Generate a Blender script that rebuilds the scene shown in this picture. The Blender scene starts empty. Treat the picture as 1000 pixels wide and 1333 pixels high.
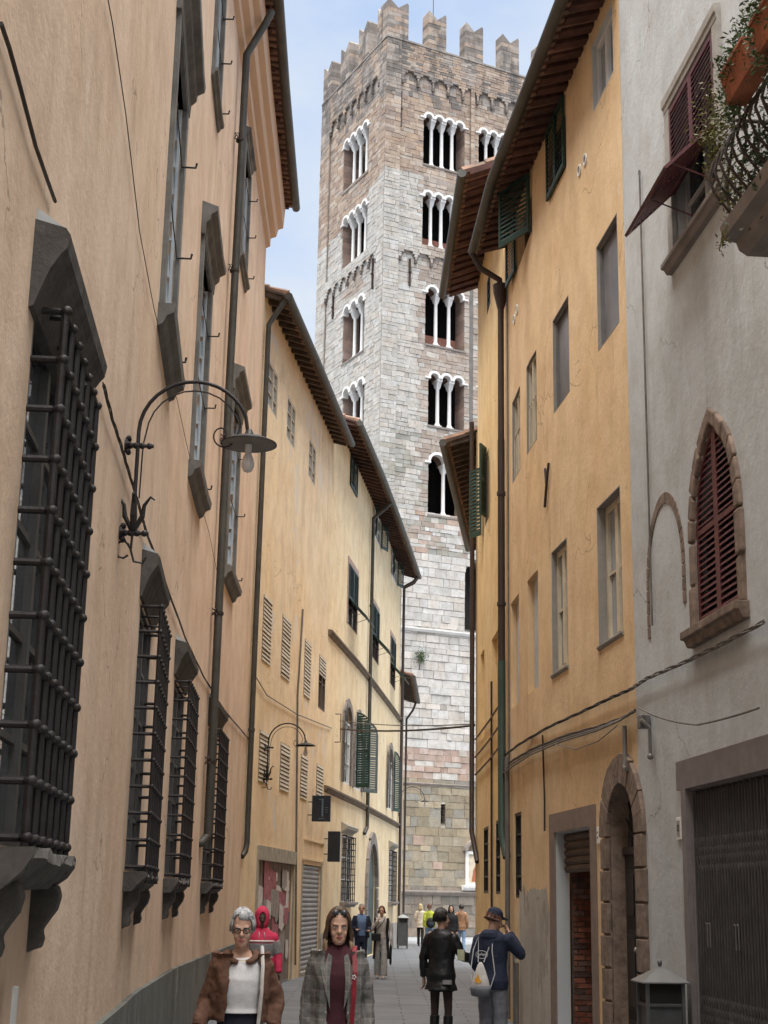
import bpy, bmesh, math, random
from mathutils import Vector, Matrix, noise as mnoise
from math import radians, sin, cos, pi, sqrt, atan2
C = bpy.context.scene.collection
R = random.Random(11)
V = Vector
# ---------------------------------------------------------------- camera
FOC, PITCH, ROLL, CAMZ = 1926.0, radians(14.61), radians(1.05), 1.8
CM = Matrix.Translation((0, 0, CAMZ)) @ Matrix.Rotation(pi/2 + PITCH, 4, 'X') @ Matrix.Rotation(ROLL, 4, 'Z')
def ray(px, py):
    return CM.to_3x3() @ V(((px-500)/FOC, (666.5-py)/FOC, -1.0))
def at(px, py, Y):
    d = ray(px, py); k = Y/d.y
    return V((d.x*k, Y, CAMZ + d.z*k))
# ---------------------------------------------------------------- materials
MATS = {}
def nd(nt, typ, **kw):
    n = nt.nodes.new(typ)
    for k, v in kw.items():
        if k == 'ins':
            for a, b in v.items(): n.inputs[a].default_value = b
        else: setattr(n, k, v)
    return n
def newmat(name):
    m = bpy.data.materials.new(name); m.use_nodes = True
    nt = m.node_tree; b = nt.nodes['Principled BSDF']
    return m, nt, b
def c4(c): return (c[0], c[1], c[2], 1)
def mix(nt, fac, a, b, typ='MIX'):
    n = nt.nodes.new('ShaderNodeMix'); n.data_type = 'RGBA'; n.blend_type = typ
    for sock, v in ((n.inputs[0], fac), (n.inputs[6], a), (n.inputs[7], b)):
        if isinstance(v, (int, float)): sock.default_value = v
        elif isinstance(v, tuple): sock.default_value = c4(v)
        else: nt.links.new(v, sock)
    return n.outputs[2]
def ramp(nt, v, p0, p1):
    n = nt.nodes.new('ShaderNodeMapRange'); n.inputs[1].default_value = p0; n.inputs[2].default_value = p1
    nt.links.new(v, n.inputs[0]); return n.outputs[0]
def noise(nt, co, scale, detail=4, rough=.6, vec=(1, 1, 1)):
    mp = nd(nt, 'ShaderNodeMapping'); mp.inputs['Scale'].default_value = vec
    nt.links.new(co, mp.inputs[0])
    n = nd(nt, 'ShaderNodeTexNoise'); n.inputs['Scale'].default_value = scale
    n.inputs['Detail'].default_value = detail; n.inputs['Roughness'].default_value = rough
    nt.links.new(mp.outputs[0], n.inputs['Vector']); return n.outputs[0]
def bump(nt, b, h, strength=.3, dist=.02):
    n = nd(nt, 'ShaderNodeBump'); n.inputs['Strength'].default_value = strength; n.inputs['Distance'].default_value = dist
    nt.links.new(h, n.inputs['Height']); nt.links.new(n.outputs[0], b.inputs['Normal'])
def mat(name, col, rough=.7, metal=0, var=.25, scale=6, col2=None, bmp=.2, bscale=40, spec=.4, vec=(1, 1, 1)):
    """one object-space noisy material"""
    if name in MATS: return MATS[name]
    m, nt, b = newmat(name)
    co = nd(nt, 'ShaderNodeTexCoord').outputs['Object']
    n1 = noise(nt, co, scale, 5, .65, vec)
    dark = tuple(x*(1-var) for x in (col2 or col)); lite = tuple(min(1, x*(1+var*.6)) for x in col)
    nt.links.new(mix(nt, ramp(nt, n1, .3, .7), dark, lite), b.inputs['Base Color'])
    b.inputs['Roughness'].default_value = rough; b.inputs['Metallic'].default_value = metal
    b.inputs['Specular IOR Level'].default_value = spec
    if bmp: bump(nt, b, noise(nt, co, bscale, 4, .6, vec), bmp, .01)
    MATS[name] = m; return m
def plaster(name, base, pale, dark, patch=None, pthr=.62, streak=.5):
    """weathered lime plaster; UV are metres along the wall and up"""
    m, nt, b = newmat(name)
    uv = nd(nt, 'ShaderNodeTexCoord').outputs['UV']
    st = noise(nt, uv, 1, 7, .66, (1.5, .3, 1))
    st2 = noise(nt, uv, 1, 6, .68, (5, .8, 1))
    cl = noise(nt, uv, .45, 5, .6)
    fine = noise(nt, uv, 14, 5, .7)
    c = mix(nt, ramp(nt, cl, .32, .68), base, pale)
    c = mix(nt, ramp(nt, st, .46, .8), c, dark)
    s = ramp(nt, st2, .35, .75); mm = nd(nt, 'ShaderNodeMath', operation='MULTIPLY'); nt.links.new(s, mm.inputs[0]); mm.inputs[1].default_value = streak*.5
    c = mix(nt, mm.outputs[0], c, dark)
    f = ramp(nt, fine, .3, .7); c = mix(nt, f, mix(nt, .10, c, (0, 0, 0)), c)
    bl = ramp(nt, noise(nt, uv, 1.7, 9, .7, (1, .8, 1)), .42, .62); c = mix(nt, bl, c, mix(nt, 1.0, c, (.86, .83, .80), 'MULTIPLY'))
    # rain stains: narrow runs that start at random heights
    rs = ramp(nt, noise(nt, uv, 1, 8, .75, (3.0, .2, 1)), .56, .68); rm = ramp(nt, noise(nt, uv, .35, 5, .6), .5, .62)
    rr = nd(nt, 'ShaderNodeMath', operation='MULTIPLY'); nt.links.new(rs, rr.inputs[0]); nt.links.new(rm, rr.inputs[1])
    c = mix(nt, rr.outputs[0], c, mix(nt, 1.0, c, (.62, .59, .56), 'MULTIPLY'))
    # pale worn scuffs and hairline cracks
    ws = ramp(nt, noise(nt, uv, 1.1, 10, .78, (1, .7, 1)), .60, .66); c = mix(nt, ws, c, mix(nt, .38, c, (.72, .66, .58)))
    vo = nd(nt, 'ShaderNodeTexVoronoi'); vo.feature = 'DISTANCE_TO_EDGE'; vo.inputs['Scale'].default_value = .42; wv = nd(nt, 'ShaderNodeVectorMath', operation='ADD'); wn = nd(nt, 'ShaderNodeTexNoise'); wn.inputs['Scale'].default_value = 1.5; wn.inputs['Detail'].default_value = 8; nt.links.new(uv, wn.inputs['Vector']); nt.links.new(uv, wv.inputs[0]); nt.links.new(wn.outputs[1], wv.inputs[1]); nt.links.new(wv.outputs[0], vo.inputs['Vector'])
    ck = nd(nt, 'ShaderNodeMath', operation='LESS_THAN'); nt.links.new(vo.outputs['Distance'], ck.inputs[0]); ck.inputs[1].default_value = .0035; cm_ = nd(nt, 'ShaderNodeMath', operation='MULTIPLY'); nt.links.new(ck.outputs[0], cm_.inputs[0]); nt.links.new(ramp(nt, noise(nt, uv, .5, 4, .5, (1.3, 1, 1)), .52, .56), cm_.inputs[1])
    c = mix(nt, cm_.outputs[0], c, mix(nt, .45, c, (.08, .06, .05)))
    if patch:
        pn = noise(nt, uv, .7, 7, .62, (1, .6, 1)); c = mix(nt, ramp(nt, pn, pthr, pthr+.03), c, patch)
    nt.links.new(c, b.inputs['Base Color']); b.inputs['Roughness'].default_value = .92
    b.inputs['Specular IOR Level'].default_value = .15
    ad = nd(nt, 'ShaderNodeMath', operation='ADD'); nt.links.new(noise(nt, uv, 5, 6, .7), ad.inputs[0]); nt.links.new(fine, ad.inputs[1])
    bump(nt, b, ad.outputs[0], .35, .015)
    MATS[name] = m; return m
def blockmat(name, rough=.85):
    m, nt, b = newmat(name)
    a = nd(nt, 'ShaderNodeAttribute', attribute_name='Col')
    co = nd(nt, 'ShaderNodeTexCoord').outputs['Object']
    n1 = noise(nt, co, 2.2, 6, .7)
    n2 = noise(nt, co, 9, 5, .7)
    c = mix(nt, ramp(nt, n1, .35, .75), a.outputs[0], mix(nt, 1.0, a.outputs[0], (.66, .62, .58), 'MULTIPLY'))
    c = mix(nt, ramp(nt, n2, .25, .75), mix(nt, 1.0, c, (.78, .77, .76), 'MULTIPLY'), c)
    n3 = noise(nt, co, .8, 8, .72, (1.6, 1.6, .45)); sp = nd(nt, 'ShaderNodeSeparateXYZ'); nt.links.new(co, sp.inputs[0])
    top = nd(nt, 'ShaderNodeMapRange'); top.inputs[1].default_value = 42; top.inputs[2].default_value = 48; top.inputs[3].default_value = .12; top.inputs[4].default_value = .8; nt.links.new(sp.outputs[2], top.inputs[0])
    st = nd(nt, 'ShaderNodeMath', operation='MULTIPLY'); nt.links.new(ramp(nt, n3, .5, .64), st.inputs[0]); nt.links.new(top.outputs[0], st.inputs[1])
    c = mix(nt, st.outputs[0], c, (.085, .08, .075))
    nt.links.new(c, b.inputs['Base Color']); b.inputs['Roughness'].default_value = rough
    b.inputs['Specular IOR Level'].default_value = .2
    bump(nt, b, n2, .4, .04)
    MATS[name] = m; return m
def glassmat(name='glass', col=(.03, .035, .04), rough=.06):
    if name in MATS: return MATS[name]
    m, nt, b = newmat(name); co = nd(nt, 'ShaderNodeTexCoord').outputs['Object']
    n1 = noise(nt, co, 1.3, 3)
    nt.links.new(mix(nt, ramp(nt, n1, .3, .7), col, tuple(x*2.2 for x in col)), b.inputs['Base Color'])
    b.inputs['Roughness'].default_value = rough; b.inputs['Specular IOR Level'].default_value = .45
    bump(nt, b, noise(nt, co, 1.5, 2), .05, .05)
    MATS[name] = m; return m
# ---------------------------------------------------------------- mesh builder
BASE = {}
class MB:
    def __init__(s): s.v = []; s.f = []; s.uv = []; s.col = []; s.c = None
    def face(s, pts, uv=None):
        i = len(s.v); s.v += [V(p) for p in pts]; s.f.append(tuple(range(i, i+len(pts)))); s.uv.append(uv); s.col.append(s.c)
    def poly(s, verts, faces, uvs=None):
        i = len(s.v); s.v += [V(p) for p in verts]
        for f in faces: s.f.append(tuple(i+k for k in f)); s.uv.append(None); s.col.append(s.c)
    def hexa(s, p):   # 8 points: bottom 4 ccw, top 4
        s.poly(p, [(3, 2, 1, 0), (4, 5, 6, 7), (0, 1, 5, 4), (1, 2, 6, 5), (2, 3, 7, 6), (3, 0, 4, 7)])
    def box(s, c, sz, ax=None):
        c = V(c); ax = ax or (V((1, 0, 0)), V((0, 1, 0)), V((0, 0, 1))); a, b, d = [ax[i]*sz[i]/2 for i in range(3)]
        s.hexa([c-a-b-d, c+a-b-d, c+a+b-d, c-a+b-d, c-a-b+d, c+a-b+d, c+a+b+d, c-a+b+d])
    def tube(s, pts, r, n=8, cap=True):
        pts = [V(p) for p in pts]; rs = r if isinstance(r, (list, tuple)) else [r]*len(pts)
        t0 = (pts[1]-pts[0]).normalized(); up = V((0, 0, 1)) if abs(t0.z) < .9 else V((1, 0, 0))
        a = t0.cross(up).normalized(); vs = []
        for i, p in enumerate(pts):
            t = ((pts[min(i+1, len(pts)-1)]-pts[i]).normalized() + (pts[i]-pts[max(i-1, 0)]).normalized())
            t = t.normalized() if t.length > 1e-6 else t0
            a = (a - t*a.dot(t)).normalized(); b = t.cross(a)
            for k in range(n):
                g = 2*pi*k/n; vs.append(p + (a*cos(g) + b*sin(g))*rs[i])
        fs = [(i*n+k, i*n+(k+1) % n, (i+1)*n+(k+1) % n, (i+1)*n+k) for i in range(len(pts)-1) for k in range(n)]
        if cap: fs += [tuple(range(n-1, -1, -1)), tuple((len(pts)-1)*n+k for k in range(n))]
        s.poly(vs, fs)
    def lathe(s, c, prof, n=16, axis=None):   # prof [(r,z)]
        c = V(c); ax = axis or V((0, 0, 1)); up = V((1, 0, 0)) if abs(ax.z) > .5 else V((0, 0, 1)); a = ax.cross(up).normalized(); b = ax.cross(a)
        vs = [c + (a*cos(2*pi*k/n) + b*sin(2*pi*k/n))*r + ax*z for r, z in prof for k in range(n)]
        fs = [(i*n+k, i*n+(k+1) % n, (i+1)*n+(k+1) % n, (i+1)*n+k) for i in range(len(prof)-1) for k in range(n)]
        fs += [tuple(range(n-1, -1, -1)), tuple((len(prof)-1)*n+k for k in range(n))]
        s.poly(vs, fs)
    def ball(s, c, r, n=8, m=5):
        r = r if isinstance(r, (tuple, list)) else (r, r, r); c = V(c)
        vs = [c+V((0, 0, -r[2]))]; fs = []
        for i in range(1, m):
            for k in range(n):
                a = -pi/2+pi*i/m; vs.append(c+V((cos(a)*cos(2*pi*k/n)*r[0], cos(a)*sin(2*pi*k/n)*r[1], sin(a)*r[2])))
        vs.append(c+V((0, 0, r[2])))
        for k in range(n):
            fs.append((0, 1+(k+1) % n, 1+k)); fs.append((len(vs)-1, 1+(m-2)*n+k, 1+(m-2)*n+(k+1) % n))
            for i in range(m-2): fs.append((1+i*n+k, 1+i*n+(k+1) % n, 1+(i+1)*n+(k+1) % n, 1+(i+1)*n+k))
        s.poly(vs, fs)
    def build(s, name, m, parent=None, smooth=False, bevel=0, recalc=True):
        me = bpy.data.meshes.new(name); b = V((0, 0, 0))
        if parent: b = BASE.get(parent.name, b)
        me.from_pydata([tuple(v-b) for v in s.v], [], s.f)
        if any(u for u in s.uv):
            l = me.uv_layers.new(name='UVMap'); i = 0
            for f, u in zip(s.f, s.uv):
                for k in range(len(f)):
                    if u: l.data[i].uv = u[k]
                    i += 1
        if any(c is not None for c in s.col):
            l = me.color_attributes.new('Col', 'FLOAT_COLOR', 'CORNER'); i = 0
            for f, c in zip(s.f, s.col):
                for k in range(len(f)): l.data[i].color = c4(c or (.5, .5, .5)); i += 1
        if recalc:
            bm = bmesh.new(); bm.from_mesh(me); bmesh.ops.recalc_face_normals(bm, faces=bm.faces); bm.to_mesh(me); bm.free()
        if smooth:
            for p in me.polygons: p.use_smooth = True
        o = bpy.data.objects.new(name, me); C.objects.link(o)
        me.materials.append(m if not isinstance(m, str) else MATS[m])
        if parent: o.parent = parent; BASE[o.name] = b
        if bevel:
            md = o.modifiers.new('Bevel', 'BEVEL'); md.width = bevel; md.segments = 2; md.limit_method = 'ANGLE'
        if smooth == 'auto':
            md = o.modifiers.new('ES', 'EDGE_SPLIT'); md.split_angle = radians(40)
        return o
def tag(o, label=None, cat=None, group=None, kind=None):
    if label: o['label'] = label
    if cat: o['category'] = cat
    if group: o['group'] = group
    if kind: o['kind'] = kind
    return o
def thing(name, loc, label, cat, group=None):
    o = bpy.data.objects.new(name, None); C.objects.link(o); o.location = loc; o.empty_display_size = .2
    BASE[o.name] = V(loc); return tag(o, label, cat, group)
# ---------------------------------------------------------------- facades: vertical walls over a plan polyline
class Facade:
    def __init__(s, pts, side):
        s.p = [V((x, y, 0)) for x, y in pts]; s.side = side; s.S = [0]
        for a, b in zip(s.p, s.p[1:]): s.S.append(s.S[-1]+(b-a).length)
        s.L = s.S[-1]
        s.N = []
        for a, b in zip(s.p, s.p[1:]):
            t = (b-a).normalized(); s.N.append(V((t.y, -t.x, 0))*side)
    def seg(s, u):
        for i in range(len(s.S)-1):
            if u <= s.S[i+1]+1e-6: return i
        return len(s.S)-2
    def frame(s, u):
        i = s.seg(u); t = (s.p[i+1]-s.p[i]).normalized(); return t, s.N[i]
    def P(s, u, z, o=0.0):
        i = s.seg(u); a, b = s.p[i], s.p[i+1]; L = (b-a).length; t = (b-a)/L
        n = s.N[i]
        # smooth the normal at nodes so offset strips stay joined
        for k in (i, i+1):
            if abs(u-s.S[k]) < 1e-5 and 0 < k < len(s.p)-1:
                n = (s.N[k-1]+s.N[k]).normalized()
        q = a + t*(u-s.S[i]) + n*o
        return V((q.x, q.y, z))
    def hit(s, px, py, off=0.0):
        d = ray(px, py); best = None
        for i, (a, b) in enumerate(zip(s.p, s.p[1:])):
            n = s.N[i]; a2 = a+n*off; den = n.dot(V((d.x, d.y, 0)))
            if abs(den) < 1e-9: continue
            k = n.dot(a2)/den
            if k <= 0: continue
            q = V((d.x*k, d.y*k, 0)); L = (b-a).length; u = (q-a2).dot((b-a)/L)
            lo = -1e9 if i == 0 else -.02; hi = 1e9 if i == len(s.p)-2 else L+.02
            if lo <= u <= hi and (best is None or k < best[2]): best = (s.S[i]+u, CAMZ+d.z*k, k)
        if best is None: raise ValueError('no hit %s %s' % (px, py))
        return best[0], best[1]
    def sy(s, Y):     # arc length at depth Y
        for i, (a, b) in enumerate(zip(s.p, s.p[1:])):
            if Y <= b.y or i == len(s.p)-2: return s.S[i] + (Y-a.y)/(b.y-a.y)*(b-a).length
    def nodes(s, u0, u1):
        return [u0]+[x for x in s.S if u0+1e-4 < x < u1-1e-4]+[u1]
    def box(s, mb, u0, u1, z0, z1, o0, o1):
        ns = s.nodes(u0, u1)
        for a, b in zip(ns, ns[1:]):
            mb.hexa([s.P(a, z0, o0), s.P(b, z0, o0), s.P(b, z0, o1), s.P(a, z0, o1), s.P(a, z1, o0), s.P(b, z1, o0), s.P(b, z1, o1), s.P(a, z1, o1)])
    def prof(s, mb, u0, u1, prof):      # extrude (o,z) outline along the wall
        ns = s.nodes(u0, u1); n = len(prof); vs = [s.P(u, z, o) for u in ns for o, z in prof]
        fs = [(i*n+k, i*n+(k+1) % n, (i+1)*n+(k+1) % n, (i+1)*n+k) for i in range(len(ns)-1) for k in range(n)]
        fs += [tuple(range(n)), tuple((len(ns)-1)*n+k for k in range(n))[::-1]]
        mb.poly(vs, fs)
    def op(s, near, far, depth=.25, **k):     # opening from two opposite pixel corners
        a = s.hit(*near); b = s.hit(*far)
        d = dict(s0=min(a[0], b[0]), s1=max(a[0], b[0]), z0=min(a[1], b[1]), z1=max(a[1], b[1]), d=depth); d.update(k); return d
def arch_pts(o, n=12):
    """points of the arch from left spring to right spring"""
    s0, s1, z1 = o['s0'], o['s1'], o['z1']; w = s1-s0
    if o.get('arch') == 'round':
        r = w/2; return [((s0+s1)/2 - r*cos(pi*k/n), z1-r+r*sin(pi*k/n)) for k in range(n+1)]
    if o.get('arch') == 'pointed':
        h = o.get('ah', w*.9); rr = (h*h+w*w/4)/w; a = []
        m = n//2
        th = math.asin(min(1, h/rr))
        for k in range(m+1): g = th*k/m; a.append((s0+rr-rr*cos(g), z1-h+rr*sin(g)))
        for k in range(m-1, -1, -1): g = th*k/m; a.append((s1-rr+rr*cos(g), z1-h+rr*sin(g)))
        return a
    return [(s0, z1), (s1, z1)]
def wallmesh(f, s0, s1, z0, z1, ops, mb=None, back=0.0, off=0.0, ext=()):
    mb = mb or MB()
    us = sorted(set([round(x, 4) for x in [s0, s1]+list(ext)+[x for x in f.S if s0 < x < s1]+[x for o in ops for x in (o['s0'], o['s1'])] if s0-1e-4 <= x <= s1+1e-4]))
    zs = sorted(set([round(x, 4) for x in [z0, z1]+[x for o in ops for x in (o['z0'], o['z1'])] if z0-1e-4 <= x <= z1+1e-4]))
    for a, b in zip(us, us[1:]):
        for c, d in zip(zs, zs[1:]):
            m, n = (a+b)/2, (c+d)/2
            if any(o['s0'] < m < o['s1'] and o['z0'] < n < o['z1'] for o in ops): continue
            mb.face([f.P(a, c, off), f.P(b, c, off), f.P(b, d, off), f.P(a, d, off)], [(a, c), (b, c), (b, d), (a, d)])
    for o in ops:
        ap = arch_pts(o); o['ap'] = ap; dd = -o['d']
        if len(ap) > 2:
            for p, q in zip(ap, ap[1:]):
                mb.face([f.P(p[0], p[1], off), f.P(q[0], q[1], off), f.P(q[0], o['z1']+1e-4, off), f.P(p[0], o['z1']+1e-4, off)], [(p[0], p[1]), (q[0], q[1]), (q[0], o['z1']), (p[0], o['z1'])])
        loop = [(o['s0'], o['z0'])] + ap + [(o['s1'], o['z0'])]
        for p, q in zip(loop, loop[1:]+loop[:1]):
            mb.face([f.P(p[0], p[1], off), f.P(q[0], q[1], off), f.P(q[0], q[1], dd), f.P(p[0], p[1], dd)],
                    [(p[0], p[1]), (q[0], q[1]), (q[0]+.2, q[1]+.2), (p[0]+.2, p[1]+.2)])
    return mb
def body(f, mb, s0, s1, z1, depth=7, back=True):
    """end walls and back wall, so that the house is a volume"""
    a, b = f.P(s0, 0), f.P(s1, 0); a2, b2 = f.P(s0, 0, -depth), f.P(s1, 0, -depth); Z = V((0, 0, z1))
    mb.face([a, a2, a2+Z, a+Z], [(0, 0), (depth, 0), (depth, z1), (0, z1)])
    mb.face([b, b2, b2+Z, b+Z], [(0, 0), (depth, 0), (depth, z1), (0, z1)])
    L = (a2-b2).length
    mb.face([a2, b2, b2+Z, a2+Z], [(0, 0), (L, 0), (L, z1), (0, z1)])
# ---------------------------------------------------------------- building bits
def eave(f, root, s0, s1, z, over, sp=.42, woodm='eave_wood', tilem='roof_tile', gutm='gutter_metal', slope=.32, deep=3.5, gut=True, rw=.09, rh=.11, tile_r=.1, zoff=0):
    mb = MB(); ns = f.nodes(s0, s1)
    def ln(o): return z + (over-o)*slope
    for a, b in zip(ns, ns[1:]):
        mb.hexa([f.P(a, ln(over), over), f.P(b, ln(over), over), f.P(b, ln(-deep), -deep), f.P(a, ln(-deep), -deep),
                 f.P(a, ln(over)+.05, over), f.P(b, ln(over)+.05, over), f.P(b, ln(-deep)+.05, -deep), f.P(a, ln(-deep)+.05, -deep)])
    mb.build('soffit', woodm, root)
    n = max(2, int((s1-s0)/sp)); n = min(n, 95)
    for i in range(n+1):
        u = s0+.08+(s1-s0-.16)*i/n; t, nn = f.frame(u); m = MB(); o0, o1 = -.05, over-.06
        p = [f.P(u, 0, o0), f.P(u, 0, o1)]; w = t*rw/2
        z0, z1 = ln(o0)-.003, ln(o1)-.003
        def q(b, zz): return V((b.x, b.y, zz))
        m.hexa([q(p[0]-w, z0-rh), q(p[0]+w, z0-rh), q(p[1]+w, z1-rh*.8), q(p[1]-w, z1-rh*.8), q(p[0]-w, z0), q(p[0]+w, z0), q(p[1]+w, z1), q(p[1]-w, z1)])
        m.build('rafter', woodm, root)
    mb = MB(); n = int((s1-s0)/(tile_r*2.1))
    for i in range(n+1):
        u = s0+tile_r+(s1-s0-2*tile_r)*i/n
        nt_ = 7; j = R.uniform(-.015, .03)
        for k in range(nt_):
            oa = over+.06+j-k*.42; ob = oa-.47
            if ob < -deep: break
            mb.tube([f.P(u, ln(oa)+.05+.03, oa), f.P(u+R.uniform(-.01, .01), ln(ob)+.05+.012, ob)], [tile_r*1.05, tile_r*.85], 7)
    mb.build('roof', tilem, root, smooth=False)
    if gut:
        mb = MB(); mb.tube([f.P(u, z-.01, over+.09) for u in ns], .085, 10); mb.build('gutter', gutm, root, smooth='auto')
def leaf(parent, o, u, n, w, h, m, pitch=.06, fr=.05, th=.035, name='shutter', arch=None, tilt=.6, mid=True):
    """louvred leaf; o lower hinge corner, u its width direction, n its outer normal"""
    mb = MB(); u = V(u).normalized(); n = V(n).normalized(); Z = V((0, 0, 1)); o = V(o)
    def top(x): return h if not arch else arch(x/w)*h
    # stiles following the arch
    N = 1 if not arch else 10
    def bx(x0, x1, z0, z1, z0b=None, z1b=None, a=-th/2, b=th/2):
        z0b = z0 if z0b is None else z0b; z1b = z1 if z1b is None else z1b
        mb.hexa([o+u*x0+Z*z0+n*a, o+u*x1+Z*z0b+n*a, o+u*x1+Z*z0b+n*b, o+u*x0+Z*z0+n*b, o+u*x0+Z*z1+n*a, o+u*x1+Z*z1b+n*a, o+u*x1+Z*z1b+n*b, o+u*x0+Z*z1+n*b])
    bx(0, fr, 0, top(0), None, top(fr)); bx(w-fr, w, 0, top(w-fr), None, top(w))
    bx(fr, w-fr, 0, fr*1.6)
    if mid and h > 1.3: bx(fr, w-fr, h*.48, h*.48+fr)
    for k in range(N):
        x0 = fr+(w-2*fr)*k/N; x1 = fr+(w-2*fr)*(k+1)/N
        bx(x0, x1, top(x0)-fr, top(x0), top(x1)-fr, top(x1))
    z = fr*1.6+pitch*.4
    while z < h-fr:
        if mid and h > 1.3 and abs(z-h*.48-fr/2) < fr*.5+pitch*.3: z += pitch; continue
        x0, x1 = fr, w-fr
        if arch:
            while x0 < x1 and top(x0) < z+fr: x0 += .01
            while x1 > x0 and top(x1) < z+fr: x1 -= .01
        if x1-x0 > .02:
            dz = pitch*.42; mb.hexa([o+u*x0+Z*(z-dz)+n*th*.45, o+u*x1+Z*(z-dz)+n*th*.45, o+u*x1+Z*(z-dz+.012)+n*th*.45, o+u*x0+Z*(z-dz+.012)+n*th*.45,
                     o+u*x0+Z*(z+dz-.012)-n*th*.4, o+u*x1+Z*(z+dz-.012)-n*th*.4, o+u*x1+Z*(z+dz)-n*th*.4, o+u*x0+Z*(z+dz)-n*th*.4])
        z += pitch
    return mb.build(name, m, parent)
def casement(f, root, o, m, depth=.2, fr=.06, leaves=2, bars=2, glass='glass', curtain=None, tilt=0):
    """timber window frame set in an opening, with pane(s) behind"""
    mb = MB(); s0, s1, z0, z1 = o['s0']+.005, o['s1']-.005, o['z0']+.005, o['z1']-.005; a, b = -depth, -depth+.06
    f.box(mb, s0, s0+fr, z0, z1, a, b); f.box(mb, s1-fr, s1, z0, z1, a, b); f.box(mb, s0+fr, s1-fr, z0, z0+fr, a, b); f.box(mb, s0+fr, s1-fr, z1-fr, z1, a, b)
    for k in range(1, leaves): c = s0+(s1-s0)*k/leaves; f.box(mb, c-fr*.7, c+fr*.7, z0+fr, z1-fr, a, b+.01)
    for k in range(1, bars+1): c = z0+(z1-z0)*k/(bars+1); f.box(mb, s0+fr, s1-fr, c-.015, c+.015, a+.005, b-.01)
    w = mb.build('window', m, root)
    p = MB()
    if tilt:      # leaf a few degrees ajar
        q = [f.P(s0+.01, z0, a+.03), f.P(s1-.01, z0, a+.03-tilt)]; e = f.frame(s0)[1]*.008; U = V((0, 0, z1-z0)); p.hexa([q[0]-e, q[1]-e, q[1]+e, q[0]+e, q[0]-e+U, q[1]-e+U, q[1]+e+U, q[0]+e+U])
    else: f.box(p, s0, s1, z0, z1, a-.02, a+.02)
    p.build('pane', glass, w)
    if curtain:
        c = MB(); cs = s0+(s1-s0)*.5
        f.box(c, s0+fr, s0+(s1-s0)*.42, z0+fr, z1-fr, a-.03, a+.024); c.build('curtain', curtain, w)
    return w
def pipe(root, pts, r=.055, m='gutter_metal', clips=None, name='downpipe', f=None):
    mb = MB(); mb.tube(pts, r, 10)
    o = mb.build(name, m, root, smooth='auto')
    if clips:
        a, b = V(pts[clips[0]]), V(pts[clips[0]+1]); L = (b-a).length; n = int(L/clips[1])
        for i in range(n):
            mb = MB(); c = a+(b-a)*((i+.5)/n); mb.tube([c-(b-a).normalized()*.03, c+(b-a).normalized()*.03], r*1.25, 10); mb.build('pipe_clip', m, root)
    return o
# ================================================================ materials
plaster('salmon_plaster', (.69, .503, .36), (.745, .592, .458), (.555, .41, .30), streak=.3)
plaster('ochre_pale_plaster', (.80, .61, .37), (.82, .69, .49), (.66, .52, .37), patch=(.62, .56, .48), pthr=.6, streak=.35)
plaster('ochre_light_plaster', (.82, .65, .40), (.84, .71, .49), (.72, .56, .35), streak=.3)
plaster('orange_plaster', (.71, .50, .28), (.75, .57, .36), (.60, .42, .245), patch=(.56, .43, .29), pthr=.72, streak=.3)
plaster('golden_plaster', (.77, .56, .28), (.80, .62, .36), (.66, .47, .24), streak=.25)
plaster('grey_plaster', (.50, .525, .53), (.55, .575, .58), (.43, .45, .45), streak=.2)
plaster('grey_old_plaster', (.46, .43, .38), (.54, .51, .46), (.31, .28, .24), patch=(.30, .27, .23), pthr=.55, streak=.9)
plaster('plinth_stone', (.155, .16, .148), (.21, .212, .195), (.085, .09, .08), patch=(.16, .16, .14), pthr=.6, streak=.9)
mat('pietra_serena', (.155, .15, .14), .85, var=.4, scale=3, bmp=.5, bscale=18)
mat('rough_stone', (.085, .078, .07), .9, var=.5, scale=6, bmp=1.0, bscale=9)
mat('brown_stone', (.20, .145, .11), .9, var=.5, scale=7, bmp=1.0, bscale=16)
mat('grey_brown_stone', (.22, .19, .17), .85, var=.25, scale=3, bmp=.3, bscale=25)
mat('iron', (.026, .024, .025), .55, .3, var=.4, scale=9, col2=(.03, .022, .02), bmp=.3, bscale=60)
mat('rusty_iron', (.05, .032, .025), .75, .2, var=.5, scale=12, bmp=.4, bscale=60)
mat('gutter_metal', (.075, .072, .062), .55, .35, var=.35, scale=3, bmp=.15, bscale=30)
mat('green_pipe', (.045, .075, .06), .55, .2, var=.25, scale=3, bmp=.1)
mat('brown_pipe', (.05, .035, .03), .5, .2, var=.25, scale=3, bmp=.1)
mat('grey_pipe', (.16, .15, .14), .5, .3, var=.3, scale=3, bmp=.1)
mat('eave_wood', (.075, .04, .03), .9, var=.5, scale=4, bmp=.5, bscale=15)
mat('eave_grey_wood', (.085, .065, .052), .9, var=.5, scale=4, bmp=.5, bscale=15)
mat('roof_tile', (.27, .15, .10), .9, var=.5, scale=3.2, col2=(.20, .16, .125), bmp=.4, bscale=25)
mat('eave_tile_red', (.085, .038, .03), .9, var=.55, scale=5, bmp=.4, bscale=15)
mat('green_paint', (.014, .042, .031), .5, var=.3, scale=5, bmp=.1)
mat('grey_green_paint', (.085, .105, .10), .6, var=.3, scale=5, bmp=.1)
mat('maroon_paint', (.095, .026, .03), .5, var=.35, scale=5, bmp=.15)
mat('white_paint', (.62, .62, .60), .5, var=.12, scale=5, bmp=.1)
mat('cream_paint', (.52, .45, .33), .55, var=.2, scale=5, bmp=.15)
mat('pale_blue_paint', (.45, .50, .54), .5, var=.15, scale=5, bmp=.1)
mat('brown_wood', (.10, .065, .045), .7, var=.4, scale=4, bmp=.3, vec=(1, 1, .2))
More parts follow.
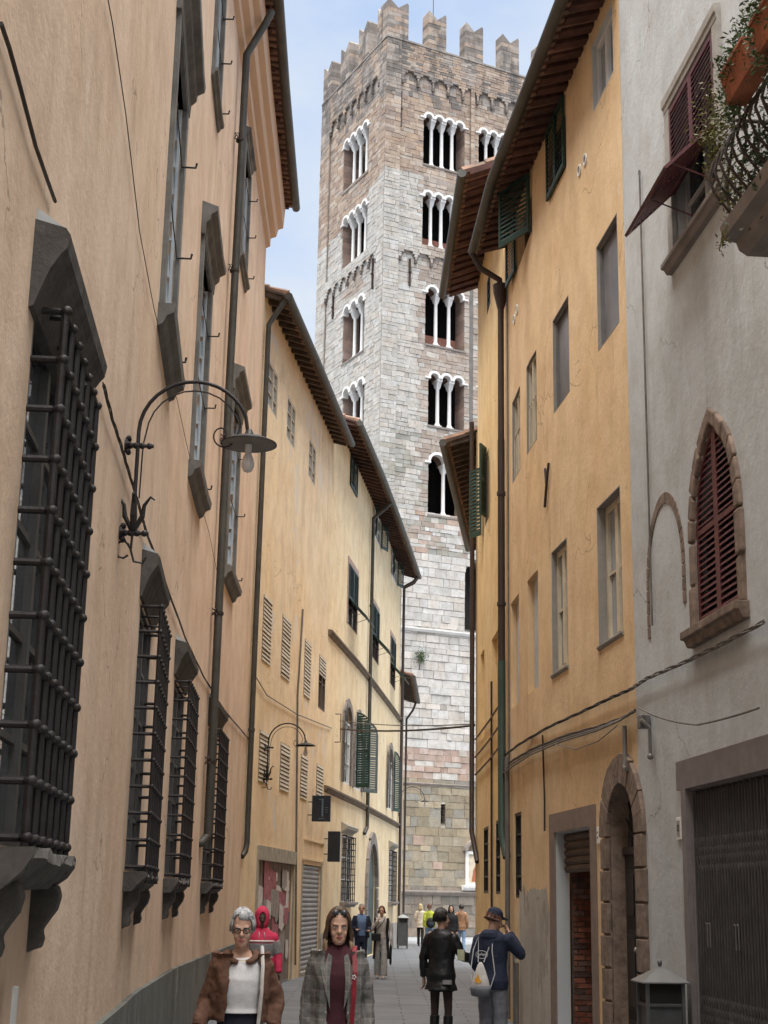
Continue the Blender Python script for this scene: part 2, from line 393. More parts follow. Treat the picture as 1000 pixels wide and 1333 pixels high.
mat('dark_wood', (.022, .020, .019), .45, var=.35, scale=4, bmp=.25)
mat('black_paint', (.012, .013, .015), .4, var=.3, scale=5, bmp=.1)
mat('white_marble', (.70, .69, .67), .55, var=.14, scale=4, bmp=.2, bscale=20)
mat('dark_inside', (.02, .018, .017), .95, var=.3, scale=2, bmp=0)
mat('cable_grey', (.14, .125, .11), .7, var=.4, scale=6, bmp=0)
mat('cable_dark', (.045, .038, .033), .7, var=.4, scale=6, bmp=0)
mat('shutter_metal', (.30, .28, .25), .5, .2, var=.25, scale=3, bmp=.2)
mat('roller_tan', (.47, .42, .33), .7, var=.25, scale=5, bmp=.2)
mat('terracotta', (.33, .115, .06), .85, var=.35, scale=5, bmp=.3)
mat('curtain', (.75, .75, .74), .9, var=.15, scale=8, bmp=.2)
mat('porcelain', (.75, .74, .70), .4, var=.1, bmp=0)
mat('lamp_glass', (.62, .58, .55), .15, var=.05, bmp=0, spec=.8)
mat('paper_tan', (.55, .48, .38), .8, var=.2, bmp=0)
blockmat('ashlar'); glassmat('glass'); glassmat('pale_glass', (.16, .18, .20), .12); glassmat('screen_glass', (.085, .085, .09), .35); glassmat('mirror_glass', (.05, .055, .06), .04); MATS['mirror_glass'].node_tree.nodes['Principled BSDF'].inputs['Specular IOR Level'].default_value = 1.0
# paving: long grey flagstones laid across the street
def paving(name, c1, c2, mortar, sx=.9, sy=.42):
    m, nt, b = newmat(name); co = nd(nt, 'ShaderNodeTexCoord').outputs['Object']
    wob = nd(nt, 'ShaderNodeVectorMath', operation='ADD')
    nz = nd(nt, 'ShaderNodeTexNoise'); nz.inputs['Scale'].default_value = .8; nt.links.new(co, nz.inputs['Vector'])
    sc = nd(nt, 'ShaderNodeVectorMath', operation='SCALE'); sc.inputs['Scale'].default_value = .12; nt.links.new(nz.outputs[1], sc.inputs[0])
    nt.links.new(co, wob.inputs[0]); nt.links.new(sc.outputs[0], wob.inputs[1])
    bt = nd(nt, 'ShaderNodeTexBrick'); nt.links.new(wob.outputs[0], bt.inputs['Vector']); bt.inputs['Scale'].default_value = 1
    bt.inputs['Brick Width'].default_value = sx; bt.inputs['Row Height'].default_value = sy; bt.inputs['Mortar Size'].default_value = .012
    bt.inputs['Color1'].default_value = c4(c1); bt.inputs['Color2'].default_value = c4(c2); bt.inputs['Mortar'].default_value = c4(mortar)
    n = noise(nt, co, 1.6, 6, .65); n2 = noise(nt, co, 22, 4, .6)
    c = mix(nt, ramp(nt, n, .3, .75), bt.outputs[0], mix(nt, 1.0, bt.outputs[0], (.68, .69, .7), 'MULTIPLY'))
    nt.links.new(c, b.inputs['Base Color']); b.inputs['Roughness'].default_value = .62
    ad = nd(nt, 'ShaderNodeMath', operation='SUBTRACT'); nt.links.new(n2, ad.inputs[0]); nt.links.new(bt.outputs[1], ad.inputs[1])
    bump(nt, b, ad.outputs[0], .5, .012); MATS[name] = m
paving('flagstones', (.13, .138, .15), (.18, .188, .20), (.05, .05, .055), 1.0, .36)
paving('pale_flagstones', (.27, .28, .29), (.33, .34, .35), (.2, .2, .2), .8, .5)
# ================================================================ ground
mb = MB(); mb.face([(-300, -60, 0), (300, -60, 0), (300, 600, 0), (-300, 600, 0)]); tag(mb.build('street', 'flagstones'), kind='structure')
mb = MB(); mb.face([(-40, 63, .004), (60, 63, .004), (60, 130, .004), (-40, 130, .004)]); tag(mb.build('square', 'pale_flagstones'), kind='structure')
# ================================================================ facades
FA = Facade([(-.75, -6), (-1.07, .5), (-1.49, 5.8), (-1.98, 11.9), (-2.14, 13.7), (-2.39, 18.2), (-2.5, 23.7), (-2.56, 28.5)], 1)
FB = Facade([(-2.56, 28.5), (-2.1, 32.5), (-1.42, 38.7)], 1)
FCp = [(-1.42, 38.7), (-.74, 44.2), (-.32, 48), (.1, 52), (.46, 55.5), (.76, 58.5)]
FC = Facade(FCp, 1)
FD = Facade([(.66, 58.52), (1.05, 66)], 1)
FF = Facade([(2.78, 16.1), (2.21, 21.5), (2.06, 24.5)], -1)
FG = Facade([(2.06, 24.52), (1.95, 29.9)], -1)
FH = Facade([(1.93, 30.0), (3.3, 42)], -1)
FE = Facade([(4.66, -6), (2.78, 16.08)], -1)
def stone_sill(f, root, s0, s1, z, o=.2, h=.16, m='pietra_serena'):
    mb = MB(); f.prof(mb, s0, s1, [(-.05, z-h), (o*.5, z-h), (o*.72, z-h*.55), (o, z-h*.5), (o, z), (-.05, z)]); return mb.build('sill', m, root, bevel=.008)
def lining(f, root, o, m, t=.012, sides=('l', 'r', 't', 'b')):
    mb = MB(); a, b = -o['d'], .002; s0, s1, z0, z1 = o['s0'], o['s1'], o['z0'], o['z1']
    f.box(mb, s0-.001, s0+t, z0, z1, a, b); f.box(mb, s1-t, s1+.001, z0, z1, a, b); f.box(mb, s0+t, s1-t, z1-t, z1+.001, a, b); f.box(mb, s0+t, s1-t, z0-.001, z0+t, a, b)
    return mb.build('reveal', m, root)
def band(f, root, s0, s1, z, pr, m, name='string_course'):
    mb = MB(); f.prof(mb, s0, s1, [(o, z+q) for o, q in pr]); return mb.build(name, m, root)
# ---------------------------------------------------------------- A: salmon palazzo on the left
A = thing('palazzo', (-2.5, 17, 0), 'tall salmon plastered palazzo at the left with caged ground floor windows', 'building')
aw = []
for y0, y1, z0, z1 in ((5.75, 7.15, 1.98, 4.2), (11.85, 13.42, 1.98, 4.1), (16.25, 17.85, 1.98, 4.1), (21.15, 22.75, 1.98, 4.1)):
    aw.append(dict(s0=FA.sy(y0)+.1, s1=FA.sy(y1)-.02, z0=z0, z1=z1, d=.32))
au = []
for y0, y1 in ((12.15, 13.7), (16.9, 18.4), (22.6, 24.1)):
    au.append(dict(s0=FA.sy(y0), s1=FA.sy(y1), z0=6.75, z1=9.6, d=.3))
for y0, y1 in ((12.3, 13.6), (17.1, 18.3), (22.7, 23.9)):
    au.append(dict(s0=FA.sy(y0), s1=FA.sy(y1), z0=12.1, z1=14.1, d=.28))
ZA = 15.0
mb = wallmesh(FA, 0, FA.L, .96, ZA+.6, aw+au); body(FA, mb, 0, FA.L, ZA+.6)
mb.build('wall', 'salmon_plaster', A, recalc=False)
mb = MB()          # plinth of slabs, standing a little proud
wallmesh(FA, 0, FA.L, 0, .96, [], mb, off=.05)
for a, b in zip(FA.nodes(0, FA.L), FA.nodes(0, FA.L)[1:]):
    mb.face([FA.P(a, .96, 0), FA.P(b, .96, 0), FA.P(b, .96, .05), FA.P(a, .96, .05)], [(a, .96), (b, .96), (b, 1), (a, 1)])
u = .5
while u < FA.L:
    FA.box(mb, u, u+.012, 0, .93, .03, .054); u += R.uniform(1.1, 1.9)
mb.build('plinth', 'plinth_stone', A, recalc=False)
band(FA, A, 0, FA.L+.02, 0, [(0, ZA-.12), (.08, ZA-.08), (.09, ZA+.1), (.2, ZA+.14), (.24, ZA+.3), (.34, ZA+.34), (.37, ZA+.8), (-.05, ZA+.83)], 'salmon_plaster', 'cornice')
eave(FA, A, FA.sy(4), FA.L+.1, ZA+.85, .5, sp=.6, rw=.12, rh=.06, slope=.05, woodm='eave_tile_red', deep=3.3)
def cage(f, root, s0, s1, z0, z1, pr, nv, nh, r):
    mb = MB(); P = f.P
    for i in range(nv):
        u = s0+(s1-s0)*i/(nv-1); mb.tube([P(u, z0-.12, pr), P(u, z1, pr)], r, 8)
    for j in range(nh):
        z = z0+(z1-z0)*j/(nh-1); k = .03
        mb.tube([P(s0, z, -.1), P(s0, z, pr-k), P(s0+k, z, pr)]+[P(s0+k+(s1-s0-2*k)*i/6, z, pr) for i in range(1, 6)]+[P(s1-k, z, pr), P(s1, z, pr-k), P(s1, z, -.1)], r*.92, 8)
        for i in range(nv):
            u = s0+(s1-s0)*i/(nv-1); mb.ball(P(u, z, pr+.004), (r*1.5, r*1.5, r*1.4), 8, 6)
    for j in range(4):      # close bars over the top
        z = z1+.03-j*.02; u = s0+(s1-s0)*(j+.5)/4; mb.tube([P(u, z, -.1), P(u, z, pr-.02), P(u, z-.05, pr)], r*.8, 6)
    return mb.build('window_cage', 'iron', root, smooth='auto')
for i, o in enumerate(aw):
    nv, nh, r = ((7, 11, .0175), (7, 11, .015), (7, 11, .015), (7, 11, .015))[i]
    w = casement(FA, A, o, 'grey_brown_stone' if 0 else 'dark_frame' if 'dark_frame' in MATS else mat('dark_frame', (.12, .115, .11), .6, var=.25), .085, .05, 2, 4, 'mirror_glass', tilt=(.012, .03, .03, .03)[i])
    lining(FA, w, o, 'dark_frame')
    cage(FA, w, o['s0'], o['s1']-.03, o['z0']+.02, o['z1']-.02, (.13, .17, .17, .17)[i], nv, nh, r)
    # hood slab with a cove below, and rough stone sill on two scrolls
    mb = MB(); FA.prof(mb, o['s0']-.16, o['s1']+.16, [(-.02, 4.12), (.02, 4.14), (.04, 4.2), (.075, 4.3), (.115, 4.37), (.14, 4.4), (.15, 4.46), (.13, 4.49), (-.02, 4.53)])
    mb.build('hood', 'rough_stone', w)
    mb = MB(); FA.prof(mb, o['s0']-.14, o['s1']+.14, [(-.02, 4.532), (.12, 4.492), (.12, 4.5), (-.02, 4.6)]); mb.build('hood_capping', 'white_paint' if 0 else 'grey_plaster', w)
    mb = MB(); zt = o['z0']-.02; ns = 22
    a0, a1 = o['s0']-.1, o['s1']+.06
    vs = []; 
    for k in range(ns+1):
        u = a0+(a1-a0)*k/ns; j = lambda q: R.uniform(-q, q)
        vs += [FA.P(u, zt-.15+j(.012), -.02), FA.P(u, zt-.14+j(.014), .08+j(.014)), FA.P(u, zt-.10+j(.014), .13+j(.014)), FA.P(u, zt-.04+j(.018), .185+j(.02)), FA.P(u, zt+j(.014), .175+j(.02)), FA.P(u, zt, -.02)]
    mb.poly(vs, [(k*6+m, k*6+(m+1) % 6, (k+1)*6+(m+1) % 6, (k+1)*6+m) for k in range(ns) for m in range(6)]+[(5, 4, 3, 2, 1, 0), tuple(ns*6+m for m in range(6))])
    mb.build('sill', 'rough_stone', w)
    for u in (o['s0']+.02, o['s1']-.12):
        mb = MB(); FA.prof(mb, u, u+.13, [(-.02, zt-.13), (.115, zt-.13), (.13, zt-.18), (.115, zt-.24), (.08, zt-.29), (.055, zt-.33), (.065, zt-.37), (.055, zt-.41), (.02, zt-.42), (-.02, zt-.44)])
        mb.build('bracket', 'rough_stone', w, bevel=.01)
for i, o in enumerate(au):
    w = casement(FA, A, o, 'pale_blue_paint', .24, .06, 2, 3, 'glass', curtain='curtain')
    mb = MB(); fr = .16 if o['z0'] < 10 else .12
    FA.box(mb, o['s0']-fr, o['s0'], o['z0']-.02, o['z1']+.04, -.02, .045); FA.box(mb, o['s1'], o['s1']+fr, o['z0']-.02, o['z1']+.04, -.02, .045); FA.box(mb, o['s0'], o['s1'], o['z1'], o['z1']+.04, -.05, .043)
    mb.build('surround', 'pietra_serena', w)
    z = o['z1']+.04; k = 1 if o['z0'] < 10 else .6
    mb = MB(); FA.prof(mb, o['s0']-.22*k, o['s1']+.22*k, [(-.02, z), (.05*k, z), (.06*k, z+.14*k), (.11*k, z+.19*k), (.12*k, z+.26*k), (.19*k, z+.3*k), (.2*k, z+.36*k), (-.02, z+.44*k)])
    mb.build('hood', 'pietra_serena', w)
    mb = MB(); FA.prof(mb, o['s0']-.25*k, o['s1']+.25*k, [(-.02, o['z0']-.24*k), (.05*k, o['z0']-.2*k), (.08*k, o['z0']-.13*k), (.14*k, o['z0']-.1*k), (.155*k, o['z0']-.02), (-.02, o['z0']-.01)]); mb.build('sill', 'pietra_serena', w)
    for q in range(3):
        mb = MB(); zz = o['z0']+(.1, 1.2, 2.2)[q]*(1 if k == 1 else .7); mb.tube([FA.P(o['s1']-.02, zz, .02), FA.P(o['s1']-.02, zz, .16), FA.P(o['s1']-.02, zz+.05, .17)], .012, 5)
        mb.tube([FA.P(o['s0']+.02, zz, .02), FA.P(o['s1'], zz, .02)], .006, 4)
        mb.build('shutter_catch', 'iron', w)
    # one grey-green shutter folded into the far reveal
    fl = FA.frame(o['s1']-.03); leaf(w, FA.P(o['s1']-.05, o['z0']+.03, -.2), fl[1], -fl[0], .19, o['z1']-o['z0']-.06, 'pale_blue_paint', .3, .03, .03)
# downpipe with forked brackets
py0 = FA.sy(20.9)
pipe(A, [FA.P(py0, ZA+.5, .5), FA.P(py0, ZA+.3, .42), FA.P(py0, ZA-.3, .13), FA.P(py0, 9, .1), FA.P(py0, 2.75, .1), FA.P(py0, 2.58, .09), FA.P(py0-.14, 2.48, .02), FA.P(py0-.22, 2.46, -.06)], .06, 'gutter_metal')
for z in (13.2, 11.0, 8.3, 5.7, 3.6):
    mb = MB(); mb.tube([FA.P(py0, z-.02, .1), FA.P(py0, z+.02, .1)], .075, 10)
    for s in (-1, 1):
        for q in (-1, 1): mb.tube([FA.P(py0-.07, z, .08), FA.P(py0-.14, z+q*.05, .05+s*.03), FA.P(py0-.2, z+q*.02, .05+s*.01)], .008, 5)
    mb.build('pipe_bracket', 'rusty_iron', A)
# doorway edge at the far left bottom: pale strip
mb = MB(); s_, z_ = FA.hit(8, 1250); FA.box(mb, FA.sy(6.35), FA.sy(6.42), 0.1, 1.42, .05, .065); mb.build('cover_strip', 'white_paint', A)
# ---------------------------------------------------------------- B: yellow house with boarded shop
B = thing('house', (-2.1, 33, 0), 'faded yellow plastered house with roller blinds and a boarded doorway, next to the salmon palazzo', 'building')
bo = [FB.op((350.5, 477), (360, 555), .07), FB.op((375, 514), (383.5, 588), .07), FB.op((403.3, 561), (410.5, 628), .07)]
bm_ = [FB.op((343.3, 778), (351, 873), .05), FB.op((368, 801), (376, 889), .05), FB.op((397.3, 827), (403, 909), .05), FB.op((416, 847.6), (422.5, 923), .05)]
bl = [FB.op((338, 955), (348.5, 1023.6), .05), FB.op((365.6, 964.8), (375.5, 1031.5), .05), FB.op((392, 980), (399, 1038), .05), FB.op((412.5, 990), (419.3, 1047), .05)]
bd = FB.op((336, 1119), (377, 1276), .05); bd['z0'] = 0.0
bg = FB.op((394, 1124.4), (414, 1262), .08); bg['z0'] = 0.02
for g in (bo, bm_, bl):     # one height for a row
    z0 = sum(o['z0'] for o in g)/len(g); z1 = sum(o['z1'] for o in g)/len(g)
    for o in g: o['z0'], o['z1'] = z0, z1
ZB = 13.8
mb = wallmesh(FB, 0, FB.L, 0, ZB+.17, bo+bm_+bl+[bd, bg]); body(FB, mb, 0, FB.L, ZB+.17); mb.build('wall', 'ochre_pale_plaster', B, recalc=False)
eave(FB, B, .02, FB.L+.1, ZB, .42, sp=.4, woodm='eave_grey_wood', deep=3.2)
for o in bo: casement(FB, B, o, 'cream_paint', .065, .05, 2, 2, 'pale_glass')
def rollblind(f, root, o, m, frac=1.0, dd=-.004, pitch=.085):
    """slatted roller blind let down over a window"""
    w = casement(f, root, o, 'brown_wood', o['d']+.005, .04, 1 if frac == 1 else 2, 0 if frac == 1 else 1, 'glass'); mb = MB(); z1 = o['z1']-.01; z0 = z1-(o['z1']-o['z0']-.02)*frac; z = z1
    while z > z0:
        j = R.uniform(-.006, .006); mb_z = z-pitch*.84
        f.prof(mb, o['s0']+.01, o['s1']-.01, [(-dd-.01+j, mb_z), (-dd+.022+j, mb_z+.004), (-dd+.004+j, z), (-dd-.01+j, z)]); z -= pitch
    mb.build('roller_blind', m, w); return w
for i, o in enumerate(bm_): rollblind(FB, B, o, 'roller_tan', (1, 1, 1, .35)[i])
for i, o in enumerate(bl): rollblind(FB, B, o, 'roller_tan', 1)
mb = MB(); s0, s1 = bd['s0'], bd['s1']; FB.box(mb, s0-.12, s1+.14, bd['z1'], bd['z1']+.28, -.02, .05); mb.build('door_lintel', 'grey_old_plaster' if 0 else mat('lintel_stone', (.34, .31, .25), .9, var=.3, scale=4, bmp=.6), B)
for a, b in ((s0-.12, s0), (s1, s1+.1)):
    mb = MB(); FB.box(mb, a, b, 0, bd['z1'], -.02, .03); mb.build('door_jamb', 'lintel_stone', B)
# boarded doorway: planks under torn posters
mb = MB(); n = 9
for k in range(n):
    a = s0+(s1-s0)*k/n; FB.box(mb, a+.004, a+(s1-s0)/n-.004, .03, bd['z1'], -.05, -.035+R.uniform(0, .006))
bdo = mb.build('boarded_door', mat('old_boards', (.20, .165, .14), .9, var=.45, scale=5, bmp=.4, vec=(1, 1, .3)), B)
mat('poster_pink', (.36, .13, .15), .85, var=.5, scale=9, bmp=.1); mat('poster_white', (.58, .55, .52), .85, var=.3, scale=8, bmp=.1); mat('poster_grey', (.30, .27, .25), .85, var=.4, scale=8, bmp=.1)
for k in range(34):
    mb = MB(); w, h = R.uniform(.3, 1.0), R.uniform(.2, .65); a = R.uniform(s0+.02, s1-w-.02); z = R.uniform(.25, 2.15)
    pts = [(a+R.uniform(0, .05), z+R.uniform(0, .06)), (a+w*.5, z-R.uniform(0, .05)), (a+w-R.uniform(0, .06), z+R.uniform(0, .08)), (a+w-R.uniform(0, .03), z+h*.5), (a+w-R.uniform(0, .09), z+h-R.uniform(0, .1)), (a+w*.45, z+h-R.uniform(0, .06)), (a+R.uniform(0, .05), z+h)]
    oo = -.026+k*.0009
    mb.face([FB.P(x, y, oo) for x, y in pts]); mb.face([FB.P(x, y, oo-.001) for x, y in pts][::-1])
    mb.build('torn_poster', ('poster_pink', 'poster_grey', 'poster_white', 'poster_pink', 'poster_white')[k % 5], bdo)
# ribbed roller shutter
def rollershutter(f, root, o, z0, m='shutter_metal', dd=.06, pitch=.11):
    mb = MB(); z = o['z1']
    while z > z0:
        f.prof(mb, o['s0']+.005, o['s1']-.005, [(-dd-.02, z-pitch), (-dd, z-pitch+.004), (-dd+.025, z-pitch*.6), (-dd+.025, z-pitch*.35), (-dd, z-.004), (-dd-.02, z)]); z -= pitch
    return mb.build('roller_shutter', m, root)
rollershutter(FB, B, bg, .1)
mb = MB(); FB.box(mb, bg['s0']-.02, bg['s1']+.25, .0, .1, -.15, .06); mb.build('door_step', 'lintel_stone', B)
for a, b in ((bg['s1'], bg['s1']+.14), (bg['s0']-.1, bg['s0'])):
    mb = MB(); FB.box(mb, a, b, 0, bg['z1']+.05, -.02, .02); mb.build('door_jamb', 'lintel_stone', B)
p0 = FB.hit(395, 1093); p1 = FB.hit(419, 1120)
mb = MB(); zt = p0[1]; zb = bg['z1']+.1
for a, b, c, d in ((bg['s0']-.1, bg['s1']+.3, zt, zt+.05), (bg['s0']-.1, bg['s1']+.3, zb, zb+.05)): FB.box(mb, a, b, c, d, -.02, .03)
FB.box(mb, bg['s0']-.1, bg['s0']-.05, zb+.05, zt, -.02, .028); FB.box(mb, bg['s1']+.25, bg['s1']+.3, zb+.05, zt, -.02, .028); mb.build('panel_moulding', 'ochre_pale_plaster', B)
# long soot-grey conduit with its box on the wall
a = FB.hit(392, 792); b = FB.hit(386, 905); c = FB.hit(385, 1190)
pipe(B, [FB.P(a[0]+.1, a[1], .03), FB.P(a[0]+.02, a[1]-.6, .03), FB.P(b[0], b[1], .03), FB.P(c[0], .3, .03)], .022, 'cable_grey', name='conduit')
u = FB.sy(28.75)
pipe(B, [FB.P(.12, ZB, .45), FB.P(.12, ZB-.25, .3), FB.P(.1, ZB-.6, .1), FB.P(.1, 7, .08), FB.P(.1, 2.75, .08), FB.P(.08, 2.6, .06), FB.P(-.05, 2.5, .02)], .055, 'gutter_metal', clips=(3, 3))
# ---------------------------------------------------------------- C: curved light yellow house
Cc = thing('house', (-.3, 48, 0), 'curved pale yellow house with green louvred shutters and brown string courses', 'building')
ct = [FC.op((456, 597), (463.5, 667), .06), FC.op((487.5, 640), (496, 712), .06), FC.op((511, 683), (517, 752), .06)]
cm = [FC.op((453, 748), (464, 838), .08), FC.op((484, 786), (493, 866), .08), FC.op((508.5, 812), (514, 890), .08)]
ca = [FC.op((448, 926), (455, 1026), .08, arch='round'), FC.op((461, 934), (470, 1036), .08, arch='round'), FC.op((504.5, 957), (510.5, 1050), .08, arch='round')]
cg = [FC.op((443, 1090), (458, 1171), .08), FC.op((504, 1102), (514, 1176), .08)]
cd = FC.op((477.6, 1096), (488, 1190), .1, arch='round'); cd['z0'] = 0.02
for g in (ct, cm, ca, cg):
    z0 = sum(o['z0'] for o in g)/len(g); z1 = sum(o['z1'] for o in g)/len(g)
    for o in g: o['z0'], o['z1'] = z0, z1
    for o in g:
        if o['s1']-o['s0'] < .8: m_ = (o['s0']+o['s1'])/2; o['s0'], o['s1'] = m_-.4, m_+.4
        if o['s1']-o['s0'] > 1.9: m_ = (o['s0']+o['s1'])/2; o['s0'], o['s1'] = m_-.95, m_+.95
ZC = 14.4
mb = wallmesh(FC, 0, FC.L, 0, ZC+.2, ct+cm+ca+cg+[cd]); body(FC, mb, 0, FC.L, ZC+.2); mb.build('wall', 'ochre_light_plaster', Cc, recalc=False)
eave(FC, Cc, .05, FC.L+.3, ZC, .62, sp=.42, woodm='eave_wood', deep=3.2)
zs1 = FC.hit(428, 823)[1]; zs2 = FC.hit(425, 1027)[1]
for z in (zs1, zs2): band(FC, Cc, 0, FC.L, z, [(0, -.1), (.05, -.08), (.08, -.02), (.12, 0), (.12, .05), (0, .07)], 'brown_stone' if 0 else mat('string_stone', (.17, .125, .085), .9, var=.4, scale=4, bmp=.4))
for o in ct:
    w = casement(FC, Cc, o, 'white_paint', .06, .05, 2, 2, 'glass'); t, n = FC.frame(o['s0'])
    wd = (o['s1']-o['s0'])/2; h = o['z1']-o['z0']
    if o is ct[0]:
        leaf(w, FC.P(o['s0'], o['z0'], .03), t, n, wd-.005, h, 'green_paint', .07); leaf(w, FC.P(o['s0']+wd, o['z0'], .03), t, n, wd-.005, h, 'green_paint', .07)
    else:
        leaf(w, FC.P(o['s0'], o['z0'], .05), -t*.985+n*.17, n, .55, h, 'green_paint', .07); leaf(w, FC.P(o['s1'], o['z0'], .05), t*.95+n*.3, n, .55, h, 'green_paint', .07)
def flap_shutter(f, root, o, m, split=.42, out=.75, zf=.0, pitch=.07):
    """louvred shutter whose lower flaps are propped out"""
    t, n = f.frame(o['s0']); wd = (o['s1']-o['s0'])/2; h = o['z1']-o['z0']; zm = o['z0']+h*split
    for k in range(2):
        leaf(root, f.P(o['s0']+wd*k, zm, .03), t, n, wd-.005, h*(1-split), m, pitch)
    L = h*split
    for k in range(2):      # flap: hinged at zm, swung outwards
        mb = MB(); a = out; d = n*sin(a)-V((0, 0, 1))*cos(a); q = n*cos(a)+V((0, 0, 1))*sin(a)
        o0 = f.P(o['s0']+wd*k+.003, zm, .05)
        def bb(x0, x1, y0, y1, th=.03):
            c = o0+t*(x0+x1)/2+d*(y0+y1)/2; mb.box(c, (x1-x0, y1-y0, th), (t, d, q))
        bb(0, .05, 0, L); bb(wd-.055, wd-.006, 0, L); bb(.05, wd-.055, 0, .05); bb(.05, wd-.055, L-.05, L)
        y = .09
        while y < L-.06: bb(.05, wd-.055, y-.02, y+.02, .012); y += pitch
        mb.tube([o0+t*.1+d*L*.8, f.P(o['s0']+wd*k+.1, zm-L*.8, .0)], .008, 5)
        mb.build('shutter_flap', m, root)
for o in cm:
    w = casement(FC, Cc, o, 'brown_wood', .07, .05, 2, 2, 'glass'); mb = MB()
    FC.box(mb, o['s0']-.14, o['s0'], o['z0'], o['z1']+.2, -.02, .02); FC.box(mb, o['s1'], o['s1']+.14, o['z0'], o['z1']+.2, -.02, .02); FC.box(mb, o['s0'], o['s1'], o['z1'], o['z1']+.2, -.02, .02)
    mb.build('surround', mat('mauve_stone', (.36, .26, .22), .9, var=.2), w); flap_shutter(FC, w, o, 'green_paint')
def arch_ring(f, mb, o, t, o0, o1, legs=True, seg=14, z0=None, jitter=0):
    """voussoir ring and quoins round an arched opening"""
    pts = list(o['ap']) if 'ap' in o else arch_pts(o, seg); c = ((o['s0']+o['s1'])/2, pts[0][1])
    def outp(p, tt):
        v = V((p[0]-c[0], p[1]-c[1], 0)); L = v.length or 1; v /= L; return (p[0]+v.x*tt, p[1]+v.y*tt)
    for i, (p, q) in enumerate(zip(pts, pts[1:])):
        if i % 2: continue
        q2 = pts[i+2] if i+2 < len(pts) else q; tt = t+R.uniform(-jitter, jitter); oj = o1+R.uniform(-jitter, jitter)*.3
        p2 = (p[0]+(q2[0]-p[0])*.02, p[1]+(q2[1]-p[1])*.02); m_ = q
        for a, b in ((p2, m_), (m_, (q2[0]-(q2[0]-p[0])*.03, q2[1]-(q2[1]-p[1])*.03))):
            A_, B_ = outp(a, tt), outp(b, tt)
            mb.hexa([f.P(a[0], a[1], o0), f.P(b[0], b[1], o0), f.P(b[0], b[1], oj), f.P(a[0], a[1], oj), f.P(A_[0], A_[1], o0), f.P(B_[0], B_[1], o0), f.P(B_[0], B_[1], oj), f.P(A_[0], A_[1], oj)])
    if legs:
        for s, e in ((o['s0'], -1), (o['s1'], 1)):
            a, b = sorted((s, s+e*t*.9)); f.box(mb, a, b, o['z0'] if z0 is None else z0, pts[0][1], o0, o1*.5)
        zb = o['z0'] if z0 is None else z0; z = zb; zt = pts[0][1]; k = 0
        n = max(2, round((zt-zb)/.34)); h = (zt-zb)/n
        for k in range(n):
            for s, e in ((o['s0'], -1), (o['s1'], 1)):
                w = t*(1.0 if k % 2 else .93)+R.uniform(-jitter, jitter); oj = o1+R.uniform(-jitter, jitter)*.3
                a, b = sorted((s, s+e*w)); f.box(mb, a, b, zb+h*k+.012, zb+h*(k+1)-.012, o0, oj)
rarch = lambda x: max(.0, .80+.20*sqrt(max(0, 1-(1-x)**2)))
larch = lambda x: max(.0, .80+.20*sqrt(max(0, 1-x**2)))
for i, o in enumerate(ca):
    w = casement(FC, Cc, dict(o, z1=o['z1']-.45), 'white_paint', .07, .05, 2, 2, 'pale_glass', curtain='curtain' if i == 0 else None); t, n = FC.frame(o['s0']); wd = (o['s1']-o['s0'])/2; h = o['z1']-o['z0']
    mb = MB(); FC.box(mb, o['s0']+.01, o['s1']-.01, o['z1']-.5, o['z1'], -.08, -.06); mb.build('pane', 'glass', w)
    mb = MB(); arch_ring(FC, mb, o, .22, -.03, .06, jitter=.02); mb.build('surround', 'grey_brown_stone', w)
    leaf(w, FC.P(o['s0']-.02, o['z0'], .08), (-t*.97+n*.2) if i != 1 else (-t*.3+n*.95), -t, .45, h, 'green_paint', .07, arch=larch)
    if i: leaf(w, FC.P(o['s1']+.02, o['z0'], .08), t*.75+n*.65 if i == 1 else t*.95+n*.3, n, .55, h, 'green_paint' if i == 2 else 'grey_green_paint', .07, arch=larch)
for o in cg:
    w = casement(FC, Cc, o, 'white_paint', .07, .06, 2, 2, 'glass'); cage(FC, w, o['s0']+.03, o['s1']-.03, o['z0']+.05, o['z1']-.03, .12, 6, 11, .013)
    mb = MB(); FC.prof(mb, o['s0']-.18, o['s1']+.18, [(0, o['z1']+.04), (.06, o['z1']+.1), (.16, o['z1']+.16), (.18, o['z1']+.24), (0, o['z1']+.34)]); mb.build('hood', 'lintel_stone', w)
    stone_sill(FC, w, o['s0']-.16, o['s1']+.16, o['z0'], .22, .14, 'grey_brown_stone')
mb = MB(); arch_ring(FC, mb, cd, .34, -.03, .09, jitter=.03, z0=.02)
dr = mb.build('door_surround', 'grey_brown_stone', Cc); mb = MB(); FC.box(mb, cd['s0'], cd['s1'], 0, cd['z1'], -.1, -.06)
for k in range(4): FC.box(mb, cd['s0']+.12, cd['s1']-.12, .25+k*.6, .7+k*.6, -.07, -.045)
mb.build('door', mat('door_green', (.05, .075, .06), .6, var=.3), Cc)
mb = MB(); wallmesh(FC, 0, FC.L, 0, .9, [dict(s0=cd['s0']-.36, s1=cd['s1']+.36, z0=-1, z1=2, d=0)], mb, off=.03); mb.build('plinth', 'grey_old_plaster', Cc, recalc=False)
a = FC.hit(483, 640); b = FC.hit(476, 1080)
pipe(Cc, [FC.P(a[0], ZC, .75), FC.P(a[0], ZC-.25, .5), FC.P(a[0], ZC-.6, .1), FC.P(a[0], 8, .1), FC.P(a[0], 4.3, .1), FC.P(a[0]-.02, 3.9, .1), FC.P(a[0]-.3, 3.7, .05)], .06, 'gutter_metal', clips=(2, 3))
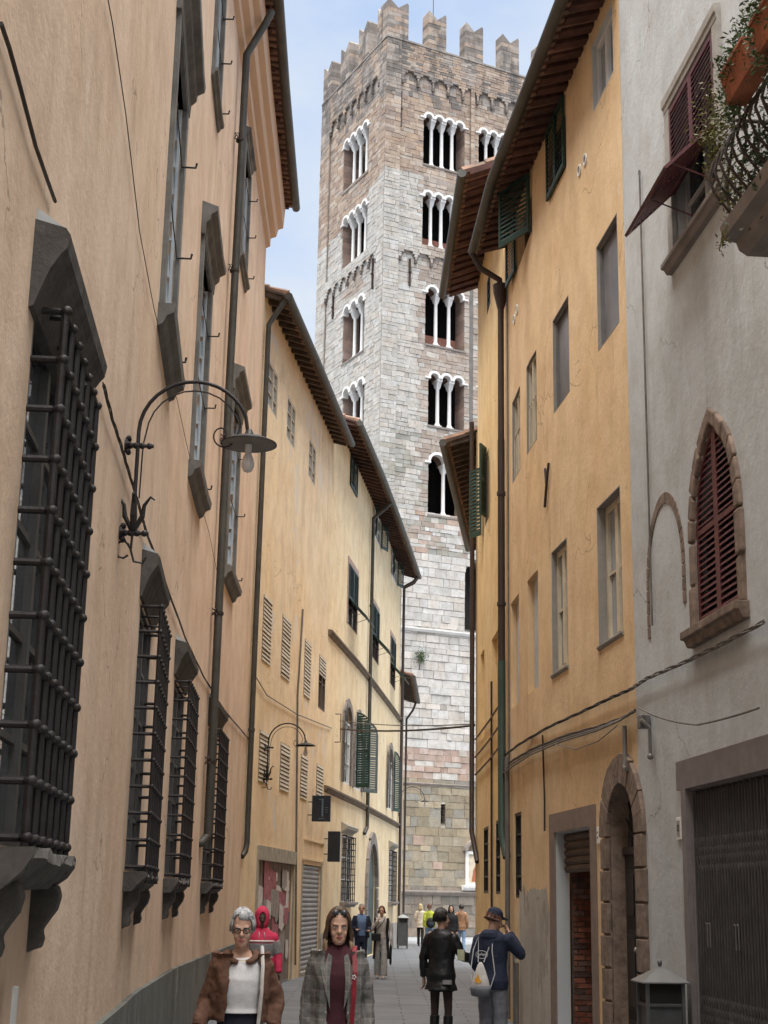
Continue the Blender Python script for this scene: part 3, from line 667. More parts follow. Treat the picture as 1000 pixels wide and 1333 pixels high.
for du in (-.25, .05):
    pipe(Cc, [FC.P(FC.L+du, ZC-.02, .7), FC.P(FC.L+du, ZC-.3, .5), FC.P(FC.L+du, ZC-.5, .12), FC.P(FC.L+du, 7, .1), FC.P(FC.L+du, .1, .1)], .05, 'brown_pipe', clips=(2, 4))
# ---------------------------------------------------------------- D: low house end beyond
D = thing('house', (.8, 61, 0), 'sliver of a lower house beyond the curved yellow house, dark eaves against the tower', 'building')
dop = [FD.op((524, 1100), (526, 1170), .15)]
mb = wallmesh(FD, 0, FD.L, 0, 10.5, []); body(FD, mb, 0, FD.L, 10.5); mb.build('wall', 'ochre_pale_plaster', D, recalc=False)
eave(FD, D, .0, FD.L+.2, 10.3, .55, sp=.42, woodm='eave_grey_wood', deep=3)
pipe(D, [FD.P(FD.L, 10.3, .55), FD.P(FD.L, 9.9, .4), FD.P(FD.L, 9.5, .12), FD.P(FD.L, .1, .1)], .05, 'brown_pipe')
# ---------------------------------------------------------------- F: orange house on the right
Fh = thing('house', (2.4, 20, 0), 'tall orange plastered house on the right with deep windows and an arched stone doorway', 'building')
ft = [FF.op((797, 2), (772.5, 147), .13), FF.op((736, 123), (715, 263), .2), FF.op((692, 226), (674, 352), .2), FF.op((677, 302), (665.5, 392), .2)]
fs = [FF.op((803, 276), (779, 458), .11), FF.op((740, 382), (721, 537), .11), FF.op((698.3, 453), (686.3, 593.5), .11), FF.op((677, 504.5), (667.5, 631), .11)]
fr_ = [FF.op((807, 631), (780.4, 842), .18), FF.op((737.7, 696), (719.7, 876), .14), FF.op((700.3, 743.5), (687.5, 906), .11), FF.op((675.5, 773), (665.5, 924), .11)]
for g in (fs, fr_):
    z0 = sum(o['z0'] for o in g)/len(g); z1 = sum(o['z1'] for o in g)/len(g)
    for o in g: o['z0'], o['z1'] = o['z0']*.4+z0*.6, o['z1']*.4+z1*.6
fg = FF.op((678.9, 1056), (670, 1169), .09)
fdoor = FF.op((770, 1077), (723.5, 1083), .17); fdoor['z0'] = 0.01
fdoor['z1'] = FF.hit(723.5, 1083)[1]*.5+FF.hit(770, 1077)[1]*.5
farch = FF.op((832, 1100), (795, 1050), .2, arch='round'); farch['z0'] = .01; farch['z1'] = FF.hit(811, 1020)[1]
ZF = 12.85
mb = wallmesh(FF, 0, FF.L, 0, ZF+.2, ft[:3]+fs+fr_+[fg, fdoor, farch]); body(FF, mb, 0, FF.L, ZF+.2); mb.build('wall', 'orange_plaster', Fh, recalc=False)
eave(FF, Fh, .0, FF.L-.3, ZF+.05, .5, sp=.3, woodm='eave_tile_red', rw=.16, rh=.07, deep=3.2, tile_r=.09)
o = ft[0]; lining(FF, Fh, o, 'grey_plaster'); w = casement(FF, Fh, o, 'white_paint', .12, .08, 2, 0, 'pale_glass')
o = ft[1]; w = casement(FF, Fh, o, 'brown_wood', .18, .05, 2, 2); t, n = FF.frame(o['s0']); wd = (o['s1']-o['s0'])/2
for k in (0, 1): leaf(w, FF.P(o['s0']+wd*k, o['z0'], .035), t, n, wd-.004, o['z1']-o['z0'], 'green_paint', .075)
o = ft[2]; w = casement(FF, Fh, o, 'brown_wood', .18, .05, 2, 2); wd = (o['s1']-o['s0'])/2; h = o['z1']-o['z0']
leaf(w, FF.P(o['s0']-.02, o['z0'], .05), t*.9+n*.43, n, wd*1.05, h, 'green_paint', .075); leaf(w, FF.P(o['s1'], o['z0'], .05), t, n, wd, h, 'green_paint', .075)
for i, o in enumerate(fs):
    lining(FF, Fh, o, 'grey_brown_stone' if 0 else mat('reveal_grey', (.24, .225, .20), .9, var=.15)); w = casement(FF, Fh, o, 'grey_pipe' if i < 2 else 'cream_paint', .1, .045, 1 if i < 2 else 2, 0 if i < 2 else 1, 'screen_glass' if i < 2 else 'glass')
    if i > 1:
        mb = MB()
        for k in range(5): u = o['s0']+(o['s1']-o['s0'])*(k+.5)/5; mb.tube([FF.P(u, o['z0']+.02, -.03), FF.P(u, o['z0']+.75, -.03)], .012, 6)
        mb.tube([FF.P(o['s0'], o['z0']+.75, -.03), FF.P(o['s1'], o['z0']+.75, -.03)], .014, 6); mb.build('window_rail', 'cream_paint', w)
for i, o in enumerate(fr_[:2]):
    lining(FF, Fh, o, 'reveal_grey'); w = casement(FF, Fh, o, 'cream_paint', (.165, .13)[i], .09, 2, 1, 'pale_glass')
    stone_sill(FF, w, o['s0']-.03, o['s1']+.03, o['z0'], .03, .05, 'reveal_grey')
for i, o in enumerate(fr_[2:]):
    mb = MB(); wallmesh(FF, o['s0'], o['s1'], o['z0'], o['z1'], [], mb, off=-.1); mb.build('blind_window', 'grey_plaster', Fh, recalc=False)
w = casement(FF, Fh, fg, 'dark_wood', .08, .04, 1, 3)
for px, py in ((755, 222), (762.5, 208), (670, 415.6), (673.5, 403)):
    u, z = FF.hit(px, py); t, n = FF.frame(u); c = FF.P(u, z, 0); mb = MB()
    mb.lathe(c, [(.085, -.02), (.085, .02), (.065, .022), (.06, .0)], 18, n); v = mb.build('vent', 'porcelain', Fh); mb = MB(); mb.lathe(c, [(.06, .0), (.058, .006)], 14, n); mb.build('vent_hole', 'brown_wood', v)
# square doorway in a painted brown frame; half-open roller shutter and a brick pier inside
s0, s1, z1 = fdoor['s0'], fdoor['s1'], fdoor['z1']
mb = MB(); FF.box(mb, s0-.24, s0, 0, z1+.25, -.02, .025); FF.box(mb, s1, s1+.3, 0, z1+.25, -.02, .025); FF.box(mb, s0, s1, z1, z1+.25, -.02, .025)
mb.build('door_surround', mat('brown_paint_frame', (.20, .15, .12), .85, var=.2), Fh)
lining(FF, Fh, fdoor, 'grey_plaster')
rollershutter(FF, Fh, dict(fdoor, s0=s0+.015, s1=s1-.015, z1=z1-.015), z1-.42, 'brown_wood', .13, .1)
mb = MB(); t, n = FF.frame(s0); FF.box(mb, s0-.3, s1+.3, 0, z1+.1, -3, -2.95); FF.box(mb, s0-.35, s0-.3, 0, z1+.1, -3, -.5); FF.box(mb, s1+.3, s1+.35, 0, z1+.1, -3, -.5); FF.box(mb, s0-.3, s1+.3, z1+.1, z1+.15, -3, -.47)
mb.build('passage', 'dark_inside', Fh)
mb = MB(); mb.c = (.13, .10, .085); FF.box(mb, s1-.015, s1+.1, 0, z1, -1.2, -.2)
for k in range(38):
    z = .01+k*.07
    if z > z1-.02: break
    for q in range(5):
        k_ = R.uniform(.6, 1.25); mb.c = tuple(x*k_ for x in R.choice([(.24, .085, .055), (.30, .12, .08), (.20, .12, .10)])); off = (.0 if k % 2 else .1)
        FF.box(mb, s1-.03+R.uniform(-.008, .008), s1+.1, z, z+.058, -1.16+q*.2+off, -.98+q*.2+off if q < 4 else -.22)
mb.build('brick_pier', 'ashlar', Fh)
# rusticated arched doorway
mb = MB(); t, n = FF.frame(farch['s0'])
FF.box(mb, farch['s0']-.001, farch['s0']+.02, 0, farch['z1']-.5, -.2, .01); mb.build('door_jamb', 'brown_stone', Fh); mb = MB(); FF.box(mb, farch['s1']-.02, farch['s1']+.001, 0, farch['z1']-.5, -.2, .01); mb.build('door_jamb', 'brown_stone', Fh)
mb = MB(); ap_ = arch_pts(farch, 14)
for p_, q_ in zip(ap_, ap_[1:]):
    c_ = V(((farch['s0']+farch['s1'])/2, ap_[0][1], 0)); f_ = lambda a, k: (c_.x+(a[0]-c_.x)*k, c_.y+(a[1]-c_.y)*k)
    mb.hexa([FF.P(*f_(p_, .965), -.2), FF.P(*f_(q_, .965), -.2), FF.P(*f_(q_, .965), .01), FF.P(*f_(p_, .965), .01), FF.P(*f_(p_, 1.01), -.2), FF.P(*f_(q_, 1.01), -.2), FF.P(*f_(q_, 1.01), .01), FF.P(*f_(p_, 1.01), .01)])
mb.build('door_arch', 'brown_stone', Fh)
mb = MB(); arch_ring(FF, mb, farch, .33, -.03, .06, jitter=.015, z0=.02); ds = mb.build('door_surround', 'brown_stone', Fh, bevel=.015)
for q in (farch['z1']-.72,):
    mb = MB(); FF.box(mb, farch['s0']-.0, farch['s1']+.0, q-.04, q+.04, -.19, -.12); mb.build('transom', 'dark_wood', Fh)
mb = MB(); s0, s1 = farch['s0'], farch['s1']; m_ = (s0+s1)/2
for a, b in ((s0+.01, m_-.01), (m_+.01, s1-.01)):
    d_ = MB(); FF.box(d_, a, b, .02, farch['z1']-.76, -.2, -.15)
    for z0_, z1_ in ((.15, .55), (.65, 1.5), (1.6, 2.15)): FF.box(d_, a+.08, b-.08, z0_, z1_, -.16, -.135); FF.box(d_, a+.13, b-.13, z0_+.05, z1_-.05, -.14, -.12)
    dl = d_.build('door', 'dark_wood', Fh, bevel=.006)
    k = MB(); u = b-.05 if a < m_-.2 else a+.05; k.ball(FF.P(u, 1.3, -.12), .03); k.build('handle', 'shutter_metal', dl)
mb = MB(); FF.box(mb, s0, s1, farch['z1']-.72, farch['z1'], -.21, -.19); fan = mb.build('fanlight', 'glass', Fh)
mb = MB(); r = (s1-s0)/2
for k in range(1, 8):
    a = pi*k/8; mb.tube([FF.P(m_, farch['z1']-.68, -.16), FF.P(m_-cos(a)*(r-.02), farch['z1']-r+sin(a)*(r-.02), -.16)], .012, 5)
mb.tube([FF.P(m_-cos(pi*k/12)*r*.5, farch['z1']-.68+sin(pi*k/12)*r*.5, -.16) for k in range(13)], .012, 5); mb.build('fanlight_grille', 'iron', fan)
# pipes
u = FF.sy(24.15)
pipe(Fh, [FF.P(u, ZF-.02, .6), FF.P(u, ZF-.3, .45), FF.P(u, ZF-.5, .12), FF.P(u, ZF-.9, .1), FF.P(u, 9.4, .1)], .055, 'brown_pipe')
mb = MB(); mb.lathe(FF.P(u, ZF-1.05, .1), [(.06, 0), (.13, .3), (.14, .45)], 12); mb.build('hopper_head', 'brown_pipe', Fh)
pipe(Fh, [FF.P(u, 9.4, .1), FF.P(u, 5.6, .1)], .062, 'brown_pipe', clips=(0, 1.6)); pipe(Fh, [FF.P(u, 5.6, .1), FF.P(u, 2.85, .1), FF.P(u-.25, 2.45, .06)], .066, 'green_pipe')
pipe(Fh, [FF.P(u-.42, 4.0, .07), FF.P(u-.42, .05, .07)], .04, 'grey_pipe')
pipe(Fh, [FF.P(u-.36, 12.3, .03), FF.P(u-.36, 3.9, .03)], .014, 'cable_grey', name='conduit')
# grey repaired plaster low on the wall and the damp patch
g = MB(); s_a, s_b = FF.sy(19.3), FF.sy(22.9); pts = []
N = 26
for k in range(N+1):
    u = s_a+(s_b-s_a)*k/N; pts.append((u, max(.25, min(1.95, .3+k*.16))+.22*mnoise.noise(V((k*.55, 0, 3)))))
for (u, z), (u2, z2) in zip(pts, pts[1:]):
    if u < fdoor['s1']+.32: continue
    if FF.S[1]-.01 < u < FF.S[1]: pass
    g.face([FF.P(u, .0, .006), FF.P(u2, .0, .006), FF.P(u2, z2, .006), FF.P(u, z, .006)], [(u, 0), (u2, 0), (u2, z2), (u, z)])
g.build('plaster_repair', 'grey_old_plaster', Fh, recalc=False)
# iron clamp fixture
u, z = FF.hit(715, 632); mb = MB(); 
for a, b in ((-.12, .3), (.12, .28), (.16, -.28)): mb.tube([FF.P(u+a, z+b, .03), FF.P(u, z, .04)], .02, 6)
mb.build('wall_tie', 'rusty_iron', Fh)
# ---------------------------------------------------------------- G: golden house end past the pipe
G = thing('house', (2.0, 27, 0), 'narrow golden yellow house past the dark downpipe, with orange eave tiles', 'building')
ga = FG.op((638, 350), (634, 412), .06); ga['s0'], ga['s1'] = FG.hit(638.3, 380)[0], FG.hit(634, 380)[0]
gb = FG.op((636, 583), (630, 690), .1); gc = FG.op((648.4, 819), (640.5, 985), .1); gd = FG.op((630.7, 844), (625.6, 965), .1); ge = FG.op((651.3, 1066), (645.5, 1164), .08); gf = FG.op((636, 1075), (629.5, 1163), .08)
ZG = 14.5
gops = []
for o in (ga, gb, gc, gd, ge, gf):
    o['s0'] = max(.12, o['s0']); o['s1'] = min(FG.L-.1, o['s1'])
    if o['s1']-o['s0'] > .2: gops.append(o)
mb = wallmesh(FG, 0, FG.L, 0, ZG+.25, gops); body(FG, mb, 0, FG.L, ZG+.25); mb.build('wall', 'golden_plaster', G, recalc=False)
eave(FG, G, -.2, FG.L+.05, ZG, .68, sp=.36, woodm='eave_tile_red', rw=.2, rh=.08, deep=3, slope=.4)
for o in (ga, ge, gf):
    if o in gops: casement(FG, G, o, 'dark_wood', .065, .04, 1, 3)
for o in (gc, gd):
    if o in gops: mb = MB(); wallmesh(FG, o['s0'], o['s1'], o['z0'], o['z1'], [], mb, off=-.09); mb.build('blind_window', 'golden_plaster', G, recalc=False)
w = casement(FG, G, gb, 'brown_wood', .09, .05, 2, 2); t, n = FG.frame(1); h = gb['z1']-gb['z0']
leaf(w, FG.P(gb['s0'], gb['z0'], .05), -t*.9+n*.4, n, .34, h, 'green_paint', .075); leaf(w, FG.P(gb['s1'], gb['z0']-.1, .05), t*.85+n*.5, -t, .42, h, 'green_paint', .075)
pipe(G, [FG.P(FG.L+.02, ZG-2.9, .12), FG.P(FG.L+.02, 8, .1), FG.P(FG.L+.02, 3.1, .1), FG.P(FG.L-.5, 2.5, .03)], .05, 'brown_pipe', clips=(0, 3))
pipe(G, [FG.P(2.0, 5.6, .03), FG.P(2.0, 1.2, .03)], .02, 'rusty_iron', name='conduit')
for z in (4.9, 4.55, 4.2): pipe(G, [FG.P(.05, z+.1, .04), FG.P(2.5, z+.03, .04), FG.P(FG.L-.1, z, .04)], .018, 'golden_plaster' if 0 else 'brown_stone', name='conduit')
# ---------------------------------------------------------------- H: house round the bend
H_ = thing('house', (2.6, 36, 0), 'house round the bend on the right, only its dark tiled eave showing', 'building')
ZH = 11.2
mb = wallmesh(FH, 0, FH.L, 0, ZH+.2, []); body(FH, mb, 0, FH.L, ZH+.2); mb.build('wall', 'orange_plaster', H_, recalc=False)
eave(FH, H_, .0, FH.L*.82, ZH, .62, sp=.4, woodm='eave_grey_wood', deep=3)
# ================================================================ E: grey house at the right edge
E = thing('house', (3.3, 9, 0), 'grey plastered house at the right edge with maroon shutters and a folding gate', 'building')
eo = FE.op((932, 42), (882, 335), .2)
ep = FE.op((962, 700), (910, 815), .18, arch='pointed'); ep['z1'] = FE.hit(930, 547)[1]; ep['z0'] = FE.hit(935, 805)[1]; ep['ah'] = 1.0
eg = FE.op((1000, 1002), (898, 1026), .3); eg['z0'] = .02; eg['s0'] = eg['s1']-2.4; eg['z1'] = FE.hit(898, 1027)[1]
mb = wallmesh(FE, 0, FE.L, 0, 15, [eo, ep, eg]); body(FE, mb, 0, FE.L, 15); mb.build('wall', 'grey_plaster', E, recalc=False)
# upper window: moulded surround, flap shutters
w = casement(FE, E, eo, 'white_paint', .16, .06, 2, 2, 'glass'); mb = MB()
s0, s1, z0, z1 = eo['s0'], eo['s1'], eo['z0'], eo['z1']
FE.box(mb, s0-.17, s0, z0, z1+.05, -.02, .045); FE.box(mb, s1, s1+.17, z0, z1+.05, -.02, .045); FE.prof(mb, s0-.17, s1+.17, [(-.02, z1+.05), (.05, z1+.05), (.055, z1+.1), (.07, z1+.12), (.075, z1+.2), (-.02, z1+.22)])
mb.build('surround', mat('window_stone', (.33, .31, .28), .85, var=.25, scale=6, bmp=.3), w)
stone_sill(FE, w, s0-.22, s1+.22, z0, .12, .11, 'grey_brown_stone'); flap_shutter(FE, w, eo, 'maroon_paint', .42, .78, pitch=.06)
# pointed window with rock-faced quoins and two arched leaves
w = casement(FE, E, dict(ep, z1=ep['z1']-.9), 'dark_wood', .16, .05, 2, 1); mb = MB(); arch_ring(FE, mb, ep, .17, -.03, .04, jitter=.03); mb.build('surround', 'brown_stone', w, bevel=.02)
mb = MB(); FE.box(mb, ep['s0'], ep['s1'], ep['z1']-.95, ep['z1'], -.17, -.15); mb.build('back_board', 'black_paint', w)
t, n = FE.frame(ep['s0']); wd = (ep['s1']-ep['s0'])/2; h = ep['z1']-ep['z0']; hh = ep['ah']/h
ARC = [(x, z) for x, z in arch_pts(ep, 24)]
def atop(x):     # arch height above sill at arc length x
    for p, q in zip(ARC, ARC[1:]):
        if p[0]-1e-6 <= x <= q[0]+1e-6: return p[1]+(q[1]-p[1])*((x-p[0])/max(1e-6, q[0]-p[0]))-ep['z0']
    return h-ep['ah']
leaf(w, FE.P(ep['s0']+.01, ep['z0'], -.02), t, n, wd-.012, h-.01, 'maroon_paint', .062, .055, arch=lambda x: atop(ep['s0']+.01+x*(wd-.012))/h*.995)
leaf(w, FE.P(ep['s0']+wd+.004, ep['z0'], -.02), t, n, wd-.012, h-.01, 'maroon_paint', .062, .055, arch=lambda x: atop(ep['s0']+wd+.004+x*(wd-.012))/h*.995)
stone_sill(FE, w, ep['s0']-.2, ep['s1']+.2, ep['z0'], .13, .15, 'brown_stone')
# blind brick arch
ba = FE.op((889, 738), (846, 770), .1, arch='round'); ba['z1'] = FE.hit(868, 672)[1]; ba['z0'] = FE.hit(868, 750)[1]-.2
mb = MB(); ba.pop('ap', None); pts = arch_pts(ba, 22); c = ((ba['s0']+ba['s1'])/2, pts[0][1]); r1 = (ba['s1']-ba['s0'])/2
for k in range(22):
    a0, a1 = pi*(k+.06)/22, pi*(k+.94)/22
    q = [(c[0]-cos(a)*rr, c[1]+sin(a)*rr*1.25) for a, rr in ((a0, r1), (a1, r1), (a1, r1+.09), (a0, r1+.09))]
    mb.hexa([FE.P(x, z, -.01) for x, z in q]+[FE.P(x, z, .012) for x, z in q])
for s in (ba['s1'], ba['s0']-.09):
    for k in range(4 if s > ba['s0'] else 3): FE.box(mb, s, s+.09, c[1]-.13*(k+1), c[1]-.13*k-.015, -.01, .012)
mb.build('brick_arch', 'brown_stone', E)
# gate: painted frame, pleated folding grille
s0, s1, z1 = eg['s0'], eg['s1'], eg['z1']
mb = MB(); FE.box(mb, s0-.3, s1+.28, z1, z1+.27, -.02, .05); FE.box(mb, s1+.0, s1+.14, 0, z1, -.02, .05); FE.box(mb, s0-.14, s0, 0, z1, -.02, .05); mb.build('gate_surround', mat('gate_frame_brown', (.19, .165, .155), .8, var=.2), E)
lining(FE, E, eg, 'gate_frame_brown', .016)
gt = MB(); n_ = 30
for k in range(n_+1):
    u = s0+.02+(s1-s0-.04)*k/n_; a, b = (-.14, -.07) if k % 2 else (-.09, -.05)
    gt.box(FE.P(u, (z1+.1)/2, (a+b)/2), (.012, b-a, z1-.1), (FE.frame(u)[0], FE.frame(u)[1], V((0, 0, 1))))
    gt.tube([FE.P(u, .06, -.03), FE.P(u, z1-.05, -.03)], .011, 5)
for zc in (.75, 2.15):
    for k in range(n_):
        u = s0+.02+(s1-s0-.04)*k/n_; w_ = (s1-s0-.04)/n_*2
        for e in (-1, 1):
            for q in (0, .16): gt.tube([FE.P(u, zc+q-.09*e, -.035), FE.P(min(u+w_, s1-.02), zc+q+.09*e, -.035)], .0055, 4)
g_ = gt.build('folding_gate', mat('gate_iron', (.085, .08, .076), .5, .3, var=.35, scale=5, bmp=.2), E)
for k in (4, 5, 14, 15):
    mb = MB(); u = s1-.02-(s1-s0)*k/n_; mb.tube([FE.P(u, 1.42, -.02), FE.P(u, 1.62, -.02)], .008, 6); mb.tube([FE.P(u, 1.62, -.02), FE.P(u+.03, 1.63, -.02)], .008, 6); mb.build('handle', 'grey_pipe', g_)
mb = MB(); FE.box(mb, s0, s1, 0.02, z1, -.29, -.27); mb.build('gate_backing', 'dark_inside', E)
for px in (835, 872, 968):
    u, _ = FE.hit(px, 500)
pu, pz = FE.hit(836, 232); pipe(E, [FE.P(pu, pz, .03), FE.P(pu, 4.6, .03)], .011, 'cable_grey', name='conduit')
mb = MB(); mb.tube([FE.P(pu+.03*cos(a*.6), pz+.05+.05*sin(a*.6), .03) for a in range(11)], .007, 5); mb.build('cable_loop', 'cable_grey', E)
# balcony
by0, by1 = FE.sy(6.6), FE.sy(10.2)
mb = MB(); FE.prof(mb, by0, by1, [(0, 6.46), (.62, 6.46), (.68, 6.5), (.7, 6.56), (.8, 6.58), (.82, 6.68), (0, 6.68)]); bal = mb.build('balcony', 'grey_brown_stone', E)
for u in (by0+.4, by1-.45):
    mb = MB(); FE.prof(mb, u, u+.16, [(0, 6.46), (.5, 6.46), (.5, 6.38), (.4, 6.34), (.42, 6.24), (.3, 6.2), (.12, 6.06), (0, 6.02)]); mb.build('bracket', 'brown_stone', bal, bevel=.01)
rl = MB()
def bar(u, o_, end=False):
    pr = [(0, 6.68), (.07, 6.78), (.16, 6.9), (.2, 7.02), (.16, 7.16), (.06, 7.3), (-.01, 7.42), (-.01, 7.55)]
    return [(o_+a, z) for a, z in pr]
k = 0; u = by0
while u < by1-.02:
    rl.tube([FE.P(u, z, a) for a, z in bar(u, .72)], .011, 6); u += .13
for q in range(7):
    oo = .1+q*.1; rl.tube([FE.P(by1-.05+(a-.72)*1, z, oo) for a, z in bar(0, .72)], .011, 6)
rl.tube([FE.P(by0, 7.55, .71), FE.P(by1-.05, 7.55, .71), FE.P(by1-.05, 7.55, .0)], .016, 6); rl.tube([FE.P(by0, 6.72, .74), FE.P(by1-.04, 6.72, .74), FE.P(by1-.04, 6.72, 0)], .012, 6)
rl.build('railing', 'rusty_iron', bal, smooth='auto')
# ================================================================ the bell tower
R2 = random.Random(5)
ta = radians(27); tc = (-.22, 73.0); WR, WL = 10.9, 8.5
TR = Facade([tc, (tc[0]+cos(ta)*WR, tc[1]+sin(ta)*WR)], 1)
TL = Facade([tc, (tc[0]-sin(ta)*WL, tc[1]+cos(ta)*WL)], -1)
T = thing('bell_tower', (tc[0]+3, tc[1]+6, 0), 'tall medieval stone bell tower with swallowtail battlements closing the street', 'tower')
def jit(c, a=.08, rr=R2):
    k = 1+rr.uniform(-a, a); t = rr.uniform(-.03, .03); return (c[0]*k*(1+t), c[1]*k, c[2]*k*(1-t))
BROWN = [(.40, .31, .25), (.46, .37, .30), (.35, .275, .23), (.50, .42, .35), (.43, .33, .255)]
BROWN2 = [(.42, .355, .305), (.47, .41, .36), (.40, .34, .295), (.50, .44, .395)]
GREYB = [(.30, .265, .24), (.37, .33, .30), (.25, .22, .20), (.41, .36, .32), (.21, .19, .175)]
WHITE = [(.53, .515, .485), (.56, .545, .515), (.51, .495, .46), (.545, .525, .49), (.58, .565, .535)]
WHITE2 = [(.62, .605, .58), (.65, .635, .61), (.60, .585, .555), (.63, .61, .58)]
GREEN = [(.39, .385, .345), (.36, .36, .32), (.43, .42, .385)]
PINK = [(.46, .35, .29), (.50, .39, .33), (.54, .44, .39), (.43, .32, .27)]
KHAKI = [(.33, .285, .205), (.38, .33, .25), (.29, .255, .19), (.34, .31, .25), (.42, .365, .27), (.30, .285, .25)]
def pick(l): return jit(R2.choice(l))
def nz(s, z, k=.6, o=0): return mnoise.noise(V((s*k+o, z*k, o*1.7)))
def colR(s, z):
    n = nz(s, z, .5)*.9
    if z > 44.6+n: 
        return pick(GREYB if nz(s*1.6, z*.35, 1, 9) > -.12 else BROWN)
    if z > 40.2+n*.4: return pick(BROWN)
    strip = s < 2.2 + (.25 if R2.random() < .5 else -.1)
    if z > 26:
        if strip: return pick(WHITE if R2.random() > .02 else BROWN2)
        return pick(BROWN2 if R2.random() > .05 else WHITE)
    if z > 18.9:
        q = R2.random()
        if z < 25.4 and z > 21.3: return pick(GREEN if nz(s*.5, z*1.6, .8, 3) > .05 and q < .75 else (WHITE if strip or q > .85 else BROWN2))
        if z <= 21.3: return pick(GREEN if q < .25 else PINK if q < .45 else WHITE2 if q < .85 else BROWN2)
        return pick(WHITE if strip or q < .4 else BROWN2)
    if z > 8.9: return pick(WHITE2 if R2.random() > .12 else WHITE)
    if z > 7.35: return pick(PINK if R2.random() > .15 else WHITE)
    if z > 2.2: return pick(KHAKI) if R2.random() > (.25 if 4.2 < z < 5 else .02) else pick(PINK)
    return pick([(.26, .235, .205), (.30, .265, .225), (.22, .205, .18), (.33, .28, .23)])
def colL(s, z):
    n = nz(s, z, .5, 4)*.9
    if z > 44.8+n: return pick(GREYB if nz(s*1.6, z*.35, 1, 2) > -.2 else BROWN)
    if z > 40-.22*s+n*.3: return pick(BROWN if R2.random() > .1 else BROWN2)
    if 38 < z and 2 < s < 5.6: return pick([(.30, .27, .235), (.36, .33, .29)])
    if 34.2 < z < 35.4 and 2.5 < s < 5: return pick(BROWN2)
    if z > 28 or s > .8: return pick(WHITE if R2.random() > .03 else GREEN if R2.random() > .5 else BROWN2)
    return pick(WHITE)
def ashlar(f, mb, s0, s1, z0, z1, holes, out, colf, hr, wr, gap=.02, dep=.06, jt=.012):
    z = z0; row = 0
    while z < z1-.02:
        h = min(R2.uniform(*hr), z1-z)
        if z1-z-h < hr[0]*.5: h = z1-z
        iv = [(s0, s1)]; zm = z+h/2
        for a, b in holes(zm):
            nv = []
            for p, q in iv:
                if b <= p or a >= q: nv.append((p, q)); continue
                if a > p: nv.append((p, a))
                if b < q: nv.append((b, q))
            iv = nv
        for p, q in iv:
            x = p
            while x < q-1e-3:
                w = R2.uniform(*wr)*(.8 if row % 3 else 1.1)
                if x+w > q-wr[0]*.6: w = q-x
                o = out+R2.uniform(-jt, jt); g = gap/2*R2.uniform(.5, 1.4); mb.c = colf(x+w/2, zm)
                a, b, c, d = x+g, x+w-g, z+g, z+h-g
                if b-a > .02 and d-c > .02:
                    j = lambda: R2.uniform(-.011, .011)
                    F4 = [f.P(a+j(), c+j(), o), f.P(b+j(), c+j(), o), f.P(b+j(), d+j(), o), f.P(a+j(), d+j(), o)]
                    B4 = [f.P(a-.01, c-.01, o-dep), f.P(b+.01, c-.01, o-dep), f.P(b+.01, d+.01, o-dep), f.P(a-.01, d+.01, o-dep)]
                    mb.poly(F4+B4, [(0, 1, 2, 3), (0, 4, 5, 1), (1, 5, 6, 2), (2, 6, 7, 3), (3, 7, 4, 0)])
                x += w
        z += h; row += 1
def wins(lst):
    """[(s0,s1,z0,z1,n)] -> hole function and cell openings"""
    return [dict(s0=a, s1=b, z0=c, z1=d, n=n, r=(b-a)/(2*n)) for a, b, c, d, n in lst]
def hole_fn(ws, extra=()):
    def f(z):
        out = []
        for w in ws:
            if w['z0'] < z < w['z1']:
                zs = w['z1']-w['r']
                if z <= zs: out.append((w['s0'], w['s1']))
                else:
                    h = sqrt(max(0, w['r']**2-(z-zs)**2))
                    for k in range(w['n']):
                        c = w['s0']+w['r']*(2*k+1); out.append((c-h, c+h))
        for e in extra:
            if e[2] < z < e[3]: out.append((e[0], e[1]))
        return out
    return f
WSR = wins([(2.28, 4.92, 41.0, 44.2, 4), (5.82, 8.46, 41.0, 44.2, 4), (2.28, 4.92, 36.15, 39.45, 4), (5.82, 8.46, 36.15, 39.45, 4),
            (2.52, 4.95, 30.48, 33.9, 3), (5.9, 8.3, 30.48, 33.9, 3), (2.75, 4.95, 25.95, 29.0, 3), (5.9, 8.1, 25.95, 29, 3), (2.8, 4.95, 21.1, 24.5, 2)])
WSL = wins([(2.25, 5.5, 41.0, 44.3, 4), (2.2, 5.4, 36.2, 39.4, 4), (2.3, 5.0, 30.4, 33.8, 3), (2.1, 4.8, 25.95, 28.9, 3), (2.3, 4.6, 21.1, 24.4, 2)])
DOORR = dict(s0=5.05, s1=6.6, z0=15.25, z1=18.9, n=1, r=.775)
WSR.append(DOORR)
SLIT = (3.72, 3.98, 5.4, 6.35); 
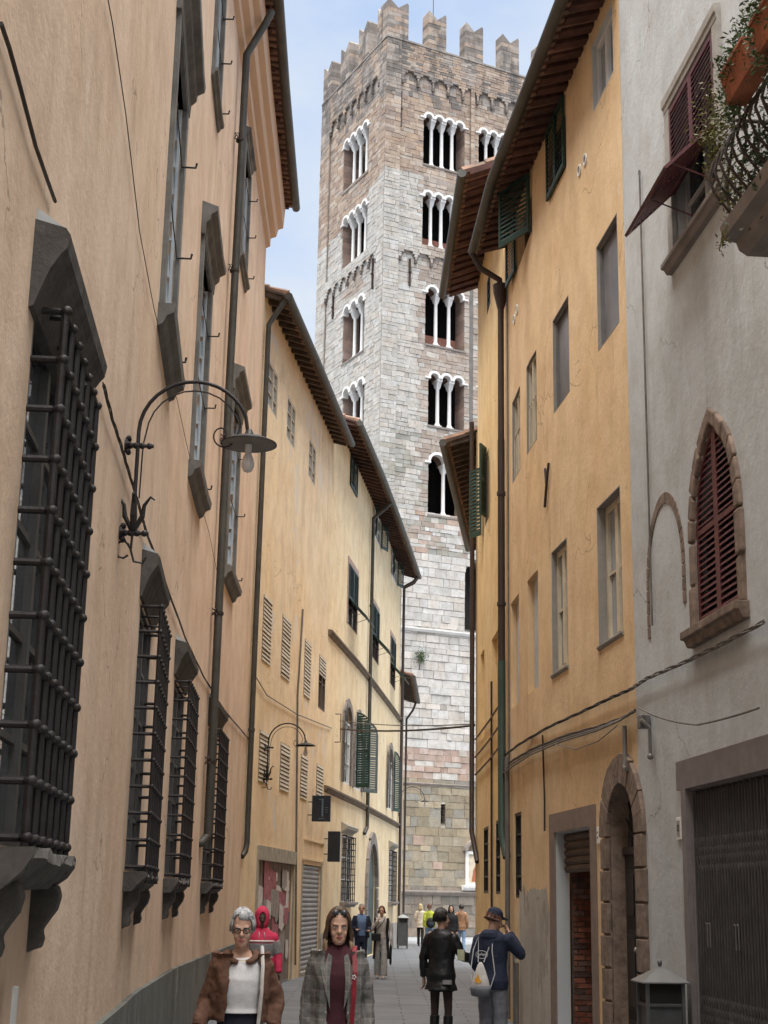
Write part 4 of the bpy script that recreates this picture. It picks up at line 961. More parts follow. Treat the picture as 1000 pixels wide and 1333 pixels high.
def backing(f, W, ws, name, colz, slits=()):
    mb = MB(); ops = []
    for w in ws:
        zs = w['z1']-w['r']; ops.append(dict(s0=w['s0'], s1=w['s1'], z0=w['z0'], z1=zs, d=0, main=w))
        for k in range(w['n']): ops.append(dict(s0=w['s0']+2*w['r']*k, s1=w['s0']+2*w['r']*(k+1), z0=zs, z1=w['z1'], d=0, arch='round', w=w))
    for s in slits: ops.append(dict(s0=s[0], s1=s[1], z0=s[2], z1=s[3], d=.5, slit=1))
    us = sorted(set([0, W]+[round(x, 4) for o in ops for x in (o['s0'], o['s1'])])); zs_ = sorted(set([0, 2.15, 7.35, 8.9, 40.4, 48.0]+[round(x, 4) for o in ops for x in (o['z0'], o['z1'])]))
    for a, b in zip(us, us[1:]):
        for c, d in zip(zs_, zs_[1:]):
            m, n = (a+b)/2, (c+d)/2
            if any(o['s0'] < m < o['s1'] and o['z0'] < n < o['z1'] for o in ops): continue
            mb.c = colz(n); mb.face([f.P(a, c, -.03), f.P(b, c, -.03), f.P(b, d, -.03), f.P(a, d, -.03)])
    for o in ops:
        mb.c = colz(o['z0'])
        if o.get('arch'):
            ap = arch_pts(o, 10)
            for p, q in zip(ap, ap[1:]):
                mb.face([f.P(p[0], p[1], -.03), f.P(q[0], q[1], -.03), f.P(q[0], o['z1'], -.03), f.P(p[0], o['z1'], -.03)])
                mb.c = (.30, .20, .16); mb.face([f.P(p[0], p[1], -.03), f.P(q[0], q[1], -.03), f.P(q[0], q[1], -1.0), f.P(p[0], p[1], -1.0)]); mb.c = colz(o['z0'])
        else:
            D = -.5 if o.get('slit') else -1.0
            nb = 8; H = (o['z1']-o['z0'])/nb
            for s in (o['s0'], o['s1']):
                for k in range(nb):
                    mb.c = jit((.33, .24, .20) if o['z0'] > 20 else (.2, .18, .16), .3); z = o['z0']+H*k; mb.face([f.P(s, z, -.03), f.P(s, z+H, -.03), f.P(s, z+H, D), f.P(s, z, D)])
            mb.c = (.36, .32, .28); mb.face([f.P(o['s0'], o['z0'], .02), f.P(o['s1'], o['z0'], .02), f.P(o['s1'], o['z0'], D), f.P(o['s0'], o['z0'], D)])
            if o.get('slit'): mb.face([f.P(o['s0'], o['z1'], -.03), f.P(o['s1'], o['z1'], -.03), f.P(o['s1'], o['z1'], D), f.P(o['s0'], o['z1'], D)])
    return mb
def mort(z): return (.30, .28, .26) if z > 40 else (.20, .195, .185) if z > 19 else (.33, .32, .31) if z > 8.9 else (.42, .37, .32) if z > 7.35 else (.52, .48, .40) if z > 2.15 else (.30, .27, .24)
PR = .13      # pilasters and bands stand this far out
ARR = dict(z0=45.35, r=.44)
def band_arches(W, x0, n, zc, r):
    zc += .25
    return [dict(s0=x0+k*(2*r+.12), s1=x0+k*(2*r+.12)+2*r, z0=zc, z1=zc+r+.2, r=r) for k in range(n)]
def arcs_holes(arcs):
    def f(z):
        o = []
        for a in arcs:
            if a['z0'] <= z < a['z1']:
                zs = a['z1']-a['r']; h = a['r'] if z < zs else sqrt(max(0, a['r']**2-(z-zs)**2)); c = (a['s0']+a['s1'])/2; o.append((c-h, c+h))
        return o
    return f
for f, W, ws, colf, side, sl in ((TR, WR, WSR, colR, 'R', [SLIT]), (TL, WL, WSL, colL, 'L', [])):
    mb = backing(f, W, ws, side, mort, sl)
    pe = [(0, .78), (W-1.2, W), (5.26, 5.5) if side == 'R' else (0, .01)]
    ex = [(a, b, 20, 48.1) for a, b in pe if b-a > .1] + [(s[0], s[1], s[2], s[3]) for s in sl]
    ashlar(f, mb, 0, W, 19, 46.4, hole_fn(ws, ex), 0, colf, (.17, .32), (.25, .85), jt=.016)
    ashlar(f, mb, 0, W, 0, 19, hole_fn(ws, ex), 0, colf, (.26, .5), (.35, 1.2), gap=.028, jt=.022)
    for i, (a, b) in enumerate(pe):
        if b-a < .1: continue
        a2 = a-PR if (a == 0 and side == 'R') else a
        zt = 41.5 if b-a < .5 else 48.1
        mb.c = (.3, .28, .26)
        z_ = 21 if b-a > .5 else 35.8
        f.box(mb, a2+.02, b-.02, z_, 48.0, -.03, PR-.03); ashlar(f, mb, a2, b, z_, 48.1, hole_fn([]), PR, colf, (.18, .32), (.25, .8))
    # projecting bands with little arches
    for (x0, n, zc, zt, r) in ((.95, 10 if side == 'R' else 7, 45.3, 48.1, .385 if side == 'L' else .42), (.95, 9 if side == 'R' else 7, 34.7, 36.1, .42 if side == 'R' else .385)):
        if zt > 40: arcs = band_arches(W, x0, n, zc+.15, r)
        else: arcs = band_arches(W, x0, n, zc, r)
        x1 = W-1.2
        arcs = [a for a in arcs if a['s1'] < x1+.05]
        last = arcs[-1]['s1']+.1
        ashlar(f, mb, .78, x1, zc+.4, zt, arcs_holes(arcs), PR, colf, (.14, .2) , (.3, .8), dep=PR)
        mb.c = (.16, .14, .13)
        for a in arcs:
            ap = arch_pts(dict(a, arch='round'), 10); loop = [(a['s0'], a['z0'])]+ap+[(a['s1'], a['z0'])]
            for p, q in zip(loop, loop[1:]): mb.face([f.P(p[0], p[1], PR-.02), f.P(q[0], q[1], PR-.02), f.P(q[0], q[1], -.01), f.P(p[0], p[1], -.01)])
            # solid behind the stepped edge
        for a in arcs+[dict(s0=x1, s1=x1)]:
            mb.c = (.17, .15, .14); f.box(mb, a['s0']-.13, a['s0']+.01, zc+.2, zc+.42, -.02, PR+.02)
        mb.c = (.3, .28, .26)
        # fill between arches and parapet so the band is solid
        us = sorted([.78, x1]+[x for a in arcs for x in (a['s0'], a['s1'])])
        for p, q in zip(us, us[1:]):
            cov = [a for a in arcs if a['s0'] < (p+q)/2 < a['s1']]
            if cov:
                ap = arch_pts(dict(cov[0], arch='round'), 10)
                for u_, v_ in zip(ap, ap[1:]): mb.face([f.P(u_[0], u_[1], PR-.04), f.P(v_[0], v_[1], PR-.04), f.P(v_[0], zt, PR-.04), f.P(u_[0], zt, PR-.04)])
            else: mb.face([f.P(p, zc+.4, PR-.04), f.P(q, zc+.4, PR-.04), f.P(q, zt, PR-.04), f.P(p, zt, PR-.04)])
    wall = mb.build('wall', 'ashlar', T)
    # parapet top
    mb = MB(); mb.c = (.34, .31, .28); f.box(mb, (-.16 if side == 'R' else 0), W, 48.1, 48.2, -.62, PR+.04); mb.build('parapet_coping', 'ashlar', T)
    # swallowtail merlons
    sp, n = (2.43, 5) if side == 'R' else (2.4, 4)
    for k in range(n):
        a = k*sp-(.13 if side == 'R' and k == 0 else 0); b = k*sp+1.17
        if side == 'L' and k == 0: a = .66
        mb = MB(); H0, H1 = 48.2, 50.0
        z = H0; o0, o1 = -.55, PR
        while z < H1-.01:
            h = min(.26, H1-z); c_ = a+(b-a)*R2.uniform(.3, .7); g = R2.uniform(-.008, .008)
            for p, q in ((a, c_-.004), (c_+.004, b)): mb.c = pick(GREYB if R2.random() < .65 else BROWN); f.box(mb, p, q, z+.005, z+h-.005, o0+g, o1+g)
            z += h
        zd = H1+.08; zp = 50.55; m_ = (a+b)/2
        if side == 'L' and k == 0:
            tips = [(a, b)]
        for (p, q, hp, hq) in ((a, m_, zp, zd), (m_, b, zd, zp)):
            mb.c = pick(GREYB); e = (q-p)
            if hp > hq: prf = [(p, H1), (q, H1), (q, zd), (p+e*.12, zp), (p, zp-.12)]
            else: prf = [(p, H1), (q, H1), (q, zp-.12), (q-e*.12, zp), (p, zd)]
            vs = [f.P(x, z, o0) for x, z in prf]+[f.P(x, z, o1) for x, z in prf]
            mb.poly(vs, [(4, 3, 2, 1, 0), (5, 6, 7, 8, 9)]+[(i, (i+1) % 5, (i+1) % 5+5, i+5) for i in range(5)])
        mb.build('merlon', 'ashlar', T)
    # arcaded windows
    for w in ws:
        if w is DOORR: continue
        mb = MB(); r, zs = w['r'], w['z1']-w['r']; th = .12
        for k in range(w['n']):
            c = w['s0']+r*(2*k+1); N = 14
            for i in range(N):
                a0, a1 = pi*i/N, pi*(i+1)/N
                q = [(c-cos(a)*rr, zs+sin(a)*rr) for a, rr in ((a0, r-th), (a1, r-th), (a1, r+.015), (a0, r+.015))]
                mb.hexa([f.P(x, z, -.3) for x, z in q]+[f.P(x, z, .05) for x, z in q])
        for s in (w['s0'], w['s1']):
            e = 1 if s == w['s0'] else -1; a, b = sorted((s-e*.22, s+e*.13)); f.box(mb, a, b, zs-.09, zs, -.3, .06)
        wm = mb.build('window', 'white_marble', T)
        for k in range(1, w['n']):
            c = w['s0']+2*r*k; cm_ = MB(); P0 = f.P(c, 0, -.33); t, n_ = f.frame(0)
            def pz(z): return V((P0.x, P0.y, z))
            zb = w['z0']
            cm_.box(pz(zb+.06), (.36, .36, .12), (t, n_, V((0, 0, 1))))
            cm_.lathe(pz(zb+.12), [(.17, 0), (.17, .06), (.12, .13), (.105, .2), (.095, zs-.5-zb-.16), (.13, zs-.45-zb-.12)], 14)
            # capital: stilted impost, widening along the wall's depth
            zc0, zc1 = zs-.46, zs-.13
            cm_.hexa([pz(zc0)+t*a*.11+n_*b*.11 for a, b in ((-1, -1), (1, -1), (1, 1), (-1, 1))]+[pz(zc1)+t*a*.14+n_*b*.25 for a, b in ((-1, -1), (1, -1), (1, 1), (-1, 1))])
            cm_.box(pz(zs-.065), (.29, .62, .13), (t, n_, V((0, 0, 1))))
            cm_.build('column', 'white_marble', wm, smooth='auto')
        mb = MB(); f.box(mb, w['s0']-.05, w['s1']+.05, w['z0']-.1, w['z0'], -.7, .04); mb.build('sill', 'grey_brown_stone', wm)
# far walls and inner core
mb = MB(); mb.c = (.40, .34, .29)
p = [TR.P(0, 0), TR.P(WR, 0), V((tc[0]+cos(ta)*WR-sin(ta)*WL, tc[1]+sin(ta)*WR+cos(ta)*WL, 0)), TL.P(WL, 0)]; Z = V((0, 0, 48.1))
for a, b in ((p[1], p[2]), (p[2], p[3])): mb.face([a, b, b+Z, a+Z])
mb.build('wall', 'ashlar', T)
def inner(x, y, z): return V((tc[0]+cos(ta)*x-sin(ta)*y, tc[1]+sin(ta)*x+cos(ta)*y, z))
mb = MB()
for zf in (14.9, 20.6, 25.5, 30.0, 35.7, 40.5, 46.8): mb.hexa([inner(x, y, zf-.2) for x, y in ((.4, .4), (WR-.4, .4), (WR-.4, WL-.4), (.4, WL-.4))]+[inner(x, y, zf) for x, y in ((.4, .4), (WR-.4, .4), (WR-.4, WL-.4), (.4, WL-.4))])
mb.build('floor', 'dark_wood', T)
mb = MB(); mb.c = (.16, .12, .10)
mb.hexa([inner(x, y, .1) for x, y in ((3.2, 3.2), (WR-2, 3.2), (WR-2, WL-2), (3.2, WL-2))]+[inner(x, y, 46.6) for x, y in ((3.2, 3.2), (WR-2, 3.2), (WR-2, WL-2), (3.2, WL-2))]); mb.build('core', 'dark_inside', T)
# low brick parapets inside two windows
for i, (a, b, z) in enumerate(((2.3, 4.9, 36.15), (2.55, 4.9, 30.5))):
    mb = MB(); mb.c = (.36, .17, .13); TR.box(mb, a, b, z, z+.85, -.99, -.9); mb.build('inner_parapet', 'ashlar', T)
# dark doorway, string courses, slit bars, battered foot
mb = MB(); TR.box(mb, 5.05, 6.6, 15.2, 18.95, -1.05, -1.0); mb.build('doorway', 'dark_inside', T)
for z, o, h, m in ((15.05, .14, .16, 'white_marble'), (7.32, .06, .1, 'grey_brown_stone'), (2.15, .16, .2, 'grey_brown_stone')):
    mb = MB(); TR.prof(mb, -.05, WR, [(-.02, z-h), (o*.4, z-h), (o*.8, z-h*.5), (o, z-h*.3), (o, z), (-.02, z+.03)]); mb.build('string_course', m, T)
mb = MB()
for z in (5.75, 6.05, 6.22): mb.tube([TR.P(SLIT[0]-.02, z, -.05), TR.P(SLIT[1]+.02, z, -.05)], .016, 5)
mb.build('slit_bar', 'rusty_iron', T)
mb = MB(); TR.box(mb, SLIT[0]-.01, SLIT[1]+.01, SLIT[2], SLIT[3], -.5, -.45); mb.build('slit_back', 'dark_inside', T)
for f, px, py0, py1 in ((TR, 521.5, 119, 165), (TR, 533, 337, 372), (TL, 486, 337, 376), (TL, 434.5, 385, 415)):
    a = f.hit(px, py0); b = f.hit(px, py1); u = (a[0]+b[0])/2; mb = MB(); f.box(mb, u-.05, u+.05, min(a[1], b[1]), max(a[1], b[1]), -.02, .09); mb.tube([f.P(u-.1, (a[1]+b[1])/2, .1), f.P(u+.1, (a[1]+b[1])/2, .1)], .04, 6); mb.build('iron_anchor', 'rusty_iron', T)
mb = MB(); s_, z_ = TR.hit(573, 20); mb.tube([TR.P(3.3, 48, -.9), TR.P(3.3, 55, -.9)], .022, 6); mb.build('lightning_rod', 'iron', T)
# wall shrine with a painted panel of two plain robed shapes
SH = thing('wall_shrine', TR.P(6.0, 2.4), 'white framed shrine with a painted panel set in the foot of the tower', 'shrine')
a = TR.hit(605.5, 1108); b = TR.hit(625, 1152); s0, z1, z0 = a[0], a[1], 2.45; s1 = s0+1.9
mb = MB(); TR.box(mb, s0, s0+.14, z0, z1, 0, .12); TR.box(mb, s1-.14, s1, z0, z1, 0, .12); TR.box(mb, s0+.14, s1-.14, z1-.14, z1, 0, .12); TR.box(mb, s0+.14, s1-.14, z0, z0+.12, 0, .12); mb.build('frame', 'white_marble', SH)
mb = MB(); TR.prof(mb, s0-.2, s1+.2, [(.0, z0-.26), (.1, z0-.24), (.24, z0-.1), (.26, z0), (0, z0+.02)]); mb.build('shelf', 'white_marble', SH)
mb = MB(); TR.box(mb, s0+.14, s1-.14, z0+.12, z1-.14, .02, .05); pn = mb.build('panel', mat('panel_cream', (.55, .47, .36), .6, var=.3, scale=3), SH)
for (x, w, h, c) in ((.55, .38, .95, (.35, .12, .06)), (1.15, .42, 1.1, (.42, .25, .08))):
    mb = MB(); pts = [(s0+x-w/2, z0+.2), (s0+x+w/2, z0+.2), (s0+x+w*.42, z0+h*.6), (s0+x+w*.2, z0+h*.85), (s0+x, z0+h), (s0+x-w*.25, z0+h*.8), (s0+x-w*.4, z0+h*.5)]
    vs = [TR.P(u, z, .045) for u, z in pts]+[TR.P(u, z, .058) for u, z in pts]; n = len(pts); mb.poly(vs, [tuple(range(n)), tuple(range(n, 2*n))]+[(i, (i+1) % n, (i+1) % n+n, i+n) for i in range(n)]); mb.build('painted_shape', mat('robe_%d' % int(x*100), c, .6, var=.35, scale=6), pn)
hood = MB(); cx, rr = (s0+s1)/2, (s1-s0)/2+.12
for i in range(14):
    a0, a1 = pi*i/14, pi*(i+1)/14; q = [(cx-cos(a)*r_, z1+.02+sin(a)*r_*.62) for a, r_ in ((a0, rr-.14), (a1, rr-.14), (a1, rr), (a0, rr))]; hood.hexa([TR.P(x, z, -.02) for x, z in q]+[TR.P(x, z, .3) for x, z in q])
hood.build('arched_hood', 'grey_brown_stone', SH)
# ================================================================ street lamps
def lamp(f, u, zc, k, label, reach=.86, flip=1):
    """wrought iron bracket lamp: zc = top of the arch"""
    t, n = f.frame(u); L = thing('street_lamp', f.P(u, zc-1.1, 0), label, 'street lamp', 'street lamps'); P = lambda o, z: f.P(u, z, o)
    x0 = .09; zt = zc; rr = reach/2-.045; cx = x0+rr; zb = zc-1.12
    mb = MB(); pts = [P(x0, zb-.02), P(x0, zc-rr)]+[P(cx-cos(pi*i/16)*rr, zc-rr+sin(pi*i/16)*rr) for i in range(1, 15)]; pts.append(P(cx+rr+.0, zc-rr-.02))
    mb.tube(pts, .014, 8); arm = mb.build('arm', 'iron', L, smooth='auto')
    mb = MB(); r2 = rr*.86; pts = [P(x0+.03, zb+.25), P(x0+.035, zc-rr-.1)]+[P(cx-cos(pi*i/12)*r2, zc-rr+sin(pi*i/12)*r2*1.02-.02) for i in range(1, 12)]
    for i in range(22): a = -pi*.1-pi*i/9; q = max(.016, .105-.0045*i); pts.append(P(cx+.2+cos(a)*q*.9, zc-rr-.0+sin(a)*q))
    mb.tube(pts, .006, 5); mb.build('scroll', 'iron', arm)
    for z in (zc-.75*rr*1.7, zb+.0):
        mb = MB(); mb.tube([P(-.01, z), P(.02, z)], .05, 10); mb.tube([P(0, z), P(.2, z)], .014, 8)
        for q in (.04, .075, .12, .17): mb.ball(P(q, z), (.024, .024, .024), 8, 5)
        for g in range(6): a = 2*pi*g/6; mb.ball(P(.025, z)+t*cos(a)*.04+V((0, 0, 1))*sin(a)*.055, .02, 6, 4)
        mb.build('wall_mount', 'iron', L)
    mb = MB()
    for s in (-1, 1):
        for tt in (n, t): mb.tube([P(x0, zb+.02)+tt*s*.01, P(x0, zb+.12)+tt*s*.06, P(x0, zb+.2)+tt*s*.07, P(x0, zb+.26)+tt*s*.11, P(x0, zb+.24)+tt*s*.14], [.016, .02, .014, .01, .006], 6)
    mb.tube([P(x0, zb), P(x0-.005, zb-.12), P(x0+.02, zb-.2), P(x0+.08, zb-.21), P(x0+.1, zb-.17)], .009, 6); mb.tube([P(x0-.06, zb-.03)]+[P(x0-.06+.05*cos(a*.7), zb-.12+.06*sin(a*.7)) for a in range(9)], .008, 5)
    mb.build('leaf_ornament', 'iron', L)
    sx = cx+rr; zs = zc-rr-.02
    mb = MB(); mb.lathe(P(sx, zs-.03), [(.2*k, -.015), (.2*k, -.008), (.12*k, .03), (.04, .05), (.022, .09), (.015, .1)], 28); sh = mb.build('shade', mat('lamp_enamel', (.045, .042, .038), .5, .2, var=.3, scale=6), L, smooth='auto')
    mb = MB(); mb.lathe(P(sx, zs-.045), [(.19*k, 0), (.19*k, .004), (.05, .012)], 24); mb.build('reflector', mat('lamp_reflector', (.16, .15, .135), .35, .1, var=.2), sh)
    mb = MB(); mb.lathe(P(sx, zs-.25), [(.006, 0), (.03, .012), (.045, .045), (.046, .07), (.035, .11), (.022, .14), (.02, .2)], 16); mb.build('bulb', 'lamp_glass', L, smooth=True)
    mb = MB(); mb.tube([P(sx, zs-.1), P(sx, zs-.03)], .024, 10); mb.build('bulb_holder', 'white_paint', L)
    return L
u = FA.sy(9.9); lamp(FA, u, 5.32, 1, 'black wrought iron lamp on an arched bracket in front of the salmon wall')
lamp(FB, FB.sy(30.3), 5.2, 1, 'smaller looking arched iron lamp over the boarded doorway of the faded yellow house')
lamp(FD, FD.sy(60), 6.1, .9, 'farthest arched lamp, small against the tower foot', reach=1.1)
# ================================================================ signs
def sign(f, p_near, p_far, label, name, o0=.12, th=.09):
    """blade sign standing out from the wall; pixel corners give height and width"""
    pass
def blade(f, Y, z0, z1, o0, o1, th, label, name, m, arm=True, cat='sign'):
    u = f.sy(Y); t, n = f.frame(u); S = thing(name, f.P(u, z0, 0), label, cat)
    mb = MB(); mb.box(f.P(u, (z0+z1)/2, (o0+o1)/2), (o1-o0, th, z1-z0), (n, t, V((0, 0, 1)))); bd_ = mb.build('panel', m, S, bevel=.01)
    mb = MB()
    for z in (z0+(z1-z0)*.25, z0+(z1-z0)*.75): mb.tube([f.P(u, z, -.02), f.P(u, z, o0+.05)], .014, 6)
    mb.build('arm', 'iron', S)
    return S, bd_, u
mat('sign_black', (.018, .022, .03), .35, var=.25); mat('sign_mark', (.10, .14, .17), .4, var=.1)
a = at(389, 1038, 37.0); b = at(410.7, 1071.6, 37.0); S, bd_, u = blade(FB, 36.2, b.z, a.z, .1, .55, .1, 'square black hanging sign with a pale upright bar, above the metal shutter', 'hanging_sign', 'sign_black')
t, n = FB.frame(u); mb = MB(); zc = (a.z+b.z)/2
mb.box(FB.P(u, zc+.02, .36)-t*.056, (.04, .012, .42), (n, t, V((0, 0, 1)))); mb.build('upright_mark', 'sign_mark', bd_)
mb = MB(); mb.box(FB.P(u, zc+.21, .33)-t*.056, (.13, .012, .02), (n, t, V((0, 0, 1)))); mb.build('top_mark', 'sign_mark', bd_)
mb = MB(); mb.box(FB.P(u, zc-.24, .34)-t*.056, (.14, .012, .02), (n, t, V((0, 0, 1)))); mb.build('base_mark', 'sign_mark', bd_)
for k in range(3):
    mb = MB(); mb.box(FB.P(u, zc+.02-k*.05, .46)-t*.056, (.07, .012, .014), (n, t, V((0, 0, 1)))); mb.build('text_line', 'sign_mark', bd_)
a = at(423, 1082, 39); b = at(438.5, 1122, 39); S2, bd_, u = blade(FC, 39.0, b.z, a.z, .1, .42, .12, 'plain black upright sign box on the corner of the curved yellow house', 'sign_box', 'sign_black')
# street name plate on the curved house and house numbers
def plate(f, px, py, w, h, label, name, cat, m='porcelain'):
    u, z = f.hit(px, py); t, n = f.frame(u); S = thing(name, f.P(u, z, 0), label, cat); mb = MB(); f.box(mb, u-w/2, u+w/2, z-h/2, z+h/2, .0, .02); p_ = mb.build('panel', m, S, bevel=.004); return S, p_, u, z, t, n
def text(parent, s, loc, right, up, size, m):
    cu = bpy.data.curves.new('lettering', 'FONT'); cu.body = s; cu.size = size; cu.align_x = 'CENTER'; cu.align_y = 'CENTER'; cu.extrude = .002
    tmp = bpy.data.objects.new('tmp', cu); C.objects.link(tmp); bpy.context.view_layer.update()
    me = bpy.data.meshes.new_from_object(tmp.evaluated_get(bpy.context.evaluated_depsgraph_get())); bpy.data.objects.remove(tmp)
    nrm = right.cross(up); M_ = Matrix((right, up, nrm)).transposed().to_4x4(); M_.translation = loc-BASE.get(parent.name, V((0, 0, 0))); me.transform(M_)
    me.materials.append(MATS[m]); o = bpy.data.objects.new('lettering', me); C.objects.link(o); o.parent = parent; return o
UP = V((0, 0, 1))
S, p_, u, z, t, n = plate(FE, 885.8, 1078.5, .15, .21, 'white house number plate beside the folding gate', 'house_number', 'number plate')
mb = MB(); FE.box(mb, u-.05, u+.05, z-.075, z+.075, .018, .024); mb.build('inner_panel', mat('plate_grey', (.30, .30, .29), .6), p_)
text(p_, '12', FE.P(u, z, .026), -t, UP, .09, 'black_paint')
S, p_, u, z, t, n = plate(FF, 780.5, 1087, .13, .2, 'white intercom plate between the square doorway and the arched doorway', 'intercom', 'intercom')
for k in range(2):
    mb = MB(); mb.lathe(FF.P(u, z-.03+k*.06, .02), [(.014, 0), (.012, .008)], 10, n); mb.build('button', 'grey_pipe', p_)
S, p_, u, z, t, n = plate(FC, 477, 1082, .32, .3, 'small white plaque by the main downpipe of the curved yellow house', 'wall_plaque', 'plaque')
for k in range(3):
    mb = MB(); FC.box(mb, u-.1, u+.1, z+.07-k*.07, z+.085-k*.07, .019, .023); mb.build('text_line', 'sign_mark', p_)
# ================================================================ cables
def cable(pts, r, label, m='cable_grey', sag=0, group='cables along the walls', name='cable', twist=0, n=6, sub=10):
    P = []
    for a, b in zip(pts, pts[1:]):
        for k in range(sub):
            q = k/sub; p = a.lerp(b, q); p.z -= sag*4*q*(1-q); P.append(p)
    P.append(pts[-1]); mb = MB()
    if twist:
        for ph in (0, 2.1, 4.2):
            mb.tube([p+V((cos(i*.9+ph)*twist*.5, cos(i*.9+ph)*twist*.5, sin(i*.9+ph)*twist)) for i, p in enumerate(P)], r, 5)
    else: mb.tube(P, r, n)
    return tag(mb.build(name, m, smooth='auto'), label, 'cable', group)
def onw(f, pts, off=.04): return [f.P(*f.hit(x, y), off) for x, y in pts]
cable(onw(FA, [(-6, 30), (5, 62), (20, 115), (40, 190), (56, 235), (66, 262)], .02), .009, 'stiff dark conduit running down to the nearest window hood on the salmon wall', 'cable_dark', sub=3)
cable(onw(FA, [(135, -6), (142, 30), (160, 150), (178, 300), (197, 400), (215, 470), (228, 520), (240, 575), (252, 625), (262, 665), (270, 692), (285, 765)], .02), .0035, 'thin wire trailing down the salmon wall past the upper window sills', 'cable_dark', sub=3)
cable(onw(FA, [(128, 500), (140, 545), (152, 580), (160, 607), (172, 645), (185, 690), (210, 755), (240, 835), (262, 880), (290, 925), (322, 962)], .03), .005, 'twisted cable bundle stepping down behind the lamp on the salmon wall', 'cable_dark', twist=.012, sub=4)
cable(onw(FB, [(327, 875), (345, 905), (385, 930), (430, 948)]), .011, 'pale cable drooping across the faded yellow house', 'cable_grey', sub=5)
cable(onw(FB, [(333, 760), (360, 890), (392, 905), (424, 935)]), .008, 'second thin cable between the two rows of roller blinds', 'cable_grey', sub=5) if 0 else None
a = FC.P(*FC.hit(433, 938), .2); b = FG.P(FG.L, FG.hit(622, 941)[1], .05); cable([a, b], .013, 'upper wire strung across the street in front of the tower', 'cable_grey', sag=.08, group='wires across the street')
a = FC.P(*FC.hit(434, 949), .2); b = FG.P(FG.L, FG.hit(622, 943)[1], .05); cable([a, b], .024, 'thicker lower wire strung across the street in front of the tower', 'cable_dark', sag=.08, group='wires across the street')
mb = MB(); u, z = FC.hit(434, 944); mb.tube([FC.P(u, z-.45, .05), FC.P(u, z-.45, .2), FC.P(u, z+.3, .2), FC.P(u, z+.3, .05)], .018, 6); tag(mb.build('cable_bracket', 'cable_grey'), 'iron bracket that holds the two street wires on the curved house', 'bracket')
UPPER = [(657, 986.5), (680, 969), (718, 947), (760, 928), (800, 909), (826.6, 897.5)]
cable(onw(FF, UPPER, .05), .009, 'upper dark cable bundle across the orange house', 'cable_dark', twist=.014, sub=5)
cable([FF.P(*FF.hit(826.6, 897.5), .05)]+onw(FE, [(850, 883), (900, 862), (950, 838), (1004, 810)], .06), .009, 'pale twisted cable rising below the pointed window of the grey house', 'cable_grey', twist=.016, sub=7)
for k, (dy, m, lab) in enumerate(((0, 'cable_dark', 'dark top strand of the lower cable bundle on the orange house'), (5, 'cable_grey', 'pale middle strand of the lower cable bundle on the orange house'), (10, 'cable_grey', 'pale bottom strand of the lower cable bundle on the orange house'))):
    cable(onw(FF, [(658.4, 999+dy), (675, 988+dy), (698, 975+dy*.8), (741, 958+dy*.7), (785, 946+dy*.6), (818, 934+dy*.4), (833, 925+dy*.2)], .05+.02*k), .012-.003*(k == 0), lab, m, twist=.012 if k == 0 else 0, sub=5)
cable(onw(FF, [(730, 968), (760, 976), (790, 965), (815, 945)], .1), .007, 'thin slack loop under the lower cable bundle', 'cable_grey', sub=4)
a = FE.P(*FE.hit(842, 922), .08); b = FE.P(*FE.hit(880, 936), .12); c = FE.P(*FE.hit(925, 944), .12); d = FE.P(*FE.hit(1004, 922), .1); cable([a, b, c, d], .01, 'slack cable swagged over the gate of the grey house', 'cable_grey', sub=6, sag=.01)
mb = MB(); u, z = FE.hit(846, 940); FE.box(mb, u-.06, u+.06, z-.07, z+.07, .01, .12); bx_ = tag(mb.build('junction_box', 'grey_pipe', bevel=.01), 'grey junction box with a hanging lead on the grey house corner', 'junction box')
mb = MB(); a = FE.P(u, z+.02, .1); b = FE.P(FE.hit(853, 985)[0], FE.hit(853, 985)[1], .05); mb.tube([a, a+V((0, -.12, -.02)), V((b.x, b.y, a.z-.1)), b], .02, 6); mb.ball(b, .035); o = mb.build('cable_lead', 'grey_pipe'); o.parent = bx_
u, z = FF.hit(711, 957); mb = MB(); mb.tube([FF.P(u, z, .05), FF.P(u, z-.9, .03), FF.P(u+.02, z-1.3, .03)], .014, 6); tag(mb.build('conduit', 'rusty_iron'), 'short rusty conduit hanging below the cable bundle on the orange house', 'conduit')
u, z = FF.hit(820, 945); mb = MB(); mb.tube([FF.P(u, z, .06), FF.P(u, z-.38, .06), FF.P(u-.02, z-.46, .08), FF.P(u-.12, z-.48, .08)], .026, 8); tag(mb.build('conduit', 'grey_pipe', smooth='auto'), 'grey bent conduit above the arched doorway', 'conduit')
# gas riser and valve by the hooded man
V_ = thing('gas_riser', FF.P(FF.sy(22.9), 0, .1), 'pale gas pipes with a round valve at the foot of the orange house', 'pipe'); u = FF.sy(22.9)
mb = MB(); mb.tube([FF.P(u, 0, .08), FF.P(u, 1.05, .08)], .03, 8); mb.tube([FF.P(u-.25, 0, .08), FF.P(u-.25, .9, .08), FF.P(u, .95, .08)], .025, 8); mb.build('pipe', 'grey_pipe', V_); mb = MB(); mb.ball(FF.P(u, 1.12, .1), .07, 10, 6); mb.build('valve', 'porcelain', V_, smooth=True)
